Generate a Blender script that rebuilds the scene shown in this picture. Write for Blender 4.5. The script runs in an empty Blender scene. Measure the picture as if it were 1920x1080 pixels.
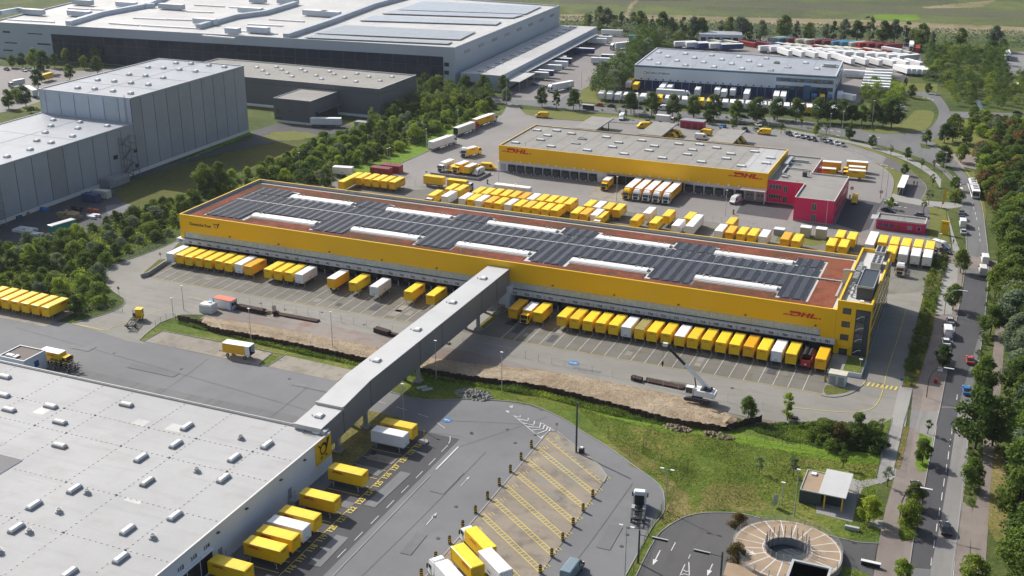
import bpy,math,random
from mathutils import Vector,noise
R = math.radians
rnd = random.Random(7)
sc = bpy.context.scene
col = sc.collection
# ------------------------------------------------------------------ camera
CAMH = 120.0
PITCH,YAW,FPX = R(21.12),R(23.2),2198.5          # focal length in pixels of a 1920 wide frame
cd = bpy.data.cameras.new('camera'); cam = bpy.data.objects.new('camera',cd); col.objects.link(cam)
cam.location = (0,0,CAMH); cam.rotation_euler = (math.pi/2 - PITCH,0,YAW)
cd.sensor_width = 36; cd.lens = FPX/1920*36; cd.clip_start = 1; cd.clip_end = 6000
sc.camera = cam
# ------------------------------------------------------------------ light
SUN_EL = R(38); SUN_DIR = Vector((-0.922,0.386,0)).normalized()
world = bpy.data.worlds.new('World'); sc.world = world; world.use_nodes = True
wn = world.node_tree.nodes; wl = world.node_tree.links
sky = wn.new('ShaderNodeTexSky'); sky.sky_type = 'NISHITA'; sky.sun_disc = False
sky.sun_elevation = SUN_EL; sky.sun_rotation = math.atan2(SUN_DIR.x,SUN_DIR.y)
sky.air_density = 1.0; sky.dust_density = 3.0; sky.ozone_density = 1.0; sky.altitude = 100
bg = wn['Background']; hs = wn.new('ShaderNodeHueSaturation'); hs.inputs['Saturation'].default_value = .92     # sky colour slightly desaturated to whiten its fill light
wl.new(sky.outputs[0],hs.inputs['Color']); wl.new(hs.outputs[0],bg.inputs[0]); bg.inputs[1].default_value = 0.125
sd = bpy.data.lights.new('sun','SUN'); sun = bpy.data.objects.new('sun',sd); col.objects.link(sun)
sd.energy = 4.9; sd.angle = R(0.9); sd.color = (1.0,0.97,0.92)
dv = Vector((SUN_DIR.x*math.cos(SUN_EL),SUN_DIR.y*math.cos(SUN_EL),math.sin(SUN_EL)))
sun.rotation_euler = dv.to_track_quat('Z','Y').to_euler(); sun.location = (0,0,300)
sc.view_settings.view_transform = 'Standard'; sc.view_settings.look = 'None'
sc.view_settings.exposure = 0.22; sc.view_settings.gamma = 1.0; sc.view_settings.use_curve_mapping = False
sc.render.engine = 'CYCLES'
sc.cycles.max_bounces = 5; sc.cycles.diffuse_bounces = 3; sc.cycles.glossy_bounces = 2
sc.cycles.transmission_bounces = 2; sc.cycles.transparent_max_bounces = 6; sc.cycles.volume_bounces = 0
sc.cycles.caustics_reflective = False; sc.cycles.caustics_refractive = False
sc.cycles.use_adaptive_sampling = True; sc.cycles.adaptive_threshold = 0.02
sc.cycles.use_denoising = True
# ------------------------------------------------------------------ pixel of the photograph -> point of the place
_cp,_sp,_cy,_sy = math.cos(PITCH),math.sin(PITCH),math.cos(YAW),math.sin(YAW)
def ray(px,py):
    a = (px-960)/FPX; b = -(py-540)/FPX
    x,y,z = a,_cp+b*_sp,-_sp+b*_cp
    return Vector((x*_cy - y*_sy,x*_sy + y*_cy,z))
def at(px,py,z=0.0):
    d = ray(px,py); t = (z-CAMH)/d.z
    return Vector((d.x*t,d.y*t,z))
def on_y(px,py,Y):
    d = ray(px,py); t = Y/d.y
    return Vector((d.x*t,Y,CAMH+d.z*t))
def on_x(px,py,X):
    d = ray(px,py); t = X/d.x
    return Vector((X,d.y*t,CAMH+d.z*t))
def K(x0,y0,k):                                      # reads points off an enlarged crop
    return lambda X,Y,z=0.0: at(x0+X/k,y0+Y/k,z)
# ------------------------------------------------------------------ materials
def _lin(c):
    return tuple(((v/12.92) if v <= .04045 else ((v+.055)/1.055)**2.4) for v in c)
def newmat(name):
    m = bpy.data.materials.new(name); m.use_nodes = True
    nt = m.node_tree; return m,nt,nt.nodes['Principled BSDF']
def coords(nt,world_space=True,scale=(1,1,1),rot=0.0):
    if world_space: src = nt.nodes.new('ShaderNodeNewGeometry').outputs['Position']
    else: src = nt.nodes.new('ShaderNodeTexCoord').outputs['Object']
    mp = nt.nodes.new('ShaderNodeMapping'); mp.inputs['Scale'].default_value = scale
    mp.inputs['Rotation'].default_value = (0,0,rot); nt.links.new(src,mp.inputs['Vector'])
    return mp.outputs[0]
def nz(nt,vec,scale,detail=4,rough=.55):
    n = nt.nodes.new('ShaderNodeTexNoise'); n.inputs['Scale'].default_value = scale
    n.inputs['Detail'].default_value = detail; n.inputs['Roughness'].default_value = rough
    nt.links.new(vec,n.inputs['Vector']); return n.outputs['Fac']
def ramp(nt,fac,stops):
    r = nt.nodes.new('ShaderNodeValToRGB'); e = r.color_ramp.elements
    while len(e) < len(stops): e.new(0.5)
    for el,(p,c) in zip(e,stops):
        el.position = p; el.color = (c if len(c) == 4 else (*c,1)) if isinstance(c,tuple) else (c,c,c,1)
    nt.links.new(fac,r.inputs[0]); return r.outputs[0]
def mix(nt,fac,a,b,mode='MIX'):
    m = nt.nodes.new('ShaderNodeMix'); m.data_type = 'RGBA'; m.blend_type = mode
    for sock,v in ((m.inputs[0],fac),(m.inputs[6],a),(m.inputs[7],b)):
        if isinstance(v,(int,float)): sock.default_value = v
        elif isinstance(v,tuple): sock.default_value = v if len(v) == 4 else (*v,1)
        else: nt.links.new(v,sock)
    return m.outputs[2]
def mathn(nt,op,a,b=None):
    m = nt.nodes.new('ShaderNodeMath'); m.operation = op
    for s,v in ((m.inputs[0],a),(m.inputs[1],b)):
        if v is None: continue
        if isinstance(v,(int,float)): s.default_value = v
        else: nt.links.new(v,s)
    return m.outputs[0]
def bump(nt,bs,h,strength=.3,dist=.05):
    b = nt.nodes.new('ShaderNodeBump'); b.inputs['Strength'].default_value = strength
    b.inputs['Distance'].default_value = dist; nt.links.new(h,b.inputs['Height'])
    nt.links.new(b.outputs[0],bs.inputs['Normal'])
def sc3(c,k): return tuple(min(1,v*k) for v in c)
def paint(name,c,rough=.45,var=.08,metal=0.0,spec=.4,dirt=.12,ws=False,nscale=.9):
    """painted or coated surface: faint blotches, grime"""
    m,nt,b = newmat(name); v = coords(nt,ws)
    n = nz(nt,v,nscale,5,.6)
    cc = ramp(nt,n,[(.25,sc3(c,1-var-dirt*.5)),(.55,c),(.85,sc3(c,1+var*.6))])
    oi = nt.nodes.new('ShaderNodeObjectInfo')
    f = ramp(nt,oi.outputs['Random'],[(0,(.84,.82,.78)),(.3,(.97,.97,.96)),(1,(1.05,1.04,1.03))])
    cc = mix(nt,1.0,cc,f,'MULTIPLY') if not ws else cc
    nt.links.new(cc,b.inputs['Base Color']); b.inputs['Roughness'].default_value = rough
    b.inputs['Metallic'].default_value = metal; b.inputs['Specular IOR Level'].default_value = spec
    return m
def pave(name,c,var=.2,stain=.3,streak=.12,rough=.85,fine=.10,big=.035,tint=None,stretch=(1,.12),bumpy=.15):
    """asphalt or concrete: wide patches, stains, wheel streaks, grain"""
    m,nt,b = newmat(name); v = coords(nt)
    n1 = nz(nt,v,big,4,.6); n2 = nz(nt,v,.22,6,.65); n3 = nz(nt,v,5.0,3,.7)
    vs = coords(nt,True,(stretch[0],stretch[1],1)); n4 = nz(nt,vs,.55,4,.6)
    c2 = tint or sc3(c,1-stain*.6)
    cc = mix(nt,ramp(nt,n1,[(.38,0.0),(.62,1.0)]),sc3(c,1+var*.3),sc3(c,1-var*.6))
    cc = mix(nt,ramp(nt,n2,[(.50,0.0),(.70,stain*1.6 if stain*1.6 < 1 else 1.0)]),cc,c2)
    cc = mix(nt,ramp(nt,n4,[(.52,0.0),(.75,streak*2)]),cc,sc3(c,.62))
    g = ramp(nt,n3,[(.3,(1-fine,)*3),(.7,(1+fine*.0,)*3)])
    cc = mix(nt,1.0,cc,g,'MULTIPLY')
    nt.links.new(cc,b.inputs['Base Color']); b.inputs['Roughness'].default_value = rough
    b.inputs['Specular IOR Level'].default_value = .3
    bump(nt,b,n3,bumpy,.03)
    return m
def grassy(name,stops,scale=.05,fine=1.6,clump=.35,bstr=.7,bdist=.5):
    m,nt,b = newmat(name); v = coords(nt)
    n1 = nz(nt,v,scale,6,.62); n2 = nz(nt,v,clump,5,.65); n3 = nz(nt,v,fine,4,.7)
    f = mathn(nt,'ADD',mathn(nt,'MULTIPLY',n1,.5),mathn(nt,'ADD',mathn(nt,'MULTIPLY',n2,.32),mathn(nt,'MULTIPLY',n3,.18)))
    cc = ramp(nt,f,stops)
    sh = ramp(nt,n3,[(.3,.62),(.62,1.0)])
    cc = mix(nt,1.0,cc,sh,'MULTIPLY')
    nt.links.new(cc,b.inputs['Base Color']); b.inputs['Roughness'].default_value = .95
    b.inputs['Specular IOR Level'].default_value = .15
    bump(nt,b,mathn(nt,'ADD',n2,mathn(nt,'MULTIPLY',n3,.6)),bstr,bdist)
    return m
def leaf(name,c1,c2,c3):
    m,nt,b = newmat(name)
    v = coords(nt,False); n = nz(nt,v,.55,3,.6); n2 = nz(nt,v,3.1,2,.5)
    f = mathn(nt,'ADD',mathn(nt,'MULTIPLY',n,.65),mathn(nt,'MULTIPLY',n2,.35))
    cc = ramp(nt,f,[(.32,c1),(.5,c2),(.68,c3)])
    oi = nt.nodes.new('ShaderNodeObjectInfo')
    k = ramp(nt,oi.outputs['Random'],[(0,(.72,.78,.8)),(.5,(1,1,1)),(1,(1.35,1.2,.95))])
    cc = mix(nt,1.0,cc,k,'MULTIPLY')
    nt.links.new(cc,b.inputs['Base Color']); b.inputs['Roughness'].default_value = .7
    b.inputs['Specular IOR Level'].default_value = .2
    tr = nt.nodes.new('ShaderNodeBsdfTranslucent'); nt.links.new(cc,tr.inputs[0])
    mx = nt.nodes.new('ShaderNodeMixShader'); mx.inputs[0].default_value = .45
    nt.links.new(b.outputs[0],mx.inputs[1]); nt.links.new(tr.outputs[0],mx.inputs[2])
    nt.links.new(mx.outputs[0],nt.nodes['Material Output'].inputs[0])
    return m
M = {}
M['asphalt'] = pave('asphalt',(.172,.172,.174),.18,.22,.14,stretch=(.3,.3))
M['asphalt_road'] = pave('asphalt_road',(0.157,0.155,0.153),.2,.2,.3,stretch=(1,.06))
M['asphalt_dark'] = pave('asphalt_dark',(0.076,0.074,0.078),.2,.2,.2)
M['asphalt_old'] = pave('asphalt_old',(0.224,0.216,0.204),.22,.25,.25,stretch=(1,.06))
M['asphalt_ramp'] = pave('asphalt_ramp',(0.094,0.091,0.09),.25,.2,.2)
M['concrete_apron'] = pave('concrete_apron',(0.24,0.228,0.2),.2,.4,.25,tint=(0.2,0.184,0.144),stretch=(.12,1))
M['concrete_bay'] = pave('concrete_bay',(0.168,0.156,0.129),.3,.55,.25,tint=(0.124,0.104,0.068))
M['concrete_strip'] = pave('concrete_strip',(0.281,0.25,0.203),.25,.5,.3,tint=(0.136,0.112,0.08))
M['concrete_path'] = pave('concrete_path',(0.296,0.284,0.264),.15,.25,.1)
M['paver_lot'] = pave('paver_lot',(0.24,0.224,0.208),.16,.2,.14,stretch=(1,1))
M['paver_old'] = pave('paver_old',(0.183,0.176,0.148),.3,.5,.2,tint=(0.112,0.104,0.08))
M['paver_far'] = pave('paver_far',(0.232,0.21,0.2),.16,.25,.2)
M['brick_path'] = pave('brick_path',(0.23,0.193,0.168),.25,.35,.25,tint=(0.152,0.124,0.104))
M['brick_dark'] = pave('brick_dark',(0.124,0.114,0.112),.2,.3,.15)
M['site_ground'] = pave('site_ground',(0.23,0.2,0.174),.35,.9,.35,tint=(0.216,0.124,0.092),stretch=(.1,1))
M['island'] = pave('island',(.285,.24,.185),.3,.7,.3,tint=(0.144,0.12,0.1),stretch=(.25,1))
M['yard_dark'] = pave('yard_dark',(.075,.072,.075),.25,.3,.3)
M['gravel'] = pave('gravel',(.16,.16,.165),.3,.5,.0,bumpy=.8)
M['dirt'] = grassy('dirt',[(.3,(.20,.14,.09)),(.46,(.37,.285,.19)),(.58,(.50,.40,.28)),(.75,(.40,.33,.22))],.12,2.6,.6,1.0,.8)
M['sand_track'] = grassy('sand_track',[(.35,(.12,.13,.045)),(.5,(.27,.22,.13)),(.7,(.32,.26,.17))],.02,.9,.1,.3,.3)
M['grass_ground'] = grassy('grass_ground',[(.3,(0.039,0.062,0.016)),(.45,(0.067,0.095,0.022)),(.56,(0.112,0.129,0.036)),(.68,(0.168,0.157,0.054)),(.8,(0.101,0.134,0.034))],.03)
M['grass_lawn'] = grassy('grass_lawn',[(.34,(0.05,0.09,0.013)),(.43,(0.084,0.129,0.018)),(.50,(0.129,0.168,0.027)),(.57,(0.213,0.202,0.05)),(.66,(0.358,0.291,0.134))],.06)
M['grass_fresh'] = grassy('grass_fresh',[(.3,(0.078,0.146,0.016)),(.5,(0.146,0.235,0.022)),(.7,(0.213,0.291,0.039))],.05)
M['grass_dry'] = grassy('grass_dry',[(.3,(.09,.10,.025)),(.48,(.17,.155,.045)),(.6,(.27,.21,.09)),(.75,(.36,.29,.17))],.06)
M['grass_olive'] = grassy('grass_olive',[(.3,(.06,.08,.018)),(.5,(.12,.125,.03)),(.7,(.175,.15,.045))],.04)
M['grass_mown'] = grassy('grass_mown',[(.3,(.11,.13,.032)),(.5,(.16,.17,.045)),(.7,(.21,.19,.065))],.05,bstr=.3)
M['undergrowth'] = grassy('undergrowth',[(.3,(0.039,0.062,0.015)),(.5,(0.073,0.106,0.022)),(.7,(0.123,0.162,0.034))],.05,1.2,.3,1,.8)
M['heath'] = grassy('heath',[(.3,(.055,.06,.038)),(.45,(.085,.10,.045)),(.58,(.13,.155,.045)),(.72,(.20,.175,.085))],.008,.5,.05,.3,.5)
M['heath_dark'] = grassy('heath_dark',[(.3,(.075,.072,.05)),(.5,(.10,.105,.06)),(.7,(.12,.13,.045))],.01,.6,.06,.3,.5)
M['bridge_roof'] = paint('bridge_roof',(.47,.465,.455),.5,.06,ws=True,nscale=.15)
M['water'] = paint('water',(.05,.07,.07),.12,ws=True)
M['line_white'] = pave('line_white',(.62,.61,.58),.2,.5,.1,tint=(0.288,0.28,0.264))
M['line_yellow'] = pave('line_yellow',(.66,.52,.11),.15,.3,.08,tint=(0.288,0.24,0.096))
M['kerb'] = pave('kerb',(0.306,0.293,0.272),.2,.3,0)
M['blue_mark'] = paint('blue_mark',(.03,.16,.38),.7,ws=True)
M['yellow'] = paint('yellow',(.83,.515,.0055),.42,.05)
M['amber'] = paint('amber',(.80,.42,.012),.42,.05)
M['yellow_roof'] = paint('yellow_roof',(.86,.60,.03),.45,.08,dirt=.25)
M['olive_roof'] = paint('olive_roof',(.30,.25,.08),.6,.2,dirt=.4)
M['wall_yellow'] = paint('wall_yellow',(.86,.49,.001),.4,.03,ws=True,dirt=.05,nscale=.06)
M['white_body'] = paint('white_body',(.76,.76,.76),.4,.05)
M['white_roof'] = paint('white_roof',(.80,.80,.79),.45,.06,dirt=.2)
M['cream'] = paint('cream',(.58,.56,.46),.5,.08,dirt=.3)
M['red_box'] = paint('red_box',(.38,.045,.035),.5,.1,dirt=.3)
M['maroon'] = paint('maroon',(.22,.035,.04),.5,.1,dirt=.3)
M['blue_box'] = paint('blue_box',(.10,.27,.42),.5,.1,dirt=.3)
M['navy'] = paint('navy',(.025,.055,.16),.5,.1)
M['teal'] = paint('teal',(.05,.30,.27),.5,.1)
M['black'] = paint('black',(.018,.018,.02),.5,.1)
M['tyre'] = paint('tyre',(.022,.022,.023),.8,.1)
M['steel'] = paint('steel',(.32,.33,.34),.45,.08,.3)
M['galv'] = paint('galv',(.42,.43,.43),.5,.08,.2)
M['dark_steel'] = paint('dark_steel',(.06,.065,.07),.5,.1)
M['rust'] = paint('rust',(.050,.025,.018),.85,.3,dirt=.5,ws=True,nscale=.6)
M['glass_navy'] = paint('glass_navy',(.012,.020,.042),.15,.3,spec=.4,ws=True,nscale=.15)
M['glass'] = paint('glass',(.018,.024,.03),.08,.02,spec=.8)
M['glass_blue'] = paint('glass_blue',(.03,.10,.20),.12,.02,spec=.8)
M['glass_grey'] = paint('glass_grey',(.05,.06,.07),.12,.15,spec=.8)
M['red_text'] = paint('red_text',(.55,.012,.015),.5,.02)
M['black_text'] = paint('black_text',(.012,.012,.012),.5,.02)
M['grey_text'] = paint('grey_text',(.10,.10,.11),.5,.02)
M['blue_text'] = paint('blue_text',(.03,.15,.35),.5,.02)
M['magenta'] = paint('magenta',(.60,.014,.11),.45,.03,ws=True,dirt=.04,nscale=.08)
M['roof_gravel'] = pave('roof_gravel',(0.288,0.272,0.244),.18,.35,.25,tint=(0.216,0.2,0.172),stretch=(.25,1),fine=.15)
M['roof_white'] = pave('roof_white',(.405,.40,.392),.14,.3,.16,tint=(0.344,0.328,0.304),stretch=(.12,1),fine=.04,bumpy=.05)
M['roof_grey'] = pave('roof_grey',(0.336,0.352,0.376),.15,.3,.12,rough=.42,tint=(0.24,0.248,0.264))
M['roof_shiny'] = pave('roof_shiny',(0.51,0.497,0.472),.15,.3,.12,rough=.5,tint=(0.336,0.32,0.288))
M['asphalt_patch'] = pave('asphalt_patch',(.155,.155,.158),.2,.3,.2)
M['asphalt_worn'] = pave('asphalt_worn',(.18,.18,.18),.2,.3,.2)
M['roof_dark'] = pave('roof_dark',(.165,.14,.12),.2,.3,.1)
M['sedum'] = grassy('sedum',[(.38,(.075,.065,.028)),(.45,(.12,.06,.032)),(.51,(.19,.06,.034)),(.57,(.26,.085,.048)),(.65,(.15,.105,.05))],.06,2.4,.4,.9,.25)
M['roof_border'] = pave('roof_border',(.55,.53,.50),.15,.3,.1)
M['wall_white'] = paint('wall_white',(.62,.65,.70),.5,.05,ws=True,nscale=.1)
M['wall_grey'] = paint('wall_grey',(.31,.33,.365),.42,.05,nscale=.15)
M['wall_grey_light'] = paint('wall_grey_light',(.47,.52,.58),.42,.05,nscale=.15)
M['wall_far'] = paint('wall_far',(.44,.47,.52),.5,.05,ws=True,nscale=.04)
M['wall_lmo'] = paint('wall_lmo',(.56,.61,.66),.5,.04,ws=True,nscale=.05)
M['wall_dark'] = paint('wall_dark',(.125,.13,.145),.45,.08,ws=True,nscale=.08)
M['wall_anthracite'] = paint('wall_anthracite',(.045,.055,.065),.45,.08,ws=True)
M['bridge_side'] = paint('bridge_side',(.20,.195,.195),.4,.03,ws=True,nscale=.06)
M['metal_wave'] = paint('metal_wave',(.50,.54,.50),.4,.16,.1,ws=True,nscale=.9)
M['canopy_panel'] = paint('canopy_panel',(.60,.60,.59),.5,.06,ws=True)
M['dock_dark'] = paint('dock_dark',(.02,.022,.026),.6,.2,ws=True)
M['fascia_blue'] = paint('fascia_blue',(.05,.14,.22),.5,.1,ws=True)
M['dock_blue'] = paint('dock_blue',(.018,.05,.15),.5,.1,ws=True)
M['pv_dark'] = paint('pv_dark',(.022,.023,.032),.35,.08,spec=.3)
M['pv_frame'] = paint('pv_frame',(.20,.20,.21),.4,.05,.3)
M['timber'] = paint('timber',(.34,.24,.14),.8,.2)
M['brown_sheet'] = paint('brown_sheet',(.31,.225,.145),.75,.12,ws=True,nscale=.4)
M['red_light'] = paint('red_light',(.5,.02,.02),.3)
M['orange_roof'] = paint('orange_roof',(.75,.16,.08),.5)
M['white_plastic'] = paint('white_plastic',(.68,.68,.66),.6)
M['rubble'] = paint('rubble',(.25,.24,.22),.9,.3)
M['bark'] = paint('bark',(.09,.07,.055),.9,.2)
M['leaf_dark'] = leaf('leaf_dark',(0.051,0.084,0.017),(0.101,0.154,0.028),(0.175,0.238,0.045))
M['leaf_mid'] = leaf('leaf_mid',(0.072,0.12,0.018),(0.154,0.222,0.033),(0.267,0.337,0.056))
M['leaf_light'] = leaf('leaf_light',(0.14,0.197,0.023),(0.267,0.358,0.043),(0.421,0.505,0.077))
M['leaf_grey'] = leaf('leaf_grey',(0.098,0.138,0.072),(0.183,0.231,0.127),(0.294,0.351,0.21))
M['leaf_rust'] = leaf('leaf_rust',(.07,.06,.02),(.15,.11,.035),(.25,.17,.05))
M['skin'] = paint('skin',(.45,.28,.2),.6)
M['cloth_dark'] = paint('cloth_dark',(.03,.03,.04),.9)
M['cloth_light'] = paint('cloth_light',(.5,.5,.5),.9)
for n_,c_ in (('car_black',(.015,.016,.018)),('car_white',(.72,.72,.72)),('car_grey',(.16,.17,.18)),('car_silver',(.45,.46,.48)),
               ('car_blue',(.03,.16,.42)),('car_red',(.42,.05,.02)),('car_navy',(.02,.03,.07)),('car_steel',(.20,.27,.31))):
    M[n_] = paint(n_,c_,.28,.02,spec=.6)
# ------------------------------------------------------------------ building meshes
class MB:
    def __init__(s): s.v = []; s.f = []; s.m = []; s.mats = []
    def mi(s,m):
        if m not in s.mats: s.mats.append(m)
        return s.mats.index(m)
    def face(s,pts,m):
        i = len(s.v); s.v += [tuple(p) for p in pts]; s.f.append(tuple(range(i,i+len(pts)))); s.m.append(s.mi(m)); return s
    def box(s,x0,x1,y0,y1,z0,z1,m,top=None,skip=''):
        i = len(s.v); t = s.mi(top or m); k = s.mi(m)
        s.v += [(x0,y0,z0),(x1,y0,z0),(x1,y1,z0),(x0,y1,z0),(x0,y0,z1),(x1,y0,z1),(x1,y1,z1),(x0,y1,z1)]
        for nm,fc,mm in (('b',(3,2,1,0),k),('t',(4,5,6,7),t),('f',(0,1,5,4),k),('r',(1,2,6,5),k),('k',(2,3,7,6),k),('l',(3,0,4,7),k)):
            if nm in skip: continue
            s.f.append(tuple(i+j for j in fc)); s.m.append(mm)
        return s
    def beam(s,p,q,w,h,m,up=(0,0,1)):
        """bar from p to q, w wide, h high, centred"""
        p = Vector(p); q = Vector(q); d = (q-p).normalized(); u = Vector(up)
        sd_ = d.cross(u); sd_ = sd_.normalized() if sd_.length > 1e-5 else Vector((1,0,0)); u = sd_.cross(d)
        i = len(s.v); k = s.mi(m)
        for c in (p,q):
            for a,b in ((-1,-1),(1,-1),(1,1),(-1,1)): s.v.append(tuple(c+sd_*a*w/2+u*b*h/2))
        for fc in ((0,1,2,3),(7,6,5,4),(0,4,5,1),(1,5,6,2),(2,6,7,3),(3,7,4,0)):
            s.f.append(tuple(i+j for j in fc)); s.m.append(k)
        return s
    def cyl(s,p,q,r0,r1,n,m,cap=True):
        p = Vector(p); q = Vector(q); d = (q-p).normalized()
        a = d.orthogonal().normalized(); b = d.cross(a); i = len(s.v); k = s.mi(m)
        for c,r in ((p,r0),(q,r1)):
            for j in range(n):
                t = 2*math.pi*j/n; s.v.append(tuple(c+(a*math.cos(t)+b*math.sin(t))*r))
        for j in range(n):
            s.f.append((i+j,i+(j+1) % n,i+n+(j+1) % n,i+n+j)); s.m.append(k)
        if cap:
            s.f.append(tuple(i+n+j for j in range(n))); s.m.append(k)
            s.f.append(tuple(i+n-1-j for j in range(n))); s.m.append(k)
        return s
    def prism(s,poly,z0,z1,m,top=None,bottom=False):
        """vertical walls over a plan polygon (any winding) with a top"""
        P = [(p[0],p[1]) for p in poly]
        if sum(P[i][0]*P[(i+1) % len(P)][1]-P[(i+1) % len(P)][0]*P[i][1] for i in range(len(P))) < 0: P = P[::-1]
        n = len(P); i = len(s.v); k = s.mi(m); t = s.mi(top or m)
        s.v += [(x,y,z0) for x,y in P] + [(x,y,z1) for x,y in P]
        for j in range(n):
            s.f.append((i+j,i+(j+1) % n,i+n+(j+1) % n,i+n+j)); s.m.append(k)
        s.f.append(tuple(i+n+j for j in range(n))); s.m.append(t)
        if bottom: s.f.append(tuple(i+n-1-j for j in range(n))); s.m.append(k)
        return s
    def loft(s,rings,m,cap=True):
        """rings: lists of points of equal count, closed"""
        i = len(s.v); n = len(rings[0]); k = s.mi(m)
        for r in rings: s.v += [tuple(p) for p in r]
        for a in range(len(rings)-1):
            for j in range(n):
                s.f.append((i+a*n+j,i+a*n+(j+1) % n,i+(a+1)*n+(j+1) % n,i+(a+1)*n+j)); s.m.append(k)
        if cap:
            s.f.append(tuple(i+n-1-j for j in range(n))); s.m.append(k)
            s.f.append(tuple(i+(len(rings)-1)*n+j for j in range(n))); s.m.append(k)
        return s
    def mesh(s,name):
        me = bpy.data.meshes.new(name); me.from_pydata(s.v,[],s.f)
        for m in s.mats: me.materials.append(M[m])
        me.polygons.foreach_set('material_index',s.m); me.update()
        return me
    def build(s,name,parent=None,loc=None,rz=0.0,smooth=False):
        me = s.mesh(name)
        if smooth: me.polygons.foreach_set('use_smooth',[True]*len(me.polygons))
        return link(name,me,parent,loc,rz)
def link(name,data,parent=None,loc=None,rz=0.0):
    o = bpy.data.objects.new(name,data); col.objects.link(o)
    if parent is not None: o.parent = parent; KIDS.setdefault(parent.name,[]).append(o)
    if loc is not None: o.location = loc
    if rz: o.rotation_euler = (0,0,rz)
    return o
KIDS = {}
def empty(name,label=None,cat=None,group=None,loc=(0,0,0),rz=0.0):
    o = link(name,None,None,loc,rz); o.empty_display_size = .5
    return tag(o,label,cat,group)
def tag(o,label=None,cat=None,group=None,kind=None):
    if label: o['label'] = label
    if cat: o['category'] = cat
    if group: o['group'] = group
    if kind: o['kind'] = kind
    return o
def copy_tree(o,parent=None):
    c = o.copy(); col.objects.link(c)
    if parent is not None: c.parent = parent; KIDS.setdefault(parent.name,[]).append(c)
    for k in list(KIDS.get(o.name,[])): copy_tree(k,c)
    return c
PROTO = {}
def place(kind,loc,rz,label,group=None,cat=None):
    """first use moves the thing itself, later uses copy it with its parts"""
    o,used = PROTO[kind]
    if used: o = copy_tree(o)
    else: PROTO[kind] = (o,True)
    o.location = loc; o.rotation_euler = (0,0,rz); o['label'] = label
    if group: o['group'] = group
    elif 'group' in o: del o['group']
    if cat: o['category'] = cat
    return o
ORD = ['first','second','third','fourth','fifth','sixth','seventh','eighth','ninth','tenth','eleventh','twelfth','thirteenth','fourteenth',
       'fifteenth','sixteenth','seventeenth','eighteenth','nineteenth','twentieth','twenty-first','twenty-second','twenty-third','twenty-fourth','twenty-fifth','twenty-sixth','twenty-seventh','twenty-eighth','twenty-ninth','thirtieth','thirty-first','thirty-second','thirty-third','thirty-fourth']
# text and logos as thin raised meshes -------------------------------------------------
_tc = {}
def text_mesh(txt,size,mat,bold=0.0,shear=0.0,extrude=.01,align='CENTER'):
    key = (txt,size,mat,bold,shear,align)
    if key in _tc: return _tc[key]
    cu = bpy.data.curves.new('lettering','FONT'); cu.body = txt; cu.size = size; cu.align_x = align; cu.align_y = 'CENTER'
    cu.extrude = extrude; cu.offset = bold; cu.shear = shear; cu.resolution_u = 2
    ob = bpy.data.objects.new('lettering',cu); col.objects.link(ob)
    me = bpy.data.meshes.new_from_object(ob); me.materials.clear(); me.materials.append(M[mat])
    bpy.data.objects.remove(ob); bpy.data.curves.remove(cu); _tc[key] = me
    return me
def dhl(w,mb=None,stripes=True,m='red_text',t=.02):
    """the red italic letters with the speed lines, w wide over all, in the local XZ plane, facing -Y, centred"""
    mb = mb or MB(); h = w*.136; s = .48
    def poly(pts):
        q = [((x*1.12+z*s)*h,-t,z*h) for x,z in pts]; b = [(x,0,z) for x,y,z in q]
        mb.face(q,m)
        for i in range(len(q)):
            j = (i+1) % len(q); mb.face([q[j],q[i],b[i],b[j]],m)
    # D: outer bar, bowl as separate convex pieces
    poly([(-2.35,.55),(-2.6,.95),(-1.0,.95),(-.55,.80),(-.50,.55)])
    poly([(-2.35,.0),(-1.95,.0),(-1.75,.42),(-2.15,.42)])
    poly([(-1.95,.0),(-1.0,.0),(-.90,.18),(-1.88,.18)])
    poly([(-1.0,.0),(-.62,.14),(-.50,.55),(-.90,.55)])
    # H
    poly([(-.40,.0),(.02,.0),(.02,.95),(-.40,.95)])
    poly([(.02,.38),(.55,.38),(.55,.60),(.02,.60)])
    poly([(.55,.0),(.97,.0),(.97,.95),(.55,.95)])
    # L
    poly([(1.12,.0),(2.45,.0),(2.35,.24),(1.12,.24)])
    poly([(1.12,.24),(1.54,.24),(1.54,.95),(1.12,.95)])
    if stripes:
        for k in range(3):
            z = .02+k*.10
            poly([(-3.3,z),(-2.45,z),(-2.42,z+.05),(-3.27,z+.05)]); poly([(2.6,z),(3.1-k*.1,z),(3.1-k*.1,z+.05),(2.57,z+.05)])
    return mb
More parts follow.
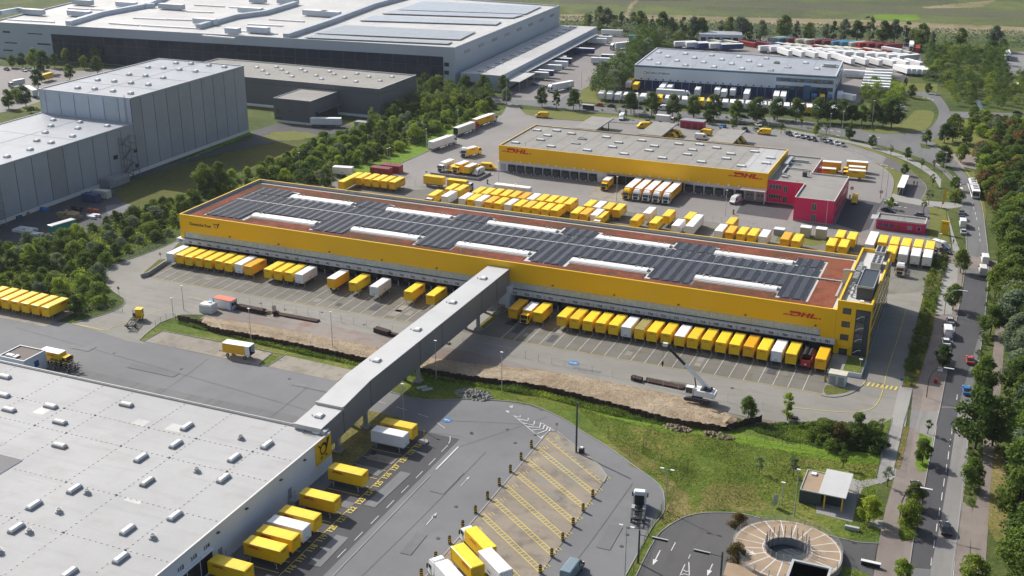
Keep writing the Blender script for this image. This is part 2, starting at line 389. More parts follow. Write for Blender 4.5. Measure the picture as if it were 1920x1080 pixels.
def horn(sz,m='black_text',t=.03,arrows=True):
    """the post horn: coiled ring, flared bell, cords and two zigzag arrows; local XZ plane facing -Y"""
    mb = MB()
    def poly(pts):
        q = [(x*sz,-t,z*sz) for x,z in pts]; b = [(x,0,z) for x,y,z in q]; mb.face(q,m)
        for i in range(len(q)):
            j = (i+1) % len(q); mb.face([q[j],q[i],b[i],b[j]],m)
    n = 28
    for j in range(n):
        a0,a1 = 2*math.pi*j/n,2*math.pi*(j+1)/n
        w = .10+.04*math.sin(a0+1)
        poly([(.33*math.cos(a0),.33*math.sin(a0)+.08),(.33*math.cos(a1),.33*math.sin(a1)+.08),((.33-w)*math.cos(a1),(.33-w)*math.sin(a1)+.08),((.33-w)*math.cos(a0),(.33-w)*math.sin(a0)+.08)])
    poly([(.20,-.02),(.33,.0),(.60,.50),(.38,.52)]); poly([(-.33,.22),(-.25,.28),(-.46,.46),(-.50,.42)])
    for sx in (-1,1) if arrows else ():
        poly([(sx*.08,-.31),(sx*.26,-.31),(sx*.30,-.35),(sx*.12,-.35)]); poly([(sx*.14,-.38),(sx*.32,-.38),(sx*.36,-.42),(sx*.18,-.42)])
    return mb
# ================================================================== GROUND
LV = .012
_cnt = {}
def _nl(l):
    _cnt[l] = _cnt.get(l,0)+1; return _cnt[l]*.0004
def wp(p):
    return at(*p) if not isinstance(p,Vector) else p
def w(x,y): return Vector((x,y,0))
def smooth_line(pts,k=3):
    """rounds a polyline through its points (Catmull-Rom)"""
    P = [wp(p) for p in pts]; out = []
    for i in range(len(P)-1):
        p0,p1,p2,p3 = P[max(i-1,0)],P[i],P[i+1],P[min(i+2,len(P)-1)]
        for j in range(k):
            t = j/k
            out.append(.5*((2*p1)+(p2-p0)*t+(2*p0-5*p1+4*p2-p3)*t*t+(3*p1-p0-3*p2+p3)*t**3))
    out.append(P[-1]); return out
JIT = {'grass_patch': 2.4,'grass_bank': 1.6,'olive_grass': 4,'grass_strip': 2,'grass_field': 5,'heath_strip': 3,'track': 3,'site_track': .9,'patch': .5,'gravel_patch': 1.5,'scrub_ground': 1.0,'hedge_ground': 1.6,'works_yard': .8}
def sheet(name,mat,lvl,pts,kind='structure',z=None):
    mb = MB(); zz = lvl*LV+_nl(lvl) if z is None else z
    P = [wp(p) for p in pts]
    if name in JIT:                                    # grown edges are never straight
        Q = []
        for i,p in enumerate(P):
            q = P[(i+1) % len(P)]; n = max(1,min(60,int((q-p).length/1.6)))
            for j in range(n):
                r = p.lerp(q,j/n); k = JIT[name]; Q.append(r+Vector((noise.noise(r*.35),noise.noise(r*.35+Vector((9,4,2))),0))*k+Vector((noise.noise(r*1.3),noise.noise(r*1.3+Vector((3,7,1))),0))*k*.5)
        P = Q
    if sum(P[i].x*P[(i+1) % len(P)].y-P[(i+1) % len(P)].x*P[i].y for i in range(len(P))) < 0: P = P[::-1]
    mb.face([(p.x,p.y,zz) for p in P],mat)
    return tag(mb.build(name),kind=kind)
def ribbon(mb,pts,width,z0,z1,m,close=False):
    """a bar of given width along a polyline, from z0 up to z1"""
    P = [wp(p) for p in pts]
    if close: P = P+[P[0]]
    L = []; Rr = []
    for i,p in enumerate(P):
        a = P[max(i-1,0)]; b = P[min(i+1,len(P)-1)]; d = Vector((b.x-a.x,b.y-a.y,0)).normalized(); n = Vector((-d.y,d.x,0))
        L.append(p+n*width/2); Rr.append(p-n*width/2)
    if z1-z0 > .02 and not close:
        for a,b in ((L[0],Rr[0]),(Rr[-1],L[-1])): mb.face([(a.x,a.y,z0),(b.x,b.y,z0),(b.x,b.y,z1),(a.x,a.y,z1)],m)
    for i in range(len(P)-1):
        a,b,c,d = Rr[i],Rr[i+1],L[i+1],L[i]
        mb.face([(q.x,q.y,z1) for q in (a,b,c,d)],m)
        if z1-z0 > .02:
            mb.face([(a.x,a.y,z0),(b.x,b.y,z0),(b.x,b.y,z1),(a.x,a.y,z1)],m)
            mb.face([(c.x,c.y,z0),(d.x,d.y,z0),(d.x,d.y,z1),(c.x,c.y,z1)],m)
    return mb
def kerb(name,pts,width=.16,h=.19,m='kerb',close=False):
    return tag(ribbon(MB(),pts,width,0,h,m,close).build(name),kind='structure')
def dash_marks(mb,p,q,n,ln,wd,m,z):
    p = wp(p); q = wp(q); d = (q-p)
    for i in range(n):
        c = p+d*((i+.5)/n); u = d.normalized()*ln/2
        ribbon(mb,[c-u,c+u],wd,z,z,m)
def arrow_mark(mb,tail,head,m,z,wd=.18,hw=.9,hl=1.6):
    t = wp(tail); h = wp(head); d = (h-t).normalized(); n = Vector((-d.y,d.x,0)); s = h-d*hl
    ribbon(mb,[t,s],wd,z,z,m)
    mb.face([(v.x,v.y,z) for v in (s-n*hw/2,h,s+n*hw/2)][::-1],m)
g = MB(); g.face([(-2600,-300,0),(1600,-300,0),(1600,3600,0),(-2600,3600,0)],'grass_ground')
tag(g.build('ground'),kind='structure')
# far heath and its tracks
sheet('heath_ground','heath',1,[w(-1500,1500),w(500,3400),(2700,92),(1920,78),(1720,72),(1480,62),(1250,56),(1100,48),(1050,12),(700,-20),w(-1400,1200)])
sheet('heath_strip','heath_dark',2,[(1050,-2),(1400,3),(1600,10),(1760,16),(1960,24),(1960,36),(1760,30),(1560,20),(1400,14),(1250,10),(1050,8)])
sheet('track','sand_track',3,smooth_line([(1050,27),(1200,27),(1400,33),(1600,37),(1800,46),(1960,52)],2)+smooth_line([(1960,69),(1800,62),(1600,55),(1400,45),(1200,40),(1050,39)],2))
sheet('track','sand_track',4,[(1730,13),(1855,1),(1860,-3),(1868,-2),(1862,3),(1840,14),(1735,16)])
sheet('track','sand_track',4,[(1178,12),(1192,-2),(1200,-2),(1186,12),(1181,26),(1172,26)])
sheet('grass_field','grass_fresh',4,[(1620,34),(1640,28),(1720,27),(1728,36),(1700,40)])
# ---- right-hand road and what runs beside it
L_edge = [(1690,1120),(1702,1080),(1712.6,1012),(1727,944),(1741,870),(1751,813),(1763,762),(1777,687),(1797,580),(1808,513),(1812,457),(1805,400),(1793,352),(1768,322),(1733,300),(1690,284),(1640,270)]
R_edge = [(1778,1120),(1784,1080),(1792.6,1015),(1804,926),(1815,825),(1826,750),(1837,667),(1847,590),(1853,520),(1853,480),(1848,435),(1841,385),(1829,350),(1812,323),(1795,303),(1768,284),(1748,272)]
road = smooth_line(L_edge,3)+[(1588,258),(1480,238),(1345,226),(1160,214),(1040,203),(960,195),(900,190),(780,176),(600,160),(600,150),(780,166),(900,179),(960,182),(1040,187),(1160,201),(1345,213),(1480,223),(1588,238),(1650,246),(1700,250),(1735,250),(1745,262)]+smooth_line(R_edge,3)[::-1]
sheet('road','asphalt_road',3,road)
sheet('road','asphalt_road',4,smooth_line([(1700,250),(1734,245),(1752,232),(1760,215),(1757,200),(1745,188),(1725,180),(1690,174)],2)+[(1690,168),(1730,170),(1760,177)]+smooth_line([(1760,177),(1772,192),(1780,206),(1784,222),(1790,240),(1775,262),(1750,272)],2))
sheet('road','asphalt_road',5,[(1780,209),(1860,211),(1960,216),(1960,226),(1860,221),(1784,222)])
sheet('road','asphalt_dark',5,[(1808,513),(1803,545),(1763,762),(1796,763),(1847,590),(1850,560),(1850,513)])  # newer, darker surface
sheet('road','asphalt_dark',6,[(1763,765),(1751,813),(1741,870),(1727,944),(1712.6,1012),(1704,1064),(1745,1067),(1762,985),(1780,880),(1797,765)])
sheet('road_shoulder','asphalt_old',5,[(1797,765),(1780,880),(1762,985),(1745,1067),(1744,1120),(1778,1120),(1784,1080),(1792,1015),(1804,926),(1815,825),(1822,765)])
sheet('parking_bay','brick_path',4,[(1784,1082),(1792.6,1015),(1804,940),(1823,952),(1821,1000),(1815,1082)])
sheet('footpath','brick_path',5,smooth_line([(1818,1100),(1820,1040),(1823,960),(1836,900),(1842,834),(1852,760),(1862,660),(1872,557),(1880,500)],2)+smooth_line([(1892,500),(1888,557),(1882,660),(1874,760),(1866,834),(1858,900),(1855,950),(1852,1000),(1845,1100)],2))
sheet('footpath','brick_path',4,[(1706,800),(1712,728),(1728,680),(1745,600),(1762,530),(1768,490),(1797,490),(1808,490),(1797,580),(1777,687),(1763,762),(1751,813),(1741,870),(1727,944),(1712.6,1012),(1700,1090),(1636,1090),(1647,1018),(1660,955),(1677,895),(1690,850)])
sheet('footpath','concrete_path',5,smooth_line([(1752,590),(1765,530),(1772,500),(1786,490),(1785,455),(1778,410),(1766,360),(1745,330),(1705,305),(1660,287),(1600,270),(1540,258),(1480,247)],2)+smooth_line([(1480,243),(1540,254),(1600,265),(1662,281),(1712,299),(1755,325),(1776,358),(1790,410),(1798,455),(1800,490)],2)+[(1790,530),(1772,590)])
sheet('footpath','concrete_path',6,[(1770,510),(1796,512),(1792,550),(1785,590),(1752,590),(1757,560)])
sheet('footpath','asphalt_old',6,[(1708,770),(1752,772),(1760,771),(1752,812),(1741,822),(1705,800)])
sheet('footpath','concrete_path',6,[(1686,725),(1711,728),(1703,765),(1698,800),(1690,840),(1681,880),(1679,895),(1651,908),(1643,890),(1652,860),(1667,810),(1672,785)])
sheet('footpath','concrete_path',7,[(1655,895),(1679,893),(1672,900),(1620,915),(1606,932),(1600,945),(1592,975),(1530,963),(1531,940),(1600,905)])
sheet('footpath','concrete_path',7,[(1632,973),(1657,977),(1654,992),(1628,985)])
sheet('verge','grass_dry',5,smooth_line([(1743,480),(1727,577),(1710,640),(1692,723)],2)+[(1703,728),(1718,727)]+smooth_line([(1747,627),(1763,547),(1777,480)],2))
sheet('verge','grass_ground',6,[(1832,835),(1812,850),(1810,880),(1806,930),(1812,948),(1826,952),(1836,925),(1842,870),(1843,835)])
sheet('verge','grass_dry',6,[(1862,852),(1880,840),(1900,990),(1870,1020),(1852,990),(1856,930)])
sheet('verge','grass_ground',6,[(1727,960),(1715,1012),(1690,1016),(1684,1002),(1694,960),(1700,935),(1716,930)])
sheet('verge','grass_fresh',6,[(1724,812),(1748,822),(1739,884),(1722,884),(1716,870),(1720,840)])
sheet('verge','grass_dry',6,[(1706,800),(1697,840),(1687,880),(1676,878),(1684,840),(1694,800)])
sheet('verge','grass_ground',6,[(1765,335),(1793,352),(1805,400),(1809,450),(1800,470),(1788,440),(1775,395),(1763,355)])
sheet('verge','grass_mown',6,smooth_line([(1610,242),(1640,250),(1690,250),(1735,244),(1748,228),(1752,215),(1745,208),(1715,208),(1700,225),(1670,235),(1630,236),(1600,238)],2))
sheet('verge','grass_mown',6,smooth_line([(1742,262),(1760,272),(1780,284),(1830,286),(1850,270),(1830,250),(1830,232),(1808,224),(1796,240),(1780,256)],2))
sheet('verge','grass_ground',7,[(1724,268),(1748,275),(1742,280),(1727,277)])
sheet('verge','grass_ground',7,[(1759,303),(1782,313),(1796,330),(1789,333),(1775,320),(1758,308)])
sheet('side_road','brick_path',5,[(1768,288),(1830,290),(1835,300),(1830,318),(1800,312),(1790,298)])
sheet('verge','grass_mown',6,[(1800,315),(1826,321),(1838,350),(1850,400),(1846,420),(1836,380),(1824,345)])
kerb('kerb',smooth_line(L_edge[:-3],3)); kerb('kerb',smooth_line(R_edge,3))
mk = MB()
for X,Y in ((668,600),(676,627),(685,655),(692,684),(704,740),(708,772),(711,805)):
    p = at(1600+X/3,180+Y/3); q = at(1600+(X+3)/3,180+(Y+16)/3); ribbon(mk,[p,q],.16,.105,.105,'line_white')
for X,Y in ((585,795),(577,853),(556,982),(546,1052)):
    ribbon(mk,[at(1600+X/3,480+(Y-14)/3),at(1600+(X-4)/3,480+(Y+16)/3)],.16,.105,.105,'line_white')
for X,Y in ((625,160),(612,240),(601,318),(588,400),(573,490),(560,578),(544,675),(527,775),(511,880),(493,990)):
    ribbon(mk,[at(1600+(X+3)/3.375,760+(Y-24)/3.375),at(1600+(X-3)/3.375,760+(Y+26)/3.375)],.15,.105,.105,'line_white')
ribbon(mk,smooth_line([(1816,825),(1812,870),(1806,926),(1798,985),(1789,1060),(1785,1100)],2),.12,.105,.105,'line_white')
ribbon(mk,smooth_line([(1760,772),(1752,822),(1748,845)],2),.12,.105,.105,'line_white')
for X in (0,1,2):                                     # arrows and hatching in the bend
    arrow_mark(mk,(1790+X*4,331+X*8),(1797+X*4,340+X*8),'line_white',.105,.3,1.6,3)
for (a_,b_) in (((1540,242),(1546,244)),((1555,244),(1562,246)),((1570,246),(1576,248)),((1630,254),(1636,256)),((1568,254),(1575,256)),((1640,258),(1650,258)),((1738,184),(1744,186)),((1746,187),(1752,188)),((1730,183),(1734,184)),((1762,297),(1770,301)),((1752,306),(1762,311))):
    ribbon(mk,[at(*a_),at(*b_)],.5,.105,.105,'line_white')
tag(mk.build('road_marking'),kind='structure')
# ---- service lane, bus stop forecourt, gatehouse lot
sheet('verge','grass_mown',2,[(975,205),(1040,208),(1140,214),(1240,228),(1345,238),(1440,242),(1600,266),(1690,300),(1735,345),(1752,400),(1776,455),(1784,540),(1770,600),(1690,470),(1600,470),(1480,270),(1135,232),(1030,224),(985,214)])
sheet('service_lane','asphalt_old',4,smooth_line([(1145,219),(1240,228),(1345,232),(1430,240),(1480,246),(1560,262),(1620,280),(1662,295),(1700,318),(1728,338),(1738,352),(1732,370),(1722,376)],2)+[(1684,364),(1700,330),(1680,318)]+smooth_line([(1680,316),(1640,305),(1600,290),(1560,274),(1500,262),(1430,250),(1345,243),(1240,238),(1145,230)],2))
sheet('forecourt','brick_dark',5,smooth_line([(1663,293),(1690,310),(1720,332),(1734,346),(1736,356),(1726,374)],2)+[(1683,366),(1690,340),(1700,328),(1676,318),(1655,306)])
sheet('forecourt','concrete_path',6,[(1672,363),(1730,376),(1780,380),(1806,383),(1804,388),(1776,392),(1728,386),(1666,375)])
sheet('car_park','brick_dark',5,[(1655,373),(1684,380),(1750,388),(1742,420),(1738,445),(1660,440),(1636,432)])
sheet('verge','grass_mown',6,[(1742,388),(1772,390),(1780,440),(1781,455),(1752,450),(1740,445),(1744,415)])
sheet('footpath','asphalt_old',5,[(1630,430),(1690,440),(1745,446),(1782,458),(1784,470),(1700,462),(1620,440)])
# ---- lot of the second parcel hall
k3 = K(1280,200,3)
kerb_east = smooth_line([k3(600,160),k3(760,195),k3(880,230),k3(980,268),k3(1070,315),k3(1140,355),k3(1180,400),k3(1185,450),k3(1165,520),k3(1120,620),k3(1075,700),k3(1030,770)],3)
sheet('paved_lot','paver_lot',3,[(612,375),(640,352),(700,330),(740,312),(800,285),(870,250),(940,215),(947,205),(953,194),(972,196),(975,204),(985,214),(1030,223),(1135,229),(1200,233),(1300,240),(1400,246),(1440,248)]+kerb_east+[w(-42,352),w(-190,352)])
kerb('kerb',kerb_east)
kerb('kerb',[(640,352),(700,330),(740,312),(800,285),(870,250),(940,215),(947,205)])
kerb('kerb',smooth_line([(972,198),(976,206),(985,214),(1030,223),(1135,229),(1200,233)],2))
sheet('loading_pit','asphalt_dark',4,[k3(350,510),k3(300,600),k3(590,640),k3(628,560)])
sheet('asphalt_lane','asphalt_dark',5,[k3(860,660),k3(935,500),k3(960,470),k3(1130,520),k3(1080,620),k3(1050,690),k3(1000,705)])
sheet('paved_lot','paver_lot',6,[k3(940,440),k3(1150,490),k3(1110,545),k3(930,510)])
sheet('concrete_bay','concrete_strip',5,[(1098,367),(1130,343),(1270,366),(1250,384),(1150,380)])
# back yard of the long hall
sheet('container_yard','paver_old',4,[w(-236,318),w(-30,318),w(-12,330),w(-12,367),w(-56,367),w(-60,358),w(-63,367),w(-188,367),w(-196,360),w(-236,367)])
sheet('verge','grass_mown',5,[w(-62,356),w(-50,356),w(-45,364),w(-45,367),w(-62,367)])
sheet('footpath','brick_path',5,[w(-44,367.5),w(2,352),w(8,362),w(-40,377)])
# ---- front apron and entrance of the long hall
west_kerb = smooth_line([(135,607),(175,596),(214,583),(233,570),(231,560),(210,545),(197,528),(196,515),(207,502),(232,490),(290,470),(330,453),(345,446)],3)
sheet('apron','concrete_apron',3,west_kerb+[w(-230,268),w(-230,276),w(-22,276),w(-14,276),w(-13.6,263),w(-13.7,257),w(-14,245),w(-16.5,238),(1560,800),(1480,795),(1400,782),(1290,757),(1000,690),(760,652),(430,590),(340,590),(300,605),(272,628),(262,638),(275,645),(290,648),(240,640),(195,625)])
sheet('apron','concrete_apron',3,[w(-24,275.9),w(-14,275.9),w(-14.1,291),w(-14.1,315),w(-13.9,341),w(-12.8,367),w(-24,367)])
sheet('footpath','brick_path',2,[w(-14,300),w(-6,300),w(-6,352),w(-14,352)])
kerb('kerb',west_kerb)
bay = MB()
BAYX = [-36.47-3.465*(n-702) for n in range(701,759)]
sheet('loading_bays','concrete_bay',4,[w(-224,251.6),w(-28,251.6),w(-30,272),w(-229,272)])
for i in range(57):
    x = -34.6-3.465*i
    if x < -222: break
    if -128 < x < -114: continue
    ribbon(bay,[w(x,251.5),w(x,263.5)],.12,.105,.105,'line_white')
ribbon(bay,[w(-116,251.4),w(-29.5,251.4)],.12,.105,.105,'line_yellow'); ribbon(bay,[w(-223,251.6),w(-128,251.8)],.12,.105,.105,'line_yellow')
tag(bay.build('bay_marking'),kind='structure')
ym = MB()
k4 = K(1240,540,4)
for i in range(8):                                     # yellow zebra
    p = k4(1530+34*i,705+5.5*i); ribbon(ym,[p,p+Vector((-.3,-2.1,0))],.5,.105,.105,'line_yellow')
ribbon(ym,smooth_line([k4(1835,160),k4(1780,360),k4(1700,600),k4(1670,730),k4(1640,830),k4(1600,890),k4(1540,920),k4(1400,935),k4(1150,915),k4(960,895)],3),.14,.105,.105,'line_yellow')
ribbon(ym,[(1743,540),(1757,505),(1765,470)],.14,.105,.105,'line_yellow')
ribbon(ym,[(135,607),(195,620)],.3,.105,.105,'line_yellow'); ribbon(ym,[(195,620),(232,606),(290,585),(322,577)],.12,.105,.105,'line_yellow')
ribbon(ym,[(178,607),(200,598)],.12,.105,.105,'line_yellow')
tag(ym.build('yellow_marking'),kind='structure')
# ---- lower yard
east_kerb = smooth_line([(722,732),(775,747),(830,751),(875,749),w(-97,218.9),w(-89.8,219.8),w(-80.6,216.4),w(-74.1,212.2),w(-67.2,208.1),w(-59.3,202.3),w(-52.6,197.1),w(-50,191),w(-49.3,187.5),w(-49.8,181.3),w(-49.6,166),w(-49.4,120)],3)
sheet('yard','asphalt',2,[w(-420,190),(-60,566),(0,588),(70,600),(105,603),(135,607),(195,620),(262,640),(270,640),(410,670),(475,682),(502,687),(632,715),(660,722)]+east_kerb+[w(-420,120)])
kerb('kerb',east_kerb)
sheet('yard_strip','asphalt_dark',3,[w(-112.8,130),w(-98,130),w(-97.4,199),w(-112.8,199)])
sheet('yard_strip','asphalt_road',3,[(100,684),(147,691),(300,727),(480,765),(557,780),(570,800),(400,790),(100,720)])
sheet('container_stand','concrete_strip',4,[w(-264,211.5),w(-223.5,211.5),w(-223.5,224.5),w(-264,224.5)])
strip1 = [(270,640),(305,621),(430,643),(440,648),(510,662),(483,685)]
strip2 = [(502,687),(534,666),(660,694),(632,715)]
sheet('parking_strip','concrete_strip',4,strip1); sheet('parking_strip','concrete_strip',4,strip2)
sheet('verge','grass_lawn',4,[(483,685),(511,662),(534,666),(502,687)])
sheet('verge','grass_lawn',4,smooth_line([(262,638),(272,628),(300,606),(330,596)],2)+[(372,596),(520,632),(690,668),(760,700),(670,698),(660,694),(534,666),(440,648),(305,621),(270,640)])
kerb('kerb',[(262,638),(272,628),(300,606),(320,598)]); kerb('kerb',[(270,640),(305,621),(440,646),(510,661)]); kerb('kerb',[(483,685),(511,662),(534,666),(502,687),(483,685)])
sheet('verge','grass_dry',3,[w(-116,178),w(-112.8,178),w(-112.8,199),w(-114,203),w(-126,203),w(-126,179)])
# markings of the lower yard
ly = MB()
for p,q in (((-98.4,182.3),0),((-98.4,188),0),((-98.5,194),0),((-98.4,176.2),0),((-98.4,170.2),0),((-98.4,164.2),0),((-98.4,158.2),0),((-98.4,152.2),0)):
    ribbon(ly,[w(p[0],p[1]-1.5),w(p[0],p[1]+1.5)],.14,.105,.105,'line_white')
ribbon(ly,smooth_line([w(-98.7,196.2),w(-99,197.6),w(-99.8,199.2)],3),.14,.105,.105,'line_white')
for a_,b_ in (((-102.4,202.1),(-105.3,203.8)),((-108,205.2),(-111,205.9)),((-114,206.4),(-117,206.9)),((-120,207.4),(-123.5,208))):
    ribbon(ly,[w(*a_),w(*b_)],.14,.105,.105,'line_white')
ribbon(ly,[w(-96.2,195.8),w(-96.25,185.5)],.3,.105,.105,'line_white'); ribbon(ly,[w(-96.25,183),w(-96.3,120)],.25,.105,.105,'kerb')
for i in range(15):
    y = 142.7+3.48*i; ribbon(ly,[w(-112.6,y),w(-105.4,y)],.14,.105,.105,'line_yellow')
ribbon(ly,[w(-104.8,130),w(-104.9,193.6)],.12,.105,.105,'line_yellow')
k327 = K(780,750,3.273)
arrow_mark(ly,k327(65,768),k327(130,692),'line_white',.105,.16,.8,1.8); arrow_mark(ly,k327(275,530),k327(330,470),'line_white',.105,.1,.5,1.2)
# chevrons at the head of the island
for i,(a_,b_,c_) in enumerate((((600,100),(640,108),(640,97)),((625,118),(686,130),(690,113)),((650,142),(722,157),(728,130)),((680,165),(758,172),(766,142)),((708,188),(780,180),(790,152)),((738,212),(800,188),(810,163)),((765,235),(815,200),(825,170)))):
    ribbon(ly,[k327(*a_),k327(*b_),k327(*c_)],.3,.105,.105,'line_white')
ribbon(ly,[k327(598,97),k327(770,240)],.15,.105,.105,'line_white'); ribbon(ly,[k327(775,145),k327(845,190)],.15,.105,.105,'line_white')
for a_,b_ in (((575,40),(590,50)),((555,68),(570,78)),((590,36),(588,44))): ribbon(ly,[k327(*a_),k327(*b_)],.5,.105,.105,'line_white')
# the ring marks painted blue with a white arrow
for (c_,tail,head) in (((191,125),(210,128),(172,123)),):
    c = k327(*c_); ly.face([(c.x+1.05*math.cos(t*math.pi/8),c.y+1.05*math.sin(t*math.pi/8),.104) for t in range(16)],'blue_mark')
    arrow_mark(ly,c+Vector((.8,-.2,0)),c+Vector((-.8,.2,0)),'line_white',.112,.2,.8,.6)
c = at(1075,681); ly.face([(c.x+1.5*math.cos(t*math.pi/8),c.y+1.2*math.sin(t*math.pi/8),.104) for t in range(16)],'blue_mark')
arrow_mark(ly,c+Vector((-1.1,0,0)),c+Vector((1.1,0,0)),'line_white',.112,.25,1.0,.8)
tag(ly.build('yard_marking'),kind='structure')
for i in range(15):
    n = 116+i; o = link('bay_number',text_mesh(str(n),1.7,'line_yellow',.03),None,(-104.1,144.5+3.48*i,.105),math.pi/2); tag(o,kind='structure')
# island with its diagonal bays
isl = [w(-81.3,120),w(-81.3,209.5),w(-79.5,210.2),w(-72,204.5),w(-66.4,200),w(-63.6,196.6),w(-63.4,195.5),w(-63.2,120)]
sheet('parking_island','island',5,isl,z=.115)
sheet('island_tip','concrete_strip',6,[w(-79.5,210.2),w(-72,204.5),w(-66.4,200),w(-63.6,196.6),w(-63.6,194.2),w(-78.5,206.5)],z=.122)
kerb('kerb',[w(-81.3,120),w(-81.3,209.5),w(-79.5,210.2),w(-72,204.5),w(-66.4,200),w(-63.6,196.6),w(-63.4,194)],.3,.2)
im = MB()
rowsA = [(-80.6,206.4,-63.8,193.6)]+[(-81.1,201.4-5.6*k,-63.7,188.7-5.6*k) for k in range(0,13)]
for i,(x0,y0,x1,y1) in enumerate(rowsA):
    a,b = w(x0,y0),w(x1,y1); d = (b-a).normalized(); n = Vector((-d.y,d.x,0)); L = (b-a).length
    ribbon(im,[a,b],.14,.128,.128,'line_yellow')
    if i == 0:
        for j in range(14):
            p = a+d*(.4+j*1.5); ribbon(im,[p,p+n*.75],.14,.132,.132,'line_yellow')
    else:
        ribbon(im,[a+n*1.05,b+n*1.05],.14,.128,.128,'line_yellow')
        for j in range(22):
            p = a+d*(.3+j*.96)
            if j*.96+.3 < L: ribbon(im,[p,p+n*1.05],.14,.132,.132,'line_yellow')
    for q in (a+n*2.2+d*.9,b+n*2.2-d*.9):
        im.face([tuple((q+d*u*.55+n*v*.4+Vector((0,0,.128)))) for u,v in ((-1,-1),(1,-1),(1,-.7),(-1,-.7))],'line_yellow')
        im.face([tuple((q+d*u*.55+n*v*.4+Vector((0,0,.128)))) for u,v in ((-1,.7),(1,.7),(1,1),(-1,1))],'line_yellow')
tag(im.build('island_marking'),kind='structure')
for x_,y_,s_ in ((-73.5,196.5,2.2),(-69,192.5,1.8),(-74.8,190.4,1.6),(-70.6,198.6,1.3),(-77.3,199.2,1.2),(-71.0,185.2,1.5)):
    pts = [w(x_+s_*(1.3*math.cos(t*.5)*.87+.7*math.sin(t*.5)*.5)*(1+.25*math.sin(t*1.7+x_)),y_+s_*(-.95*math.cos(t*.5)+.7*math.sin(t*.5)*.6)*(1+.2*math.cos(t*2.3+y_))) for t in range(13)]
    sheet('patch','concrete_apron',7,pts,z=.123)
# ---- building site strip, earth bank, ditch
kc = K(400,540,4); kd = K(860,490,4)
sheet('site_track','site_ground',5,[(372,598),(405,580),(470,585),(600,606),(730,633),(860,655),(1000,690),(1180,730),(1300,757),(1400,783),(1500,797),(1490,808),(1440,800),(1400,790),(1340,770),(1240,755),(1035,700),(860,680),(700,655),(500,612),(400,600)])
sheet('lawn','grass_lawn',3,east_kerb[3:-2]+[w(-49.4,140),w(-20,140),(1646,1020),(1650,990),(1644,890),(1667,810),(1672,785),(1640,800),(1560,795),(1440,800),(1350,800),(1172,765),(1017,727),(860,706),(780,690),(740,700)])
sheet('ditch','undergrowth',4,[(330,596),(372,596),(400,616),(520,640),(690,674),(860,704),(1017,726),(1172,764),(1262,786),(1255,800),(1160,782),(1020,745),(860,716),(690,690),(520,652),(390,617)])
sheet('grass_bank','grass_fresh',5,smooth_line([(1085,768),(1150,785),(1250,810),(1330,818),(1420,836),(1500,852),(1580,866),(1645,872)],2)+[(1652,860),(1668,812),(1640,830),(1630,850),(1540,838),(1470,830),(1400,815),(1340,805),(1240,795),(1130,775)])
sheet('grass_patch','grass_dry',5,smooth_line([w(-67.5,209.5),w(-60,208),w(-52,201),w(-46.5,195),w(-44.5,189),w(-47,184),w(-48.6,186),w(-49.2,191),w(-51.6,197.8),w(-58.8,203.3),w(-66,208.3)],2))
sheet('grass_patch','grass_dry',5,smooth_line([(1297,955),(1330,915),(1372,905),(1410,925),(1440,950),(1400,962),(1340,958),(1297,960)],2))
sheet('hedge_ground','undergrowth',5,[(1400,800),(1440,795),(1560,790),(1655,806),(1650,850),(1540,842),(1480,828),(1420,812)])
# bank of excavated earth: a long low mound
def mound(name,ridge_a,ridge_b,h,m,seed,nx=160,label=None):
    A_ = smooth_line(ridge_a,8); B_ = smooth_line(ridge_b,8); mb = MB(); ny = 8; n = len(A_); idx = mb.mi(m)
    for i in range(n):
        for j in range(ny+1):
            t = j/ny; p = A_[i].lerp(B_[min(i*len(B_)//n,len(B_)-1)],t)
            e = min(1,t/.55)**1.3*(1-.12*t)*min(1,i/4,(n-1-i)/4)
            z = h*e*(.8+.5*noise.noise(Vector((p.x*.15,p.y*.15,seed))))+.25*e*noise.noise(Vector((p.x*.7,p.y*.7,seed)))
            mb.v.append((p.x,p.y,.03+max(0,z)))
    for i in range(n-1):
        for j in range(ny):
            a = i*(ny+1)+j; mb.f.append((a,a+1,a+ny+2,a+ny+1)); mb.m.append(idx)
    o = mb.build(name,smooth=True); return tag(o,kind='structure')
top_ = [(385,594),(400,596),(480,608),(600,630),(725,653),(860,678),(1035,697),(1210,729),(1300,750),(1345,765),(1382,785)]
bot_ = [tuple(at(x,y,1.5)[:2]) and Vector((*at(x,y,1.5)[:2],0)) for x,y in [(372,600),(398,612),(480,626),(600,650),(700,671),(860,700),(1017,722),(1172,760),(1260,783),(1340,797),(1375,797)]]
mound('earth_bank',top_,bot_,1.5,'dirt',3.0)
# ---- ramp yard at the lower right
kr = K(1180,860,4.8)
ramp_edge = smooth_line([kr(-20,1120),kr(60,1056),kr(150,870),kr(250,700),kr(330,625),kr(400,580),kr(480,537),kr(560,510),kr(700,490),kr(900,490),kr(1000,498),kr(1080,515),kr(1180,540)],3)
sheet('ramp_yard','asphalt_ramp',6,ramp_edge+[(1500,980),(1550,1006),(1600,1014),(1646,1018),(1638,1060),(1636,1120),(1400,1200),w(-50,130)])
kerb('kerb',ramp_edge); kerb('kerb',smooth_line([(1546,1003),(1575,1010),(1610,1018),(1648,1020)],2))
sheet('lawn','grass_lawn',7,[(1578,1060),(1590,1064),(1620,1074),(1640,1085),(1640,1110),(1575,1110)])
rm = MB()
arrow_mark(rm,kr(278,828),kr(210,962),'line_white',.105,.2,.9,1.8); arrow_mark(rm,kr(750,950),kr(700,1060),'line_white',.105,.2,.9,1.8)
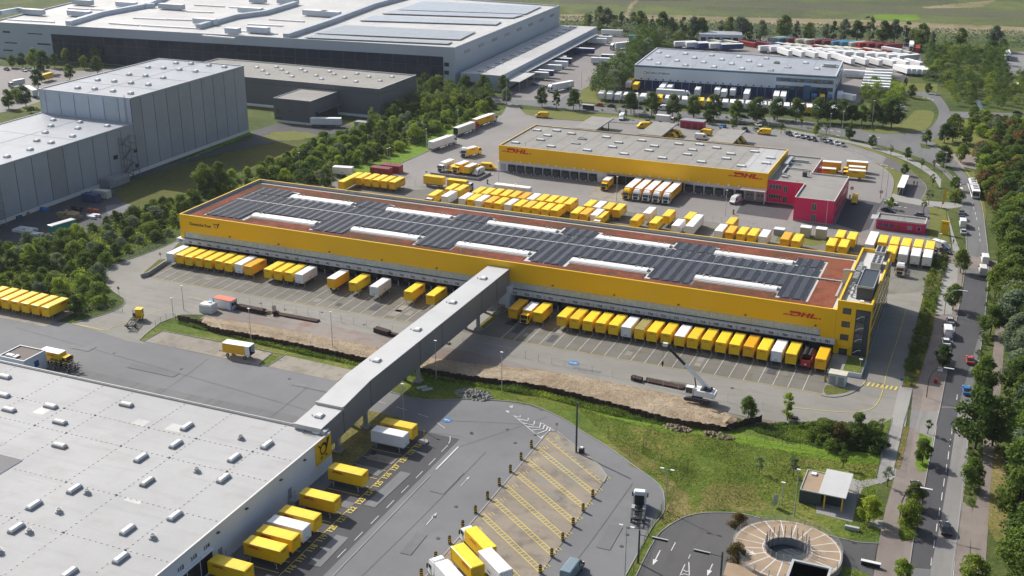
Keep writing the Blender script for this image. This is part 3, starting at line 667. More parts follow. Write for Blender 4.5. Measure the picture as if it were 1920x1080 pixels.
for a_,b_ in (((415,757),(376,832)),((548,866),(532,902)),((535,935),(540,1056)),((500,955),(455,1056)),((480,1000),(510,1020)),((510,1020),(540,1015)),((455,1050),(500,1040)),((500,1040),(540,1056))):
    ribbon(rm,[kr(*a_),kr(*b_)],.15,.105,.105,'line_white')
tag(rm.build('ramp_yard_marking'),kind='structure')
# ---- west: yard behind the grey hall, scrub belt
sheet('scrub_ground','undergrowth',1,[(-80,540),(0,545),(100,600),(135,605),(225,580),(233,570),(197,528),(207,502),(290,470),(345,446),(335,400),(485,336),(620,350),(740,312),(800,285),(870,250),(947,205),(900,180),(780,165),(690,225),(540,262),(420,320),(330,360),(250,390),(100,470),(-80,520)])
sheet('grass_strip','grass_fresh',2,[(640,345),(655,320),(720,295),(790,262),(850,235),(900,215),(947,205),(870,250),(800,285),(740,312),(690,333)])
sheet('olive_grass','grass_olive',2,smooth_line([(205,366),(225,350),(300,318),(360,305),(430,285),(500,272),(555,262),(580,272),(520,300),(430,330),(370,350),(330,380),(260,388),(230,378)],2))
sheet('works_yard','yard_dark',3,[(-80,440),(0,400),(100,385),(190,352),(225,340),(330,300),(413,277),(470,262),(476,245),(520,232),(600,238),(690,228),(720,236),(620,252),(560,258),(500,270),(430,283),(360,302),(240,345),(212,365),(232,380),(255,388),(225,412),(190,420),(150,455),(90,470),(0,500),(-80,515)])
sheet('gravel_patch','gravel',4,[(195,388),(232,380),(258,388),(240,402),(205,405)])
sheet('grass_strip','grass_fresh',4,[(205,360),(470,246),(476,250),(236,345),(212,362)])
sheet('grass_patch','grass_mown',4,smooth_line([(490,258),(515,248),(570,247),(600,256),(560,262),(510,264)],2))
sheet('grass_patch','grass_mown',4,[(640,226),(700,232),(690,240),(640,232)])
# far left car parks
sheet('far_lot','paver_far',3,[(-40,115),(0,116),(60,124),(150,130),(240,124),(330,120),(480,112),(600,110),(600,150),(480,150),(110,160),(75,185),(0,200),(-60,205)])
sheet('verge','grass_ground',4,[(-40,110),(60,116),(150,122),(240,118),(240,125),(150,133),(60,128),(-40,122)])
sheet('verge','grass_mown',4,[(20,200),(75,178),(78,205),(60,212)])
sheet('road','asphalt_old',4,[(-60,212),(20,195),(75,182),(76,190),(30,205),(-60,225)])
# apron of the big grey hall, and the lot of the blue and white depot
sheet('far_apron','paver_far',3,[(940,180),(985,150),(1115,66),(1150,62),(1180,72),(1208,82),(1200,100),(1180,120),(1110,168),(1082,172),(1060,190),(950,186)])
sheet('road','asphalt_road',4,[(1040,192),(1080,168),(1110,170),(1085,195)])
sheet('verge','grass_mown',4,[(1082,190),(1092,168),(1108,158),(1140,165),(1135,195)])
sheet('far_lot','yard_dark',3,[(1130,192),(1185,140),(1200,100),(1260,92),(1290,76),(1480,66),(1700,80),(1728,100),(1732,125),(1700,150),(1640,152),(1610,190),(1560,205),(1400,200),(1250,196)])
sheet('far_lot','paver_far',4,[(1270,88),(1340,78),(1480,68),(1690,82),(1720,96),(1732,125),(1690,142),(1590,135),(1460,110),(1300,95)])
sheet('far_lot','paver_far',4,[(1575,160),(1600,148),(1640,152),(1612,192),(1590,205),(1540,205)])
sheet('verge','grass_mown',5,[(1690,155),(1758,158),(1758,172),(1700,172),(1680,165)])
sheet('far_lot','asphalt_old',3,[(1880,96),(1960,98),(1960,150),(1925,150),(1890,135),(1883,115)])
sheet('water','water',3,[(1826,182),(1832,180),(1842,196),(1846,206),(1838,206),(1832,196)])
sheet('water','water',3,[(1874,270),(1880,268),(1878,282),(1873,282)])
# repairs, drains and seams in the yards
prg = random.Random(4)
def patch(x,y,lx,ly_,m,a=0.0,z=.108):
    c,s_ = math.cos(a),math.sin(a); mb = MB(); mb.face([(x+u*lx*c-v*ly_*s_,y+u*lx*s_+v*ly_*c,z) for u,v in ((-.5,-.5),(.5,-.5),(.5,.5),(-.5,.5))],m); tag(mb.build('repair_patch'),kind='structure')
for q in ((-92,182,3,9,'asphalt_worn'),(-101.5,175,2.4,14,'asphalt_worn'),(-108.5,185,6,2.6,'concrete_strip'),(-108.8,179.8,6,2.4,'asphalt_worn'),(-150,190,9,3,'asphalt_patch'),(-180,201,14,2.4,'asphalt_patch'),(-88,160,2.2,7,'asphalt_patch'),(-56,176,2.6,8,'asphalt_patch'),(-101,152,2.6,10,'asphalt_worn'),(-108,166.8,6.5,2.2,'asphalt_patch'),(-205,205,6,3.2,'asphalt_worn'),(-140,208,10,1.6,'asphalt_worn')): patch(*q,prg.uniform(-.04,.04))
for i in range(9): patch(-200+prg.uniform(0,165),243.5+prg.uniform(-2,4),prg.uniform(3,9),prg.uniform(1,2.4),prg.choice(['asphalt_worn','concrete_bay','concrete_strip']),prg.uniform(-.1,.1),.1)
for i in range(24):
    n = prg.randrange(50); x = -34.6-3.465*n-1.7
    if not -129 < x < -113: patch(x,prg.uniform(255,266),prg.uniform(1.4,2.6),prg.uniform(1.5,5),prg.choice(['concrete_apron','concrete_strip','yard_dark','paver_old']),0,.1)
dr = MB()
for i in range(26):
    x,y = prg.choice([(-97+prg.uniform(-1,1),prg.uniform(140,215)),(-86+prg.uniform(-4,3),prg.uniform(150,215)),(prg.uniform(-210,-110),prg.uniform(186,210)),(-57+prg.uniform(-4,4),prg.uniform(160,200)),(prg.uniform(-200,-30),prg.uniform(242,249))])
    dr.cyl((x,y,.0),(x,y,.112),.38,.38,10,'dark_steel')
tag(dr.build('manhole_cover'),kind='structure')
sm = MB()
for a_,b_ in ((w(-105,205),w(-83,212)),(w(-96,196),w(-84,216)),(w(-230,208),w(-120,196)),(w(-170,186),w(-172,212)),(w(-140,184),w(-141,208)),(w(-92,140),w(-90,196)),(w(-60,150),w(-58,196)),(w(-104.9,199),w(-97,200))): ribbon(sm,smooth_line([a_,a_.lerp(b_,.5)+Vector((.3,.2,0)),b_],4),.07,.109,.109,'yard_dark')
for y in (257.5,): ribbon(sm,[w(-224,y),w(-126,y)],.06,.1,.1,'yard_dark'); ribbon(sm,[w(-117,y),w(-30,y)],.06,.1,.1,'yard_dark')
tag(sm.build('joint_line'),kind='structure')
sheet('verge','grass_olive',6,[w(-125.5,253.5),w(-123.2,253.5),w(-123.2,272),w(-125.5,272)]); sheet('verge','grass_dry',6,[w(-119.6,253.5),w(-117.2,254.5),w(-117.2,271),w(-119.6,271)]); sheet('footpath','concrete_path',6,[w(-123.2,253.5),w(-119.6,253.5),w(-119.6,272),w(-123.2,272)])
kerb('kerb',[w(-117.2,271),w(-117.2,254),w(-120,253),w(-125.5,253.2),w(-125.6,271)])
# ================================================================== BUILDINGS
def wall_h(base,px,py):
    return on_y(px,py,base.y).z
def part(mb,name,parent,**k): return mb.build(name,parent,**k)
def hollow(mb,poly,z0,z1,th,m,inner=None,cop=None):
    """parapet: a closed ring wall th thick over the outline"""
    P = [Vector((p[0],p[1],0)) for p in poly]
    if sum(P[i].x*P[(i+1) % len(P)].y-P[(i+1) % len(P)].x*P[i].y for i in range(len(P))) < 0: P = P[::-1]
    n = len(P); Q = []
    for i in range(n):
        a = (P[i]-P[i-1]).normalized(); b = (P[(i+1) % n]-P[i]).normalized()
        na = Vector((-a.y,a.x,0)); nb = Vector((-b.y,b.x,0)); k = 1/max(.3,1+na.dot(nb)); Q.append(P[i]+(na+nb)*k*th)
    for i in range(n):
        j = (i+1) % n
        mb.face([(P[i].x,P[i].y,z0),(P[j].x,P[j].y,z0),(P[j].x,P[j].y,z1),(P[i].x,P[i].y,z1)],m)
        mb.face([(Q[j].x,Q[j].y,z0),(Q[i].x,Q[i].y,z0),(Q[i].x,Q[i].y,z1),(Q[j].x,Q[j].y,z1)],inner or m)
        mb.face([(P[i].x,P[i].y,z1),(P[j].x,P[j].y,z1),(Q[j].x,Q[j].y,z1),(Q[i].x,Q[i].y,z1)],cop or m)
    return mb
def roof_box(parent,name,cx,cy,lx,ly,z,h,m,bev=.15,rz=0.0,base=None,sub=None):
    """roof hatch or dome: kerb and chamfered lid"""
    mb = MB()
    if base: mb.box(-lx/2-.08,lx/2+.08,-ly/2-.08,ly/2+.08,0,h*.5,base)
    z0 = h*.5 if base else 0
    r = lambda e,zz: [(-lx/2+e,-ly/2+e,zz),(lx/2-e,-ly/2+e,zz),(lx/2-e,ly/2-e,zz),(-lx/2+e,ly/2-e,zz)]
    mb.loft([r(0,z0),r(0,h-bev),r(bev,h)],m)
    return mb.build(name,parent,(cx,cy,z),rz)
# ------------------------------------------------------------ the long parcel hall
HX0,HX1,HY0,HY1 = -227.3,-31.3,273.2,315.6
TOP,RZ = 12.57,11.55
hall = empty('parcel_hall','long yellow parcel hall with solar panels and red sedum roof and a right end tower','building',loc=(-129,294,0))
def H(mb,name,par=hall,smooth=False):
    o = mb.build(name,None,smooth=smooth); o.parent = par; KIDS.setdefault(par.name,[]).append(o)
    base = Vector((0,0,0)); q = par
    while q is not None: base += q.location; q = q.parent
    o.location = -base; return o
mb = MB()
mb.box(HX0,HX1,HY0,HY1,7.1,TOP-.9,'wall_yellow',skip='tb')
hollow(mb,[(HX0,HY0),(HX1,HY0),(HX1,HY1),(HX0,HY1)],TOP-.9,TOP,.45,'wall_yellow','galv','yellow')
H(mb,'wall')
mb = MB(); mb.box(HX0+.1,HX0+1.1,HY0,HY1,0,7.1,'wall_white'); mb.box(HX0,HX0+1.3,HY0-.03,HY0+.5,4.9,7.1,'wall_yellow')
mb.box(HX0+1.1,HX1,HY1-.6,HY1,0,7.1,'wall_yellow'); H(mb,'end_wall')
mb = MB(); n = 430                                     # corrugated translucent band
x0,x1 = HX0+1.3,-34.7
for i in range(n):
    xa = x0+(x1-x0)*i/n; xb = x0+(x1-x0)*(i+1)/n; d0,d1 = ((0,.12) if i % 2 else (.12,0))
    mb.face([(xa,HY0+.05+d0,5.25),(xb,HY0+.05+d1,5.25),(xb,HY0+.05+d1,7.1),(xa,HY0+.05+d0,7.1)],'metal_wave')
H(mb,'corrugated_band')
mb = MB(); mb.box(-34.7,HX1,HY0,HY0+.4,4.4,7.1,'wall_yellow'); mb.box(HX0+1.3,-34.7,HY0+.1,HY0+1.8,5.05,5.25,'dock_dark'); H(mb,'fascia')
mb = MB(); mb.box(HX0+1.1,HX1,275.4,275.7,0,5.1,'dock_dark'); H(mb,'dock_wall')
mb = MB(); mb.box(HX0,HX1,HY0+.5,HY1-.5,7.2,RZ-.05,'dock_dark',top='roof_border'); H(mb,'roof_deck')
# the door number boards over every dock
dn = lambda n: -36.07-(n-702)*3.4675
board_mesh = MB().box(-1.68,1.68,-.06,.06,0,1.15,'canopy_panel').box(-1.72,1.72,-.02,2.2,1.15,1.25,'canopy_panel').mesh('door_board')
door_mesh = MB().box(-1.25,1.25,-.1,.1,0,2.9,'dark_steel').box(-1.3,-1.15,-.9,0,-.2,3.2,'black').box(1.15,1.3,-.9,0,-.2,3.2,'black').box(-1.3,1.3,-.9,0,3.05,3.2,'black').mesh('dock_door')
guard_mesh = MB().box(-.14,.14,-.1,.1,0,1.5,'galv').mesh('dock_guard')
for n in range(701,758):
    x = dn(n)
    if -125 < x < -117: continue
    b = link('door_board',board_mesh,hall,Vector((x,272.3,3.72))-hall.location)
    t = link('number',text_mesh(str(n),.86,'black_text',.03),b,(0,-.075,.6)); t.rotation_euler = (math.pi/2,0,0)
    link('dock_door',door_mesh,hall,Vector((x,275.2,1.2))-hall.location)
    link('dock_guard',guard_mesh,hall,Vector((x+1.72,273.3,.5))-hall.location)
mb = MB(); mb.box(-118.2,-116.9,271.0,275.4,0,6.2,'wall_white'); mb.box(-126.4,-118.2,273.0,275.4,0,6.2,'wall_white'); H(mb,'portal_wall')
for x in [-209+17.3*i for i in range(11)]:            # wall lamps along the yellow front
    mb = MB(); mb.box(x-.25,x+.25,HY0-.55,HY0,7.65,7.8,'dark_steel'); H(mb,'wall_lamp')
d = dhl(1,t=.001).mesh('logo')
o = link('logo',dhl(9.6,t=.06).mesh('logo'),hall,Vector((-39.3,HY0-.01,9.35))-hall.location)
tx = link('lettering',text_mesh('Deutsche Post',1.32,'black_text',.03),hall,Vector((-219.7,HY0-.03,9.95))-hall.location); tx.rotation_euler = (math.pi/2,0,0)
o = link('post_horn',horn(2.1,arrows=False).mesh('post_horn'),hall,Vector((-213.8,HY0-.01,10.2))-hall.location)
# sedum, solar field, skylights
def roof_patch(name,x0,x1,y0,y1,z,m,h=.10): return H(MB().box(x0,x1,y0,y1,z-.05,z+h,m),name)
SK = [(-207.5,-185.2),(-172.8,-150.8),(-138.4,-116.5),(-103.9,-82.2),(-69.3,-47.8)]
roof_patch('sedum_bed',-225.9,-32.9,274.2,278.1,RZ,'sedum'); roof_patch('sedum_bed',-225.9,-32.9,309.9,313.6,RZ,'sedum')
roof_patch('sedum_bed',-225.9,-222.5,278.1,309.9,RZ,'sedum'); roof_patch('sedum_bed',-39.1,-32.9,278.1,309.9,RZ,'sedum')
for a,b in SK:
    roof_patch('sedum_bed',a+.4,b+.3,278.1,281.3,RZ,'sedum',.12); roof_patch('sedum_bed',a+.4,b+.3,307.6,309.9,RZ,'sedum',.12)
    for yc in (283.9,305.1):
        L = b-a; mb = MB(); prof = [(-1.35,0),(-1.35,.22),(-.9,.46),(0,.56),(.9,.46),(1.35,.22),(1.35,0)]
        mb.loft([[(-L/2,y,z) for y,z in prof],[(L/2,y,z) for y,z in prof]],'white_roof')
        s = mb.build('skylight',hall,Vector(((a+b)/2,yc,RZ+.1))-hall.location)
        for q in (-L/2+2.0,-L/2+3.6,L/2-3.6,L/2-2.0):
            link('vent_flap',(MB().box(-.06,.06,.1,1.3,.3,.72,'galv')).mesh('vent_flap'),s,(q,0,0))
        H(MB().box(a-.2,b+.9,yc-1.9,yc-1.5,RZ,RZ+.16,'roof_border'),'skylight_kerb')
mb = MB(); mb.box(-222,-33,295.2,295.75,RZ+.15,RZ+.42,'galv'); mb.box(-33.4,-32.9,284,295.2,RZ+.15,RZ+.45,'galv')
for i in range(95): mb.box(-221.6+2*i,-221.4+2*i,295.0,295.95,RZ,RZ+.5,'galv')
H(mb,'cable_tray')
for x in (-204,-168,-133,-98,-63): H(MB().cyl((x,274.6,RZ),(x,274.6,RZ+3.2),.05,.03,5,'galv'),'lightning_rod')
# solar modules: pairs tilted east and west, ridges running front to back
breaks = [-222.0,-207.4,-193.8,-180.0,-166.3,-152.5,-138.6,-124.5,-110.5,-96.6,-82.4,-68.2,-54.1,-39.9]
def in_field(xc,yc):
    if abs(yc-295.47) < .75: return False
    if abs(yc-286.3) < .12 or abs(yc-303.0) < .12: return False
    for a,b in SK:
        if a-.9 < xc < b+1.2 and (yc < 286.3 or yc > 303.0): return False
    return True
mods = []
rows_y = [278.3+1.045*i for i in range(8)]+[286.75+1.045*i for i in range(8)]+[296.3+1.045*i for i in range(6)]+[303.25+1.045*i for i in range(6)]
for i in range(len(breaks)-1):
    a,b = breaks[i]+.14,breaks[i+1]-.14; npair = 5; wd = (b-a)/(2*npair)
    for k in range(2*npair):
        xc = a+wd*(k+.5)
        for yy in rows_y:
            yc = yy+.5
            if in_field(xc,yc): mods.append((xc,yc,k % 2,wd))
def module_mesh(wd,east):
    m_ = MB(); w2 = wd/2-.02; s = 1 if east else -1; z = lambda x: .30-s*x*.17
    def slab(x0,x1,y0,y1,up,m):
        m_.face([(x0,y0,z(x0)+up),(x1,y0,z(x1)+up),(x1,y1,z(x1)+up),(x0,y1,z(x0)+up)],m)
    slab(-w2,w2,-.51,.51,0,'pv_frame'); slab(-w2+.035,w2-.035,-.475,.475,.006,'pv_dark')
    m_.face([(-w2,-.51,z(-w2)-.05),(w2,-.51,z(w2)-.05),(w2,-.51,z(w2)),(-w2,-.51,z(-w2))],'pv_frame')
    m_.face([(s*w2,-.51,0),(s*w2,.51,0),(s*w2,.51,z(s*w2)),(s*w2,-.51,z(s*w2))][::s],'pv_frame')
    return m_
mods.sort(key=lambda m_: (m_[0]**2+m_[1]**2))
_wd = 1.355
pm = [module_mesh(_wd,e).mesh('solar_panel') for e in (0,1)]
rest = MB()
for i,(xc,yc,e,wd) in enumerate(mods):
    if i < 290: link('solar_panel',pm[e],hall,Vector((xc,yc,RZ+.12))-hall.location)
    else:
        t = module_mesh(_wd,e); k = len(rest.v)
        rest.v += [(x+xc,y+yc,z+RZ+.12) for x,y,z in t.v]; rest.f += [tuple(q+k for q in f) for f in t.f]
        rest.m += [rest.mi(t.mats[m_]) for m_ in t.m]
tag(H(rest,'solar_field'),kind='stuff')
# tower at the right end
TX0,TX1,TY0,TY1,TZ = -31.25,-23.2,273.15,315.5,15.1
mb = MB(); mb.box(TX0,TX1,TY0,TY1,1.2,TZ-1,'wall_yellow',skip='t'); mb.box(TX0+.2,TX1+.06,TY0+.3,TY1,0,1.2,'kerb')
hollow(mb,[(TX0,TY0),(TX1,TY0),(TX1,TY1),(TX0,TY1)],TZ-1,TZ,.45,'wall_yellow','wall_yellow','yellow')
tower = H(mb,'tower')
T = lambda mb,n: H(mb,n,tower)
T(MB().box(TX0+.4,TX1-.4,TY0+.4,TY1-.4,TZ-1.1,TZ-.95,'roof_border'),'roof')
for zc in (12.6,9.15,5.75):
    T(MB().box(-29.9,-27.95,TY0-.05,TY0+.1,zc-.75,zc+.75,'black').box(-29.75,-28.1,TY0-.08,TY0,zc-.62,zc+.62,'glass_grey').box(-28.98,-28.9,TY0-.1,TY0,zc-.62,zc+.62,'black'),'window')
T(MB().box(-29.85,-27.9,TY0-.06,TY0+.1,1.2,3.1,'black').box(-29.7,-28.1,TY0-.09,TY0,1.25,2.9,'glass_grey'),'door')
T(MB().box(-30.2,-27.6,TY0-1.0,TY0,3.2,3.35,'yellow'),'door_canopy')
mb = MB(); mb.box(-26.8,-23.35,TY0-.06,TY0+.1,1.3,13.4,'wall_anthracite'); T(mb,'stair_glazing_frame')
for k in range(4):
    z0 = 1.6+2.95*k
    T(MB().box(-26.55,-24.55,TY0-.12,TY0,z0+.1,z0+2.6,'glass_grey'),'pane')
    m_ = MB()
    for x in (-26.55,-25.9,-25.2,-24.6): m_.box(x-.04,x+.04,TY0-.18,TY0-.1,z0+.1,z0+2.6,'dark_steel')
    m_.box(-26.55,-24.55,TY0-.18,TY0-.1,z0+1.3,z0+1.37,'dark_steel'); T(m_,'glazing_bar')
    T(MB().beam((-26.5,TY0-.2,z0+.5),(-25.4,TY0-.2,z0+1.35),.1,.12,'white_body').beam((-25.4,TY0-.2,z0+1.35),(-24.7,TY0-.2,z0+1.35),.1,.12,'white_body'),'stair_rail')
for zc in (12.3,8.9,5.3):                            # window bands of the right side
    for i in range(13):
        y0 = 276.5+2.95*i; T(MB().box(TX1-.05,TX1+.05,y0,y0+2.8,zc-.85,zc+.75,'glass_grey'),'window')
    T(MB().box(TX1,TX1+.09,276.2,315.2,zc+.75,zc+.85,'dark_steel').box(TX1,TX1+.09,276.2,315.2,zc-.95,zc-.85,'dark_steel'),'window_band_frame')
T(MB().box(TX1,TX1+.05,277,315,1.4,3.6,'glass_grey'),'ground_floor_glazing')
ph = H(MB().box(-27.7,-23.9,278.0,291.2,TZ-1,17.6,'wall_anthracite',skip='t'),'penthouse')
H(hollow(MB(),[(-27.8,277.9),(-23.8,277.9),(-23.8,291.3),(-27.8,291.3)],17.3,17.75,.15,'galv').box(-27.6,-24.0,278.1,291.1,17.4,17.5,'wall_anthracite'),'penthouse_roof',ph)
for y0,y1 in ((300.2,306.8),(309.6,316.2-1.2)):    # two fan coolers
    mb = MB().box(-27.2,-24.7,y0,y1,TZ-.6,TZ+1.3,'galv')
    for a_ in (-26.6,-25.35):
        for j in range(5): mb.cyl((a_,y0+.7+j*(y1-y0-1.4)/4,TZ+1.3),(a_,y0+.7+j*(y1-y0-1.4)/4,TZ+1.36),.5,.5,10,'black')
    mb.box(-27.3,-24.6,y0-.05,y1+.05,TZ+1.2,TZ+1.28,'white_body'); H(mb,'fan_cooler')
H(MB().box(-30.2,-28.9,289.0,299.0,TZ-.7,TZ+.5,'galv').box(-30.2,-29.3,300,303.5,TZ-.7,TZ,'steel'),'air_handler')
mb = MB()
for i in range(9): mb.box(-30.3,-28.8,289.5+i*1.05,289.6+i*1.05,TZ+.45,TZ+.62,'steel')
H(mb,'air_handler_rib')
H(MB().box(-31.8,-28.2,294.2,294.9,RZ+.5,RZ+.9,'galv').box(-33.3,-31.3,294.2,294.9,RZ+.4,TZ+.3,'galv').box(-33,-28,294.3,295.0,TZ+.1,TZ+.5,'galv'),'duct')
for j,(x_,y_) in enumerate(((-29.8,281),(-28.8,282.3),(-29.9,284.1),(-29,285.5),(-29.6,287),(-28.9,279))):
    H(MB().cyl((x_,y_,TZ-1),(x_,y_,TZ-.1),.28,.28,8,'galv').cyl((x_,y_,TZ-.1),(x_+.5,y_,TZ+.05),.2,.2,6,'steel'),'roof_vent')
H(MB().box(-26.5,-25.6,275.6,276.6,TZ-1,TZ-.4,'white_body'),'roof_hatch')
# raised terrace in front of the tower
tr = empty('terrace','raised concrete terrace with lawn and retaining wall in front of the yellow tower','terrace',loc=(-26,269,0))
tr_ = lambda mb,n: H(mb,n,tr)
tr_(MB().box(-31.0,-23.0,263.3,273.1,0,1.15,'wall_white',top='concrete_path'),'retaining_wall')
tr_(MB().box(-27.4,-23.3,264.0,272.6,1.15,1.22,'grass_lawn'),'lawn'); tr_(MB().cyl((-23.6,264.4,1.15),(-23.6,264.4,4.4),.06,.05,6,'galv').box(-24.0,-23.2,264.2,264.6,4.4,4.55,'white_body'),'lamp')
# ------------------------------------------------------------ conveyor bridge
br = empty('conveyor_bridge','long pale grey enclosed conveyor bridge on concrete legs joining the two parcel halls','bridge',loc=(-121,225,0))
Bp = lambda mb,n: H(mb,n,br)
st = [(273.0,10.75,4.55),(268,10.75,4.5),(254,10.75,4.35),(197.5,10.75,4.3),(186.0,9.6,3.5),(185.9,9.2,3.5),(177.2,8.75,3.0)]
BX0,BX1 = -123.9,-117.75
mb = MB(); roof = MB()
for (ya,ta,ba),(yb,tb,bb) in zip(st,st[1:]):
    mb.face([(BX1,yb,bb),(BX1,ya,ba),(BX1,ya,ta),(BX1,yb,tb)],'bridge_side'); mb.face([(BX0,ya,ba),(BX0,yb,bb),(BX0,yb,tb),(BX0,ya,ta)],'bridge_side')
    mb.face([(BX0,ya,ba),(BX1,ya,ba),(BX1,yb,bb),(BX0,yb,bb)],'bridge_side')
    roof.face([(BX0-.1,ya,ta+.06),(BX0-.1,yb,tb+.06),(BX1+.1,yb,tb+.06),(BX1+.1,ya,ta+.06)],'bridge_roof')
    roof.face([(BX1+.1,yb,tb-.15),(BX1+.1,ya,ta-.15),(BX1+.1,ya,ta+.06),(BX1+.1,yb,tb+.06)],'galv')
y,t_,b_ = st[-1]; mb.face([(BX0,y,b_),(BX1,y,b_),(BX1,y,t_),(BX0,y,t_)],'galv')
Bp(mb,'side_wall'); Bp(roof,'roof')
Bp(MB().box(BX0-.2,BX1+.2,185.5,186.1,9.05,9.85,'roof_border'),'roof_step'); Bp(MB().box(BX0-.25,BX1+.25,177.0,177.4,8.0,8.95,'roof_border'),'roof_end_trim')
for yy in (264.5,255,232,220.5,197.4,186): Bp(MB().box(BX1,BX1+.05,yy-.06,yy+.06,4.4 if yy > 195 else 3.6,10.5 if yy > 190 else 9.3,'dark_steel'),'panel_joint')
for xx,yy,zz in ((-120.6,181.5,9.0),(-121.2,206.5,10.8),(-121.0,225.6,10.8),(-120.9,244.5,10.8),(-120.9,263,10.8)):
    rb = roof_box(None,'roof_dome',0,0,1.5,1.5,0,.55,'white_plastic',.2,base='galv'); rb.parent = br; rb.location = Vector((xx,yy,zz))-br.location
    Bp(MB().cyl((xx-1.6,yy-.3,zz),(xx-1.6,yy-.3,zz+.3),.14,.14,6,'steel'),'roof_vent')
for yy,zt in ((266.3,4.4),(254.2,4.3),(220.5,4.3),(195.9,4.2),(184.2,3.4)):
    for xx in (-118.5,-123.2):
        Bp(MB().box(xx-.35,xx+.35,yy-.45,yy+.45,.5,zt,'kerb').box(xx-.9,xx+.9,yy-.9,yy+.9,0,.55,'kerb'),'leg')
# ------------------------------------------------------------ white hall, lower left
WZ = 7.75; WX,WY = -116.35,178.6
wh = empty('white_hall','large flat white-roofed hall with black and yellow post horn sign at its corner','building',loc=(-200,140,0))
Wp = lambda mb,n: H(mb,n,wh)
Wp(MB().box(-430,WX,60,WY,0,WZ-.15,'wall_white',skip='t'),'wall')
Wp(MB().box(-429.8,WX-.2,60,WY-.2,WZ-.35,WZ-.1,'roof_white'),'roof')
mb = MB(); mb.box(-430.1,WX+.05,WY-.25,WY+.05,WZ-.2,WZ+.12,'galv'); mb.box(WX-.25,WX+.05,60,WY-.25,WZ-.2,WZ+.12,'white_body'); mb.box(-430,WX-.3,WY-.8,WY-.72,WZ-.1,WZ+.2,'galv'); Wp(mb,'roof_edge')
sx = [-233,-221.5,-209.8,-198.4,-184.9,-173.4,-165.2,-151.4,-139.6,-126.2]; sy = [165.8,157.5,142.5,129.1,115,101]
seam = MB(); blocks = MB()
for x in sx:
    seam.box(x-.03,x+.03,90,WY-.8,WZ-.1,WZ-.085,'roof_shiny')
    for j in range(70):
        y = WY-1.4-1.25*j; blocks.box(x-.10,x+.10,y-.09,y+.09,WZ-.1,WZ+.0,'steel')
for y in sy:
    seam.box(-300,WX-.4,y-.03,y+.03,WZ-.1,WZ-.085,'roof_shiny')
    for j in range(130):
        x = WX-1.2-1.25*j; blocks.box(x-.10,x+.10,y-.09,y+.09,WZ-.1,WZ+.0,'steel')
Wp(seam,'roof_seam'); tag(Wp(blocks,'conductor_block'),kind='stuff')
for x in sx:
    for y in sy+[178.0]: Wp(MB().cyl((x,y,WZ-.1),(x,y,WZ+.06),.22,.2,7,'dark_steel'),'roof_drain')
mrg = random.Random(3)
for i in range(9):
    x,y = mrg.uniform(-215,-122),mrg.uniform(112,174); a_,b_ = mrg.uniform(1,5),mrg.uniform(.8,3); Wp(MB().box(x,x+a_,y,y+b_,WZ-.1,WZ-.09,'roof_shiny'),'membrane_patch')
kA,kB,kC = K(0,560,4),K(0,810,4),K(380,780,3.6)
for q in ((35,590),(25,728),(68,838),(380,812),(450,932),(948,800)):
    p = kA(*q,WZ); roof_box(wh,'skylight',p.x+200,p.y-140,2.9,1.15,WZ-.1,.75,'white_plastic',.2,base='steel')
for k_,q in [(kB,(447,108))]:
    p = k_(*q,WZ); roof_box(wh,'skylight',p.x+200,p.y-140,2.9,1.15,WZ-.1,.75,'white_plastic',.2,base='steel')
for k_,q in [(kA,(1403,965))]+[(kB,q) for q in ((1320,97),(1057,200),(1757,200),(1677,355),(1105,380),(558,435),(257,555),(122,728),(1313,635),(958,740),(907,952),(520,1065))]+[(kC,(435,200))]:
    p = k_(*q,WZ); roof_box(wh,'skylight',p.x+200,p.y-140,1.15,2.9,WZ-.1,.75,'white_plastic',.2,base='steel')
for k_,q in [(kB,q) for q in ((1807,50),(1477,295),(653,458),(443,600),(220,752),(1147,795),(0,905))]:
    p = k_(*q,WZ); Wp(MB().cyl((p.x,p.y,WZ-.1),(p.x,p.y,WZ+.25),.75,.62,12,'steel').cyl((p.x,p.y,WZ+.25),(p.x,p.y,WZ+.75),.45,.5,12,'galv').cyl((p.x,p.y,WZ+.75),(p.x,p.y,WZ+.78),.36,.36,12,'dark_steel').cyl((p.x+.5,p.y-.3,WZ-.1),(p.x+.5,p.y-.3,WZ+.4),.12,.12,6,'galv'),'roof_fan')
p = kB(-40,250,WZ); Wp(MB().box(p.x-3.6,p.x+3.4,p.y-3.5,p.y+3.6,WZ-.1,WZ+.05,'white_body',top='glass_grey'),'roof_light')
p = at(600,812,WZ); Wp(MB().box(p.x-1.4,p.x+.2,p.y-.6,p.y+.6,WZ,WZ+.35,'white_body').box(p.x+.5,p.x+1.6,p.y-.6,p.y+.3,WZ,WZ+.8,'steel').box(p.x-3.2,p.x-3.1,p.y-1.4,p.y,WZ+.1,WZ+.2,'dark_steel').box(p.x-3.2,p.x-.2,p.y-1.5,p.y-1.4,WZ+.1,WZ+.2,'dark_steel').box(p.x-.6,p.x+1.2,p.y+.7,p.y+1.6,WZ,WZ+.5,'galv'),'roof_unit')
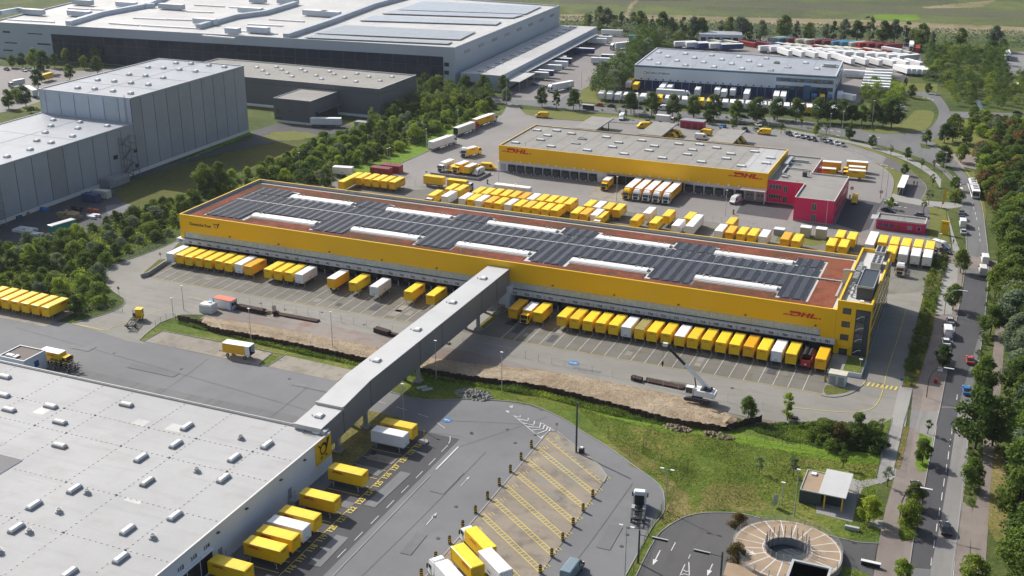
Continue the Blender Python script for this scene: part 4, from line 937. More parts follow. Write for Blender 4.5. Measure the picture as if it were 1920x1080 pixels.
# post horn sign on the corner
sg = Wp(MB().box(WX,WX+.12,172.6,178.45,2.9,7.6,'yellow'),'sign')
hn = horn(3.9); hm = hn.mesh('post_horn'); ho = link('post_horn',hm,sg,Vector((WX+.14,175.5,5.35))); ho.rotation_euler = (0,0,math.pi/2)
for y in (168.6,160.4,149.4,140.9): Wp(MB().box(WX,WX+.5,y-.35,y+.35,WZ-1.2,WZ-1.1,'dark_steel'),'wall_lamp')
for n_,y_ in ((114,137.4),(113,133.9),(112,130.4)):
    Wp(MB().box(WX-.05,WX+.15,y_-1.55,y_+1.55,.6,4.5,'dock_dark').box(WX,WX+.6,y_-1.7,y_+1.7,4.5,4.75,'white_body'),'dock_door')
    t_ = link('number',text_mesh(str(n_),1.1,'black_text',.03),wh,Vector((WX+.12,y_+.3,5.6))-wh.location); t_.rotation_euler = (math.pi/2,0,math.pi/2)
for y_ in (141.2,163.2,):
    m_ = MB().box(WX,WX+.12,y_-.5,y_+.5,1.0,3.2,'steel').box(WX,WX+1.6,y_-.8,y_+1.4,.9,1.0,'galv')
    for q in range(5): m_.box(WX+.1,WX+1.6,y_-.9-.28*q,y_-.65-.28*q,.8-.18*q,.86-.18*q,'galv')
    for xx in (WX+.1,WX+1.6):
        for yy in (y_-.8,y_+1.4): m_.beam((xx,yy,0),(xx,yy,2.0),.06,.06,'steel')
    m_.beam((WX+1.6,y_-.8,2.0),(WX+1.6,y_+1.4,2.0),.06,.06,'steel'); Wp(m_,'side_door')
# ------------------------------------------------------------ second parcel hall
X0,X1,Y0,Y1,Z1 = -175.75,-73.5,397.4,434.2,10.3
p2 = empty('parcel_hall','shorter yellow parcel hall with a plain grey roof, magenta office wing at its right','building',loc=(-125,415,0))
P2 = lambda mb,n: H(mb,n,p2)
mb = MB(); mb.box(X0,X1,Y0,Y1,4.2,Z1-.6,'wall_yellow',skip='tb'); hollow(mb,[(X0,Y0),(X1,Y0),(X1,Y1),(X0,Y1)],Z1-.6,Z1,.35,'wall_yellow','galv','yellow'); P2(mb,'wall')
P2(MB().box(X0+.05,X1-.05,Y0+.05,Y1-.05,0,4.2,'wall_white',skip='t'),'base_wall')
P2(MB().box(X0+.35,X1-10.5,Y0+.35,Y1-.35,Z1-.7,Z1-.45,'roof_gravel').box(X1-10.5,X1-.35,Y0+.35,Y1-.35,Z1-.7,Z1-.44,'roof_white'),'roof')
k9 = K(900,220,7.715); k5 = K(640,200,3); k6 = K(1280,200,3); k7 = K(1400,260,6)
for k_,qs in ((k9,((828,178),(1108,185),(975,255),(1322,228),(875,315),(515,358),(1480,303),(1385,368),(1028,410))),(k5,((1355,178),(1490,168),(1560,198),(1318,202),(1525,223),(1690,187),(1760,218),(1730,243),(1590,262),(1383,241),(1805,285),(1898,207))),(k6,((95,210),(55,240),(190,228),(25,265),(270,262),(245,288),(105,307),(330,330),(405,249))),(k7,((270,210),(220,268)))):
    for q in qs:
        p = k_(*q,Z1); roof_box(p2,'skylight',p.x+125,p.y-415,3.1,1.3,Z1-.45,.6,'white_plastic',.15,base='steel')
for q in ((660,420),(745,200)):
    p = k9(*q,Z1-.4); P2(MB().cyl((p.x,p.y,Z1-.4),(p.x,p.y,Z1+1.3),.06,.04,5,'dark_steel'),'lightning_rod')
seam = MB()
for i in range(19): seam.box(X0+5.4*i+2,X0+5.4*i+2.08,Y0+.5,Y1-.5,Z1-.45,Z1-.40,'steel')
P2(seam,'roof_seam')
gate = MB().box(-1.45,1.45,-.55,0,0,2.9,'black').box(-1.0,1.0,-.6,-.55,.05,2.1,'dark_steel').box(-1.15,-.95,-.75,-.5,0,.5,'white_body').box(.95,1.15,-.75,-.5,0,.5,'white_body').mesh('dock_gate')
plate = MB().box(-.38,.38,-.06,0,0,.6,'white_body').mesh('number_plate')
gx = [-170.3+3.62*i for i in range(10)]+[-101.2+3.66*i for i in range(6)]
for x in gx: link('dock_gate',gate,p2,Vector((x,Y0,.35))-p2.location)
for x in [-170.3+3.62*i for i in range(10)]+[-130.5+3.62*i for i in range(14)]: link('number_plate',plate,p2,Vector((x,Y0,4.35))-p2.location)
bayd = MB().box(-1.65,1.65,-.3,0,0,4.0,'dock_dark').box(-1.75,-1.65,-.9,0,0,4.1,'steel').mesh('dock_bay')
for i in range(8): link('dock_bay',bayd,p2,Vector((-130.3+3.62*i,Y0,.02))-p2.location)
P2(MB().box(-175,-172.9,Y0-.05,Y0,.9,3.3,'galv'),'side_door'); P2(MB().box(-134.3,-133.2,Y0-.05,Y0,0,2.4,'galv'),'side_door')
P2(MB().box(-132.6,-101,Y0-1.3,Y0,4.0,4.2,'galv'),'dock_canopy'); P2(MB().box(-82.2,-73.4,Y0-3.2,Y0,4.3,4.6,'white_body').box(-73.7,-73.5,Y0-3.1,Y0-2.9,0,4.3,'white_body'),'gate_canopy')
for x in (-79.3,-75.6): P2(MB().box(x-1.5,x+1.5,Y0-.08,Y0,0,3.4,'steel').box(x-1.0,x-.3,Y0-.12,Y0,1.9,2.3,'black').box(x+.3,x+1.0,Y0-.12,Y0,1.9,2.3,'black'),'rolling_gate')
link('logo',dhl(12.4,t=.06).mesh('logo'),p2,Vector((-168.3,Y0-.01,7.9))-p2.location); link('logo',dhl(12.4,t=.06).mesh('logo'),p2,Vector((-81.3,Y0-.01,7.95))-p2.location)
P2(MB().box(X0-.3,X1-.5,Y0-.65,Y0-.0,0,.35,'kerb'),'dock_plinth')
# magenta office wing
po = [(-60.9,379.8),(-47.9,379.8),(-47.9,412.5),(-60.7,412.5),(-60.7,434.6),(-73.4,434.6),(-73.4,397.3),(-60.9,397.3)]
of = empty('office_wing','magenta two-storey office block with pale flat roof joined to the yellow parcel hall','building',loc=(-60,405,0))
OF = lambda mb,n: H(mb,n,of)
mb = MB(); mb.prism(po,.45,7.7,'magenta',top='roof_gravel'); hollow(mb,po,7.7,8.25,.3,'magenta','roof_border','roof_border'); OF(mb,'wall')
OF(MB().prism([(x*1.0+(.03 if x > -55 else -.0),y) for x,y in po],0,.45,'kerb'),'plinth')
def win(par,x0,x1,z0,z1,y,n=3,gl='glass_grey'):
    f = H(MB().box(x0,x1,y-.05,y+.02,z0,z1,'galv'),'window',par)
    for i in range(n):
        a = x0+(x1-x0)*i/n+.07; b = x0+(x1-x0)*(i+1)/n-.07; o = MB().box(a,b,y-.08,y-.02,z0+.08,z1-.08,gl).build('pane',f); o.location = (0,0,0)
win(of,-72.7,-68.5,5.1,6.75,397.3,4); win(of,-72.7,-68.5,1.7,3.2,397.3,5); win(of,-67.7,-66.4,4.4,6.6,397.3,2); win(of,-67.7,-66.4,.6,3.1,397.3,2)
win(of,-55.1,-53.6,4.3,6.7,379.8,2); win(of,-55.1,-53.6,.6,3.0,379.8,2)
for z0 in (1.3,4.7):
    for i in range(9): OF(MB().box(-47.9,-47.83,383.2+3.1*i,385.3+3.1*i,z0,z0+1.5,'glass_grey').box(-47.9,-47.8,383.1+3.1*i,383.2+3.1*i,z0-.05,z0+1.55,'galv'),'window')
for i in range(6): OF(MB().box(-60.7,-60.63,414+3.1*i,416+3.1*i,4.7,6.2,'glass_grey'),'window')
ld = MB()
for xx in (-63.6,-63.0): ld.beam((xx,397.1,2.2),(xx,397.1,9.2),.06,.06,'steel')
for i in range(16): ld.box(-63.6,-63.0,397.08,397.12,2.3+.42*i,2.34+.42*i,'steel')
OF(ld,'ladder')
mb = MB()
for a_,b_,ww,hh in (((-71.5,430,8.3),(-71.5,419,8.3),1.6,1.1),((-71,427,8.3),(-64.5,427,8.3),.8,.7),((-71,422.5,8.2),(-66.5,422.5,8.2),.5,.4),((-70,416,8.2),(-61.8,415.5,8.2),.5,.45),((-70.5,419,8.2),(-70.5,408,8.2),.5,.45),((-70.5,408,8.1),(-67.5,406,8.1),.4,.4),((-70,404.5,8.1),(-68,404,8.1),1.2,.4)):
    OF(MB().beam(a_,b_,ww,hh,'galv'),'roof_duct')
OF(MB().box(-63.4,-61.9,407.5,409,7.7,9.3,'dark_steel').cyl((-61.6,410.5,7.7),(-61.6,410.5,9.6),.2,.2,6,'galv'),'roof_unit')
# gatehouse
gh = empty('gatehouse','low magenta gatehouse with pale roof edge beside the lot entrance','building',loc=(-27,385,0))
G_ = lambda mb,n: H(mb,n,gh)
gp = [(-34.4,382),(-19.1,382),(-19.2,388.6),(-34.5,388.6)]
mb = MB().prism(gp,.0,3.1,'magenta',top='roof_gravel'); hollow(mb,gp,3.1,3.6,.3,'roof_border'); G_(mb,'wall')
G_(MB().box(-33.6,-28.7,381.94,382,1.1,2.1,'glass_grey').box(-32.3,-32.2,381.9,382,1.1,2.1,'galv').box(-30.4,-30.3,381.9,382,1.1,2.1,'galv'),'window')
G_(MB().box(-24.7,-23.1,381.94,382,.9,2.2,'steel'),'window'); G_(MB().box(-21.7,-20.4,381.94,382,.95,2.1,'galv').box(-21.5,-20.6,381.9,382,1.05,2.0,'black'),'window'); G_(MB().box(-27.9,-26.7,381.94,382,0,2.2,'red_box'),'door')
G_(MB().box(-36.4,-34.4,382.5,387.5,2.9,3.1,'galv').cyl((-36.2,382.7,0),(-36.2,382.7,2.9),.06,.06,5,'galv'),'side_canopy')
# bus shelter, pylon sign, red sheds
bs = empty('bus_shelter','long narrow white-roofed waiting shelter on the brick forecourt','shelter',loc=(-31.3,432.8,0))
H(MB().box(-32.5,-30.1,424,441.6,2.9,3.1,'white_roof'),'roof',bs)
for y_ in (425,431,436,441): H(MB().box(-32.2,-32.0,y_,y_+.2,0,2.9,'steel').box(-30.6,-30.4,y_,y_+.2,0,2.9,'steel'),'post',bs)
H(MB().box(-32.1,-32.05,424.4,441,.3,2.5,'glass_grey'),'glass_wall',bs)
# ------------------------------------------------------------ grey high-bay warehouse (left)
hb = empty('high_bay_warehouse','tall windowless grey high-bay warehouse with vertical dark joints and a lower wing in front','building',loc=(-322,340,0))
HB = lambda mb,n: H(mb,n,hb)
hx0,hx1,hy0,hy1,hz = -344.8,-300.6,340.9,412.6,28.8
HB(MB().box(hx0,hx1,hy0,hy1,1.4,hz-.6,'wall_dark',skip='t'),'core_wall')
HB(MB().box(hx0,hx1,250,hy0,1.4,18.9,'wall_dark',skip='t'),'core_wall')
HB(MB().box(hx0-.1,hx1+.15,250,hy1+.1,0,1.4,'white_body'),'plinth')
mb = MB(); hollow(mb,[(hx0-.1,hy0-.1),(hx1+.1,hy0-.1),(hx1+.1,hy1+.1),(hx0-.1,hy1+.1)],hz-.6,hz+.1,.5,'wall_grey_light','galv','galv'); mb.box(hx0+.3,hx1-.3,hy0+.3,hy1-.3,hz-.7,hz-.25,'roof_grey'); HB(mb,'roof')
mb = MB(); mb.box(hx0+.3,hx1+.1,250,hy0-.05,18.8,19.4,'wall_grey_light',top='roof_grey'); mb.box(hx0,hx0+.4,250,hy0-.05,18.8,19.7,'galv'); HB(mb,'lower_roof')
pw = 7.35
def cladding(name,x,y0,y1,z0,z1,m,par=None):
    return H(MB().box(x-.12,x+.12,y0+.17,y1-.17,z0,z1,m),name,par or hb)
ys = [hy1-pw*i for i in range(11)]; ys[10] = hy0
for a_,b_ in zip(ys[1:],ys): cladding('wall_panel',hx1,max(a_,hy0),b_,1.4,hz-.2,'wall_grey')
yy = hy0
while yy > 252: cladding('wall_panel',hx1,yy-pw,yy,1.4,19.2,'wall_grey'); yy -= pw
xx = [hx0,hx0+3.2]+[hx0+3.2+7.05*i for i in range(1,6)]+[hx1]
for a_,b_ in zip(xx,xx[1:]): HB(MB().box(a_+.15,b_-.15,hy0-.12,hy0+.12,19.0,hz-.2,'wall_grey_light'),'wall_panel')
k0 = K(60,90,5.4)
for q in ((1175,197),(985,270),(665,325),(833,338),(1150,282),(463,405),(635,415),(820,437),(1000,460),(1178,373),(1003,355)):
    p = k0(*q,hz); roof_box(hb,'roof_vent',p.x+322,p.y-340,1.8,1.8,hz-.25,.9,'white_plastic',.3)
k00 = K(0,0,3)
for q in ((990,355),(1075,358),(1175,368),(1262,377),(1100,402),(1010,392),(918,438),(920,384)):
    p = k00(*q,hz); roof_box(hb,'roof_vent',p.x+322,p.y-340,1.8,1.8,hz-.25,.9,'white_plastic',.3)
for q in ((215,735),(192,795),(135,862),(487,757),(465,820),(413,900),(763,795),(50,945),(195,965)):
    p = k0(*q,19.4); roof_box(hb,'roof_vent',p.x+322,p.y-340,1.8,1.8,19.4,.8,'white_plastic',.3)
kf = K(0,270,3)
for q in ((170,35),(40,75)):
    p = kf(*q,19.4); roof_box(hb,'roof_vent',p.x+322,p.y-340,1.8,1.8,19.4,.8,'white_plastic',.3)
seam = MB()
for f_ in (.25,.5,.75): seam.box(hx0+.6,hx1-.6,hy0+(hy1-hy0)*f_-.15,hy0+(hy1-hy0)*f_+.15,hz-.25,hz-.18,'steel')
seam.box((hx0+hx1)/2-.15,(hx0+hx1)/2+.15,hy0+.6,hy1-.6,hz-.25,hz-.17,'steel'); seam.box((hx0+hx1)/2-.15,(hx0+hx1)/2+.15,250,hy0-.3,19.4,19.48,'steel'); seam.box(hx0+.5,hx1-.3,312-.1,312.1,19.4,19.47,'steel'); HB(seam,'roof_seam')
def stair_tower(y0,y1,z1,par):
    m_ = MB(); x = hx1+.2
    for xx_ in (x,x+3):
        for yy_ in (y0,y1): m_.beam((xx_,yy_,0),(xx_,yy_,z1),.15,.15,'steel')
    n_ = int(z1/2.6)
    for i in range(n_):
        z = 2.6*(i+1); m_.box(x,x+3,y0,y0+1.1,z-.08,z,'steel'); m_.box(x,x+3,y1-1.1,y1,z-.08,z,'steel')
        a,b = (y0+1,y1-1) if i % 2 else (y1-1,y0+1)
        m_.beam((x+.8 if i % 2 else x+2.2,a,z-2.6),(x+.8 if i % 2 else x+2.2,b,z),1.0,.15,'steel')
        m_.beam((x+3,y0,z+1),(x+3,y1,z+1),.07,.07,'galv')
    return H(m_,'escape_stair',par)
stair_tower(332,338,16,hb); stair_tower(266.5,272,15,hb)
HB(MB().box(hx1,hx1+.3,328.5,330.5,8.3,9.8,'black').box(hx1,hx1+.3,339.5,341.5,8.3,9.8,'black').box(hx1,hx1+.3,339.5,341.5,2.3,3.8,'black'),'louvre')
HB(MB().box(hx1,hx1+5,319.5,330,0,3.2,'wall_grey').box(hx1+1,hx1+5.3,321,329,2.4,3.4,'galv'),'plant_room')
lm = MB()
for xx_ in (-303.3,-302.7): lm.beam((xx_,hy0-.3,19.4),(xx_,hy0-.3,hz+1),.08,.08,'steel')
for i in range(22): lm.box(-303.3,-302.7,hy0-.33,hy0-.27,19.8+.45*i,19.86+.45*i,'steel')
HB(lm,'ladder')
# dark flat warehouse behind it, with its dock wing
fw = empty('flat_warehouse','dark grey flat warehouse with beige roof behind the tall high-bay warehouse','building',loc=(-317,475,0))
FW = lambda mb,n: H(mb,n,fw)
mb = MB().box(-375,-261.2,457.8,494,1.2,13,'wall_dark',skip='t'); hollow(mb,[(-375,457.8),(-261.2,457.8),(-261.2,494),(-375,494)],13,13.6,.5,'wall_dark','galv','galv'); FW(mb,'wall')
FW(MB().box(-374.5,-261.7,458.3,493.5,12.6,13.1,'roof_gravel'),'roof'); FW(MB().box(-375.2,-261,457.6,494.2,0,1.2,'white_body'),'plinth')
FW(MB().box(-375.1,-261.1,457.7,494.1,11.2,11.35,'dark_steel'),'trim')
for q in ((1555,380),(1693,393),(1445,382),(1585,395),(1718,405),(1615,413),(1477,400),(1505,420),(1643,433),(1853,405),(1880,420),(1778,428),(1808,447)):
    p = k00(*q,13.1); roof_box(fw,'roof_vent',p.x+317,p.y-475,1.8,1.8,13.1,.7,'white_plastic',.3)
k10 = K(640,0,3)
for q in ((88,418),(155,435),(285,435),(18,440),(82,462),(218,457)):
    p = k10(*q,13.1); roof_box(fw,'roof_vent',p.x+317,p.y-475,1.8,1.8,13.1,.7,'white_plastic',.3)
wb = at(581.7,235); wz_ = on_y(581.7,190,wb.y).z
c0 = k00(1410,490,wz_); c1 = k00(1868,525,wz_); c2 = k00(1745,570,wz_); c3 = k00(1540,548,wz_); c4 = k00(1410,545,wz_)
wx0,wx1 = hx1+.4,c2.x; wy0 = c2.y
mb = MB(); mb.box(c3.x+.05,wx1,wy0,457.7,1.0,wz_-.4,'wall_dark'); mb.box(wx0,c3.x,wy0+1,457.6,1.0,wz_-.6,'wall_grey_light'); FW(mb,'dock_wing')
mb = MB(); hollow(mb,[(c3.x+.05,wy0),(wx1,wy0),(wx1,457.6),(c3.x+.05,457.6)],wz_-.4,wz_,.3,'wall_dark','galv','galv'); mb.box(c3.x+.3,wx1-.3,wy0+.3,457.4,wz_-.6,wz_-.3,'roof_gravel'); mb.box(wx0+.1,c3.x-.05,wy0+1.1,457.5,wz_-.7,wz_-.5,'roof_shiny'); FW(mb,'dock_wing_roof')
FW(MB().box(wx0,wx1+.1,wy0-.15,wy0+3,0,1.0,'white_body'),'dock_wing_plinth')
for q in ((1555,610,1585,640),(1555,655,1585,670),(1625,620,1648,630)):
    a_ = on_y(q[0]/3,q[1]/3,wy0); b_ = on_y(q[2]/3,q[3]/3,wy0); FW(MB().box(a_.x,b_.x,wy0-.06,wy0,b_.z,a_.z,'glass_grey'),'window')
FW(MB().box(wx1,wx1+.2,wy0+4,456,.2,5,'dock_dark').box(wx1,wx1+2,wy0+3.5,456.5,5,5.4,'wall_dark'),'dock_opening')
mb = MB().prism([tuple(at(613+i,0)[:2]) for i in (0,)]*0 or [(-262.5,437),(-256,437),(-256,440.5),(-262.5,440.5)],0,3.0,'wall_grey',top='roof_grey'); FW(mb,'substation')
# ------------------------------------------------------------ huge grey logistics centre
Zh = 20.3
def at_(q,z=Zh): p = at(q[0],q[1],z); return (p.x,p.y)
A0 = at_((852.5,89)); B0 = at_((1049.3,10)); C0 = (B0[0]-110,B0[1]-4); C1 = (-560,700)
D0 = at_((-20,40.5))
lc = empty('logistics_centre','huge light grey logistics centre with a long dark glass front and white roof','building',loc=(A0[0],A0[1],0))
LC = lambda mb,n: H(mb,n,lc)
back = (B0[0]-330,B0[1]+0); west = (D0[0]-10,D0[1]+185)
outline = [D0,A0,B0,(B0[0]-290,B0[1]+20),(D0[0]-40,D0[1]+200)]
mb = MB(); mb.prism(outline,0,Zh-.8,'wall_far',top='roof_shiny'); hollow(mb,outline,Zh-.8,Zh,.7,'wall_far','wall_far','galv'); LC(mb,'wall')
fd = Vector((A0[0]-D0[0],A0[1]-D0[1],0)).normalized(); fn = Vector((fd.y,-fd.x,0))      # along and out of the front
def onfront(px,py):
    d = ray(px,py); o = Vector((A0[0],A0[1],0)); t = (o.dot(fn))/(d.x*fn.x+d.y*fn.y); p = Vector((d.x*t,d.y*t,CAMH+d.z*t)); return (p-o).dot(fd),p.z
def fbox(mb,s0,s1,z0,z1,out,m,inn=.05):
    a = Vector((A0[0],A0[1],0)); P = [a+fd*s0+fn*out,a+fd*s1+fn*out,a+fd*s1-fn*inn,a+fd*s0-fn*inn]
    return mb.prism([(p.x,p.y) for p in P],z0,z1,m,bottom=True)
s0,zt0 = onfront(95,62); s1,zt1 = onfront(831,107)
for i in range(34):                                    # glass front in bays, two rows
    a = s0+(s1-s0)*i/34; b = s0+(s1-s0)*(i+1)/34
    for z0_,z1_ in ((.5,5.4),(5.8,10.4),(10.8,15.0)): LC(fbox(MB(),a+.25,b-.25,z0_,z1_,.12,'glass_navy'),'window')
LC(fbox(MB(),s0,s1,.3,15.3,.06,'car_navy'),'glazing_frame')
for (xa,ya,xb,yb) in ((5,57,19,62),(51,61,79,65),(9,78,32,82),(70,80,95,85),(6,92,24,96)):
    a,z1_ = onfront(xa,ya); b,z0_ = onfront(xb,yb); LC(fbox(MB(),a,b,z0_,z1_-.2,.08,'black'),'window')
for py in (117,132,152):
    a,z1_ = onfront(833,py); LC(fbox(MB(),a,a+2.5,z1_-2,z1_,.1,'black'),'window')
ed = Vector((B0[0]-A0[0],B0[1]-A0[1],0)).normalized(); en = Vector((ed.y,-ed.x,0))
el = (Vector((B0[0],B0[1],0))-Vector((A0[0],A0[1],0))).length
for i in range(8):
    s = 12+i*19.5; a = Vector((A0[0],A0[1],0))+ed*s
    P = [a+en*.1,a+ed*8+en*.1,a+ed*8-en*.05,a-en*.05]; LC(MB().prism([(p.x,p.y) for p in P],15.2,16.8,'steel',bottom=True),'window')
# low dock annex on its right side
az = 8.0; ap = [at_((863.7,136.2),az),at_((940,142),az),at_((1120,50),az),at_((1050,47.5),az)]
an = empty('dock_annex','low flat dock annex along the right side of the huge grey logistics centre','building',loc=(ap[1][0],ap[1][1],0))
AN = lambda mb,n: H(mb,n,an)
AN(MB().prism(ap,0,az,'wall_far',top='roof_shiny'),'wall')
q0,q1 = Vector((*ap[1],0)),Vector((*ap[2],0)); ad = (q1-q0).normalized(); adn = Vector((ad.y,-ad.x,0)); al = (q1-q0).length
AN(MB().prism([tuple((q0+ad*28+adn*o)[:2]) for o in (0,4)]+[tuple((q0+ad*(al-12)+adn*o)[:2]) for o in (4,0)],4.9,5.3,'galv',bottom=True),'dock_canopy')
AN(MB().prism([tuple((q0+ad*2+adn*o)[:2]) for o in (0,9)]+[tuple((q0+ad*26+adn*o)[:2]) for o in (9,0)],4.8,5.2,'roof_shiny',bottom=True),'porch_roof')
for s in (3,14,25): p = q0+ad*s+adn*8.6; AN(MB().cyl((p.x,p.y,0),(p.x,p.y,4.8),.25,.25,6,'steel'),'post')
for i in range(22):
    s = 32+i*5.4; P = [q0+ad*s+adn*.1,q0+ad*(s+4.2)+adn*.1,q0+ad*(s+4.2),q0+ad*s]; AN(MB().prism([(p.x,p.y) for p in P],.3,4.6,'dock_dark' if i % 4 else 'dark_steel',bottom=True),'dock_gate')
a_,b_ = at(900,158),at(931,162); AN(MB().prism([(-253.5,ap[0][1]-.1),(-240,ap[0][1]-.1),(-240,ap[0][1]+.0),(-253.5,ap[0][1]+.0)],2.2,3.8,'black',bottom=True),'window')
mb = MB(); s_a,s_b = Vector((*ap[0],0)),Vector((*ap[3],0))
for i in range(14):
    t = (i+.5)/14; p = s_a.lerp(s_b,t).lerp(q0.lerp(q1,t),.42); AN(MB().box(p.x-2.2,p.x+2.2,p.y-.8,p.y+.8,az,az+.5,'galv'),'roof_unit')
m_ = MB()
for f_ in (.45,): ribbon(m_,[s_a.lerp(q0,f_),s_b.lerp(q1,f_)],1.4,az,az+.25,'steel')
AN(m_,'pipe_run')
# roof of the centre: ducts, strip lights, container-like units, solar fields
def P3(px,py,z=Zh): return at(px,py,z)
duct = lambda *pts: LC(ribbon(MB(),[P3(*p) for p in pts],3.2,Zh-.8,Zh+1.9,'wall_grey_light'),'roof_duct')
duct((128,46),(188,28),(275,12),(310,-3)); duct((372,52),(440,33),(495,26),(555,8)); duct((0,26),(35,20),(62,24)); duct((272,13),(290,12)); duct((536,70),(620,42),(700,12),(760,-4))
for a,b in ((15,38),(12,34)): pass
for (x_,y_,l_) in ((64,26,18),(150,29,20),(156,8,18),(238,12,18),(322,16,22),(385,44,18),(470,23,20),(540,6,18),(592,28,20),(485,60,16),(437,62,10),(620,30,16),(484,4,14)):
    p = P3(x_,y_); LC(MB().box(p.x-l_/2*.8,p.x+l_/2*.8,p.y-2.0,p.y+2.0,Zh-.2,Zh+2.8,'wall_grey_light',top='white_roof'),'roof_unit')
for (xa,ya,xb,yb) in ((14,35,55,37.5),(58,37.5,101,40),(205,42,260,46),(265,46,375,52),(250,32,310,35),(312,35,420,38),(128,14,165,16),(170,16,215,18),(365,8,420,11),(430,12,520,17),(350,20,400,22),(465,44,530,47),(505,35,570,39),(380,65,440,70),(440,56,520,62)):
    LC(ribbon(MB(),[P3(xa,ya),P3(xb,yb)],1.6,Zh-.8,Zh-.1,'white_roof'),'strip_skylight')
def pvquad(q):
    P = [P3(*p,Zh+.0) for p in q]; mb = MB(); n = 14
    for i in range(n):
        t0,t1 = i/n+.005,(i+1)/n-.012
        mb.face([tuple(P[0].lerp(P[3],t0)),tuple(P[1].lerp(P[2],t0)),tuple(P[1].lerp(P[2],t1)),tuple(P[0].lerp(P[3],t1))],'wall_grey_light')
        mb.face([tuple(P[0].lerp(P[3],t0)-Vector((0,0,.5))),tuple(P[1].lerp(P[2],t0)-Vector((0,0,.5))),tuple(P[1].lerp(P[2],t0)),tuple(P[0].lerp(P[3],t0))],'steel')
    o = LC(mb,'solar_field'); tag(o,kind='stuff')
pvquad([(646,46),(892,59),(862,74),(585,62)]); pvquad([(792,1),(1015,12),(985,26),(740,18)]); pvquad([(735,19),(982,27),(962,33),(715,25)]); pvquad([(700,28),(940,40),(930,46),(672,38)]); pvquad([(590,64),(848,78),(840,82),(570,70)])
for (x_,y_) in ((262,52),(300,53),(385,58),(462,64),(240,51)):
    pass
# ------------------------------------------------------------ blue and white depot
dz = 12.0; dp = [at_((1189.8,121.2),dz),at_((1568,143.3),dz),at_((1581.7,113.7),dz),at_((1231.3,89.6),dz)]
dep = empty('freight_depot','white and blue freight depot with a pale roof and office windows at its right end','building',loc=(dp[0][0],dp[0][1],0))
DE = lambda mb,n: H(mb,n,dep)
DE(MB().prism(dp,4.6,dz-1.0,'wall_lmo'),'wall'); mb = MB(); mb.prism(dp,dz-1.0,dz-.3,'fascia_blue',top='roof_grey'); hollow(mb,dp,dz-.3,dz+.1,.5,'wall_lmo','galv','wall_lmo'); DE(mb,'roof_edge')
a0,a1 = Vector((*dp[0],0)),Vector((*dp[1],0)); dd = (a1-a0).normalized(); dn_ = Vector((dd.y,-dd.x,0)); dl = (a1-a0).length
def dfr(px,py):
    d = ray(px,py); t = a0.dot(dn_)/(d.x*dn_.x+d.y*dn_.y); p = Vector((d.x*t,d.y*t,CAMH+d.z*t)); return (p-a0).dot(dd),p.z
def dbox(s0,s1,z0,z1,out,m,inn=.0,extra=None):
    P = [a0+dd*s0+dn_*out,a0+dd*s1+dn_*out,a0+dd*s1-dn_*inn,a0+dd*s0-dn_*inn]
    return MB().prism([(p.x,p.y) for p in P],z0,z1,m,bottom=True)
inner = [tuple((a0+dd*.3-dn_*1.2)[:2]),tuple((a1-dd*.3-dn_*1.2)[:2]),dp[2],dp[3]]
DE(MB().prism(inner,0,4.6,'dock_blue'),'dock_wall')
for i in range(26):
    s = 2+i*3.75
    if s < dl-4: DE(dbox(s+.2,s+3.4,.2,4.0,-1.1,'dock_blue',1.25),'dock_gate'); DE(dbox(s+3.5,s+3.75,0,4.6,.0,'steel',1.0),'post'); DE(dbox(s+1.3,s+2.1,4.9,5.5,.06,'navy'),'number_plate')
DE(dbox(dl-3.2,dl,0,4.6,0,'wall_lmo',1.0),'corner_wall')
k15 = K(1440,60,5.4)
for (xa,ya,xb,yb) in ((85,457,665,525),(78,535,360,583),(438,555,655,603)):
    s0_,z1_ = dfr(1440+xa/5.4,60+ya/5.4); s1_,z0_ = dfr(1440+xb/5.4,60+yb/5.4); wdt = (s1_-s0_); nn = max(3,int(wdt/2.2)); zt = z1_; zb = z1_-1.9
    band = DE(dbox(s0_,s1_,zb,zt,.06,'fascia_blue'),'window_band')
    for i in range(nn): H(dbox(s0_+wdt*i/nn+.15,s0_+wdt*(i+1)/nn-.15,zb+.25,zt-.25,.12,'glass' if i % 3 else 'glass_blue'),'pane',band)
s0_,z1_ = dfr(1440+365/5.4,60+540/5.4); s1_,_ = dfr(1440+435/5.4,60+545/5.4); DE(dbox(s0_,s1_,0,z1_,1.0,'fascia_blue'),'stair_bay')
r0,r1 = Vector((*dp[1],0)),Vector((*dp[2],0)); rd = (r1-r0).normalized(); rn = Vector((rd.y,-rd.x,0)); rl = (r1-r0).length
for z0_ in (9.0,6.0):
    for i in range(8):
        s = 2+i*rl/8.6; P = [r0+rd*s+rn*.08,r0+rd*(s+3.6)+rn*.08,r0+rd*(s+3.6),r0+rd*s]; DE(MB().prism([(p.x,p.y) for p in P],z0_,z0_+1.5,'glass_blue',bottom=True),'window')
sgn = DE(dbox(4,18.5,7.1,9.5,.12,'white_body'),'sign')
ang = math.atan2(dd.y,dd.x)
t_ = link('lettering',text_mesh('LAST MILE OPTIMIZER',1.3,'blue_text',.02),sgn,a0+dd*12.0+dn_*.16+Vector((0,0,8.3))); t_.rotation_euler = (math.pi/2,0,ang)
t_ = link('logo',MB().cyl((0,-.02,0),(0,.04,0),.8,.8,14,'blue_text').cyl((0,-.05,0),(0,-.02,0),.5,.5,14,'white_body').mesh('logo'),sgn,a0+dd*5.6+dn_*.16+Vector((0,0,8.3))); t_.rotation_euler = (0,0,ang)
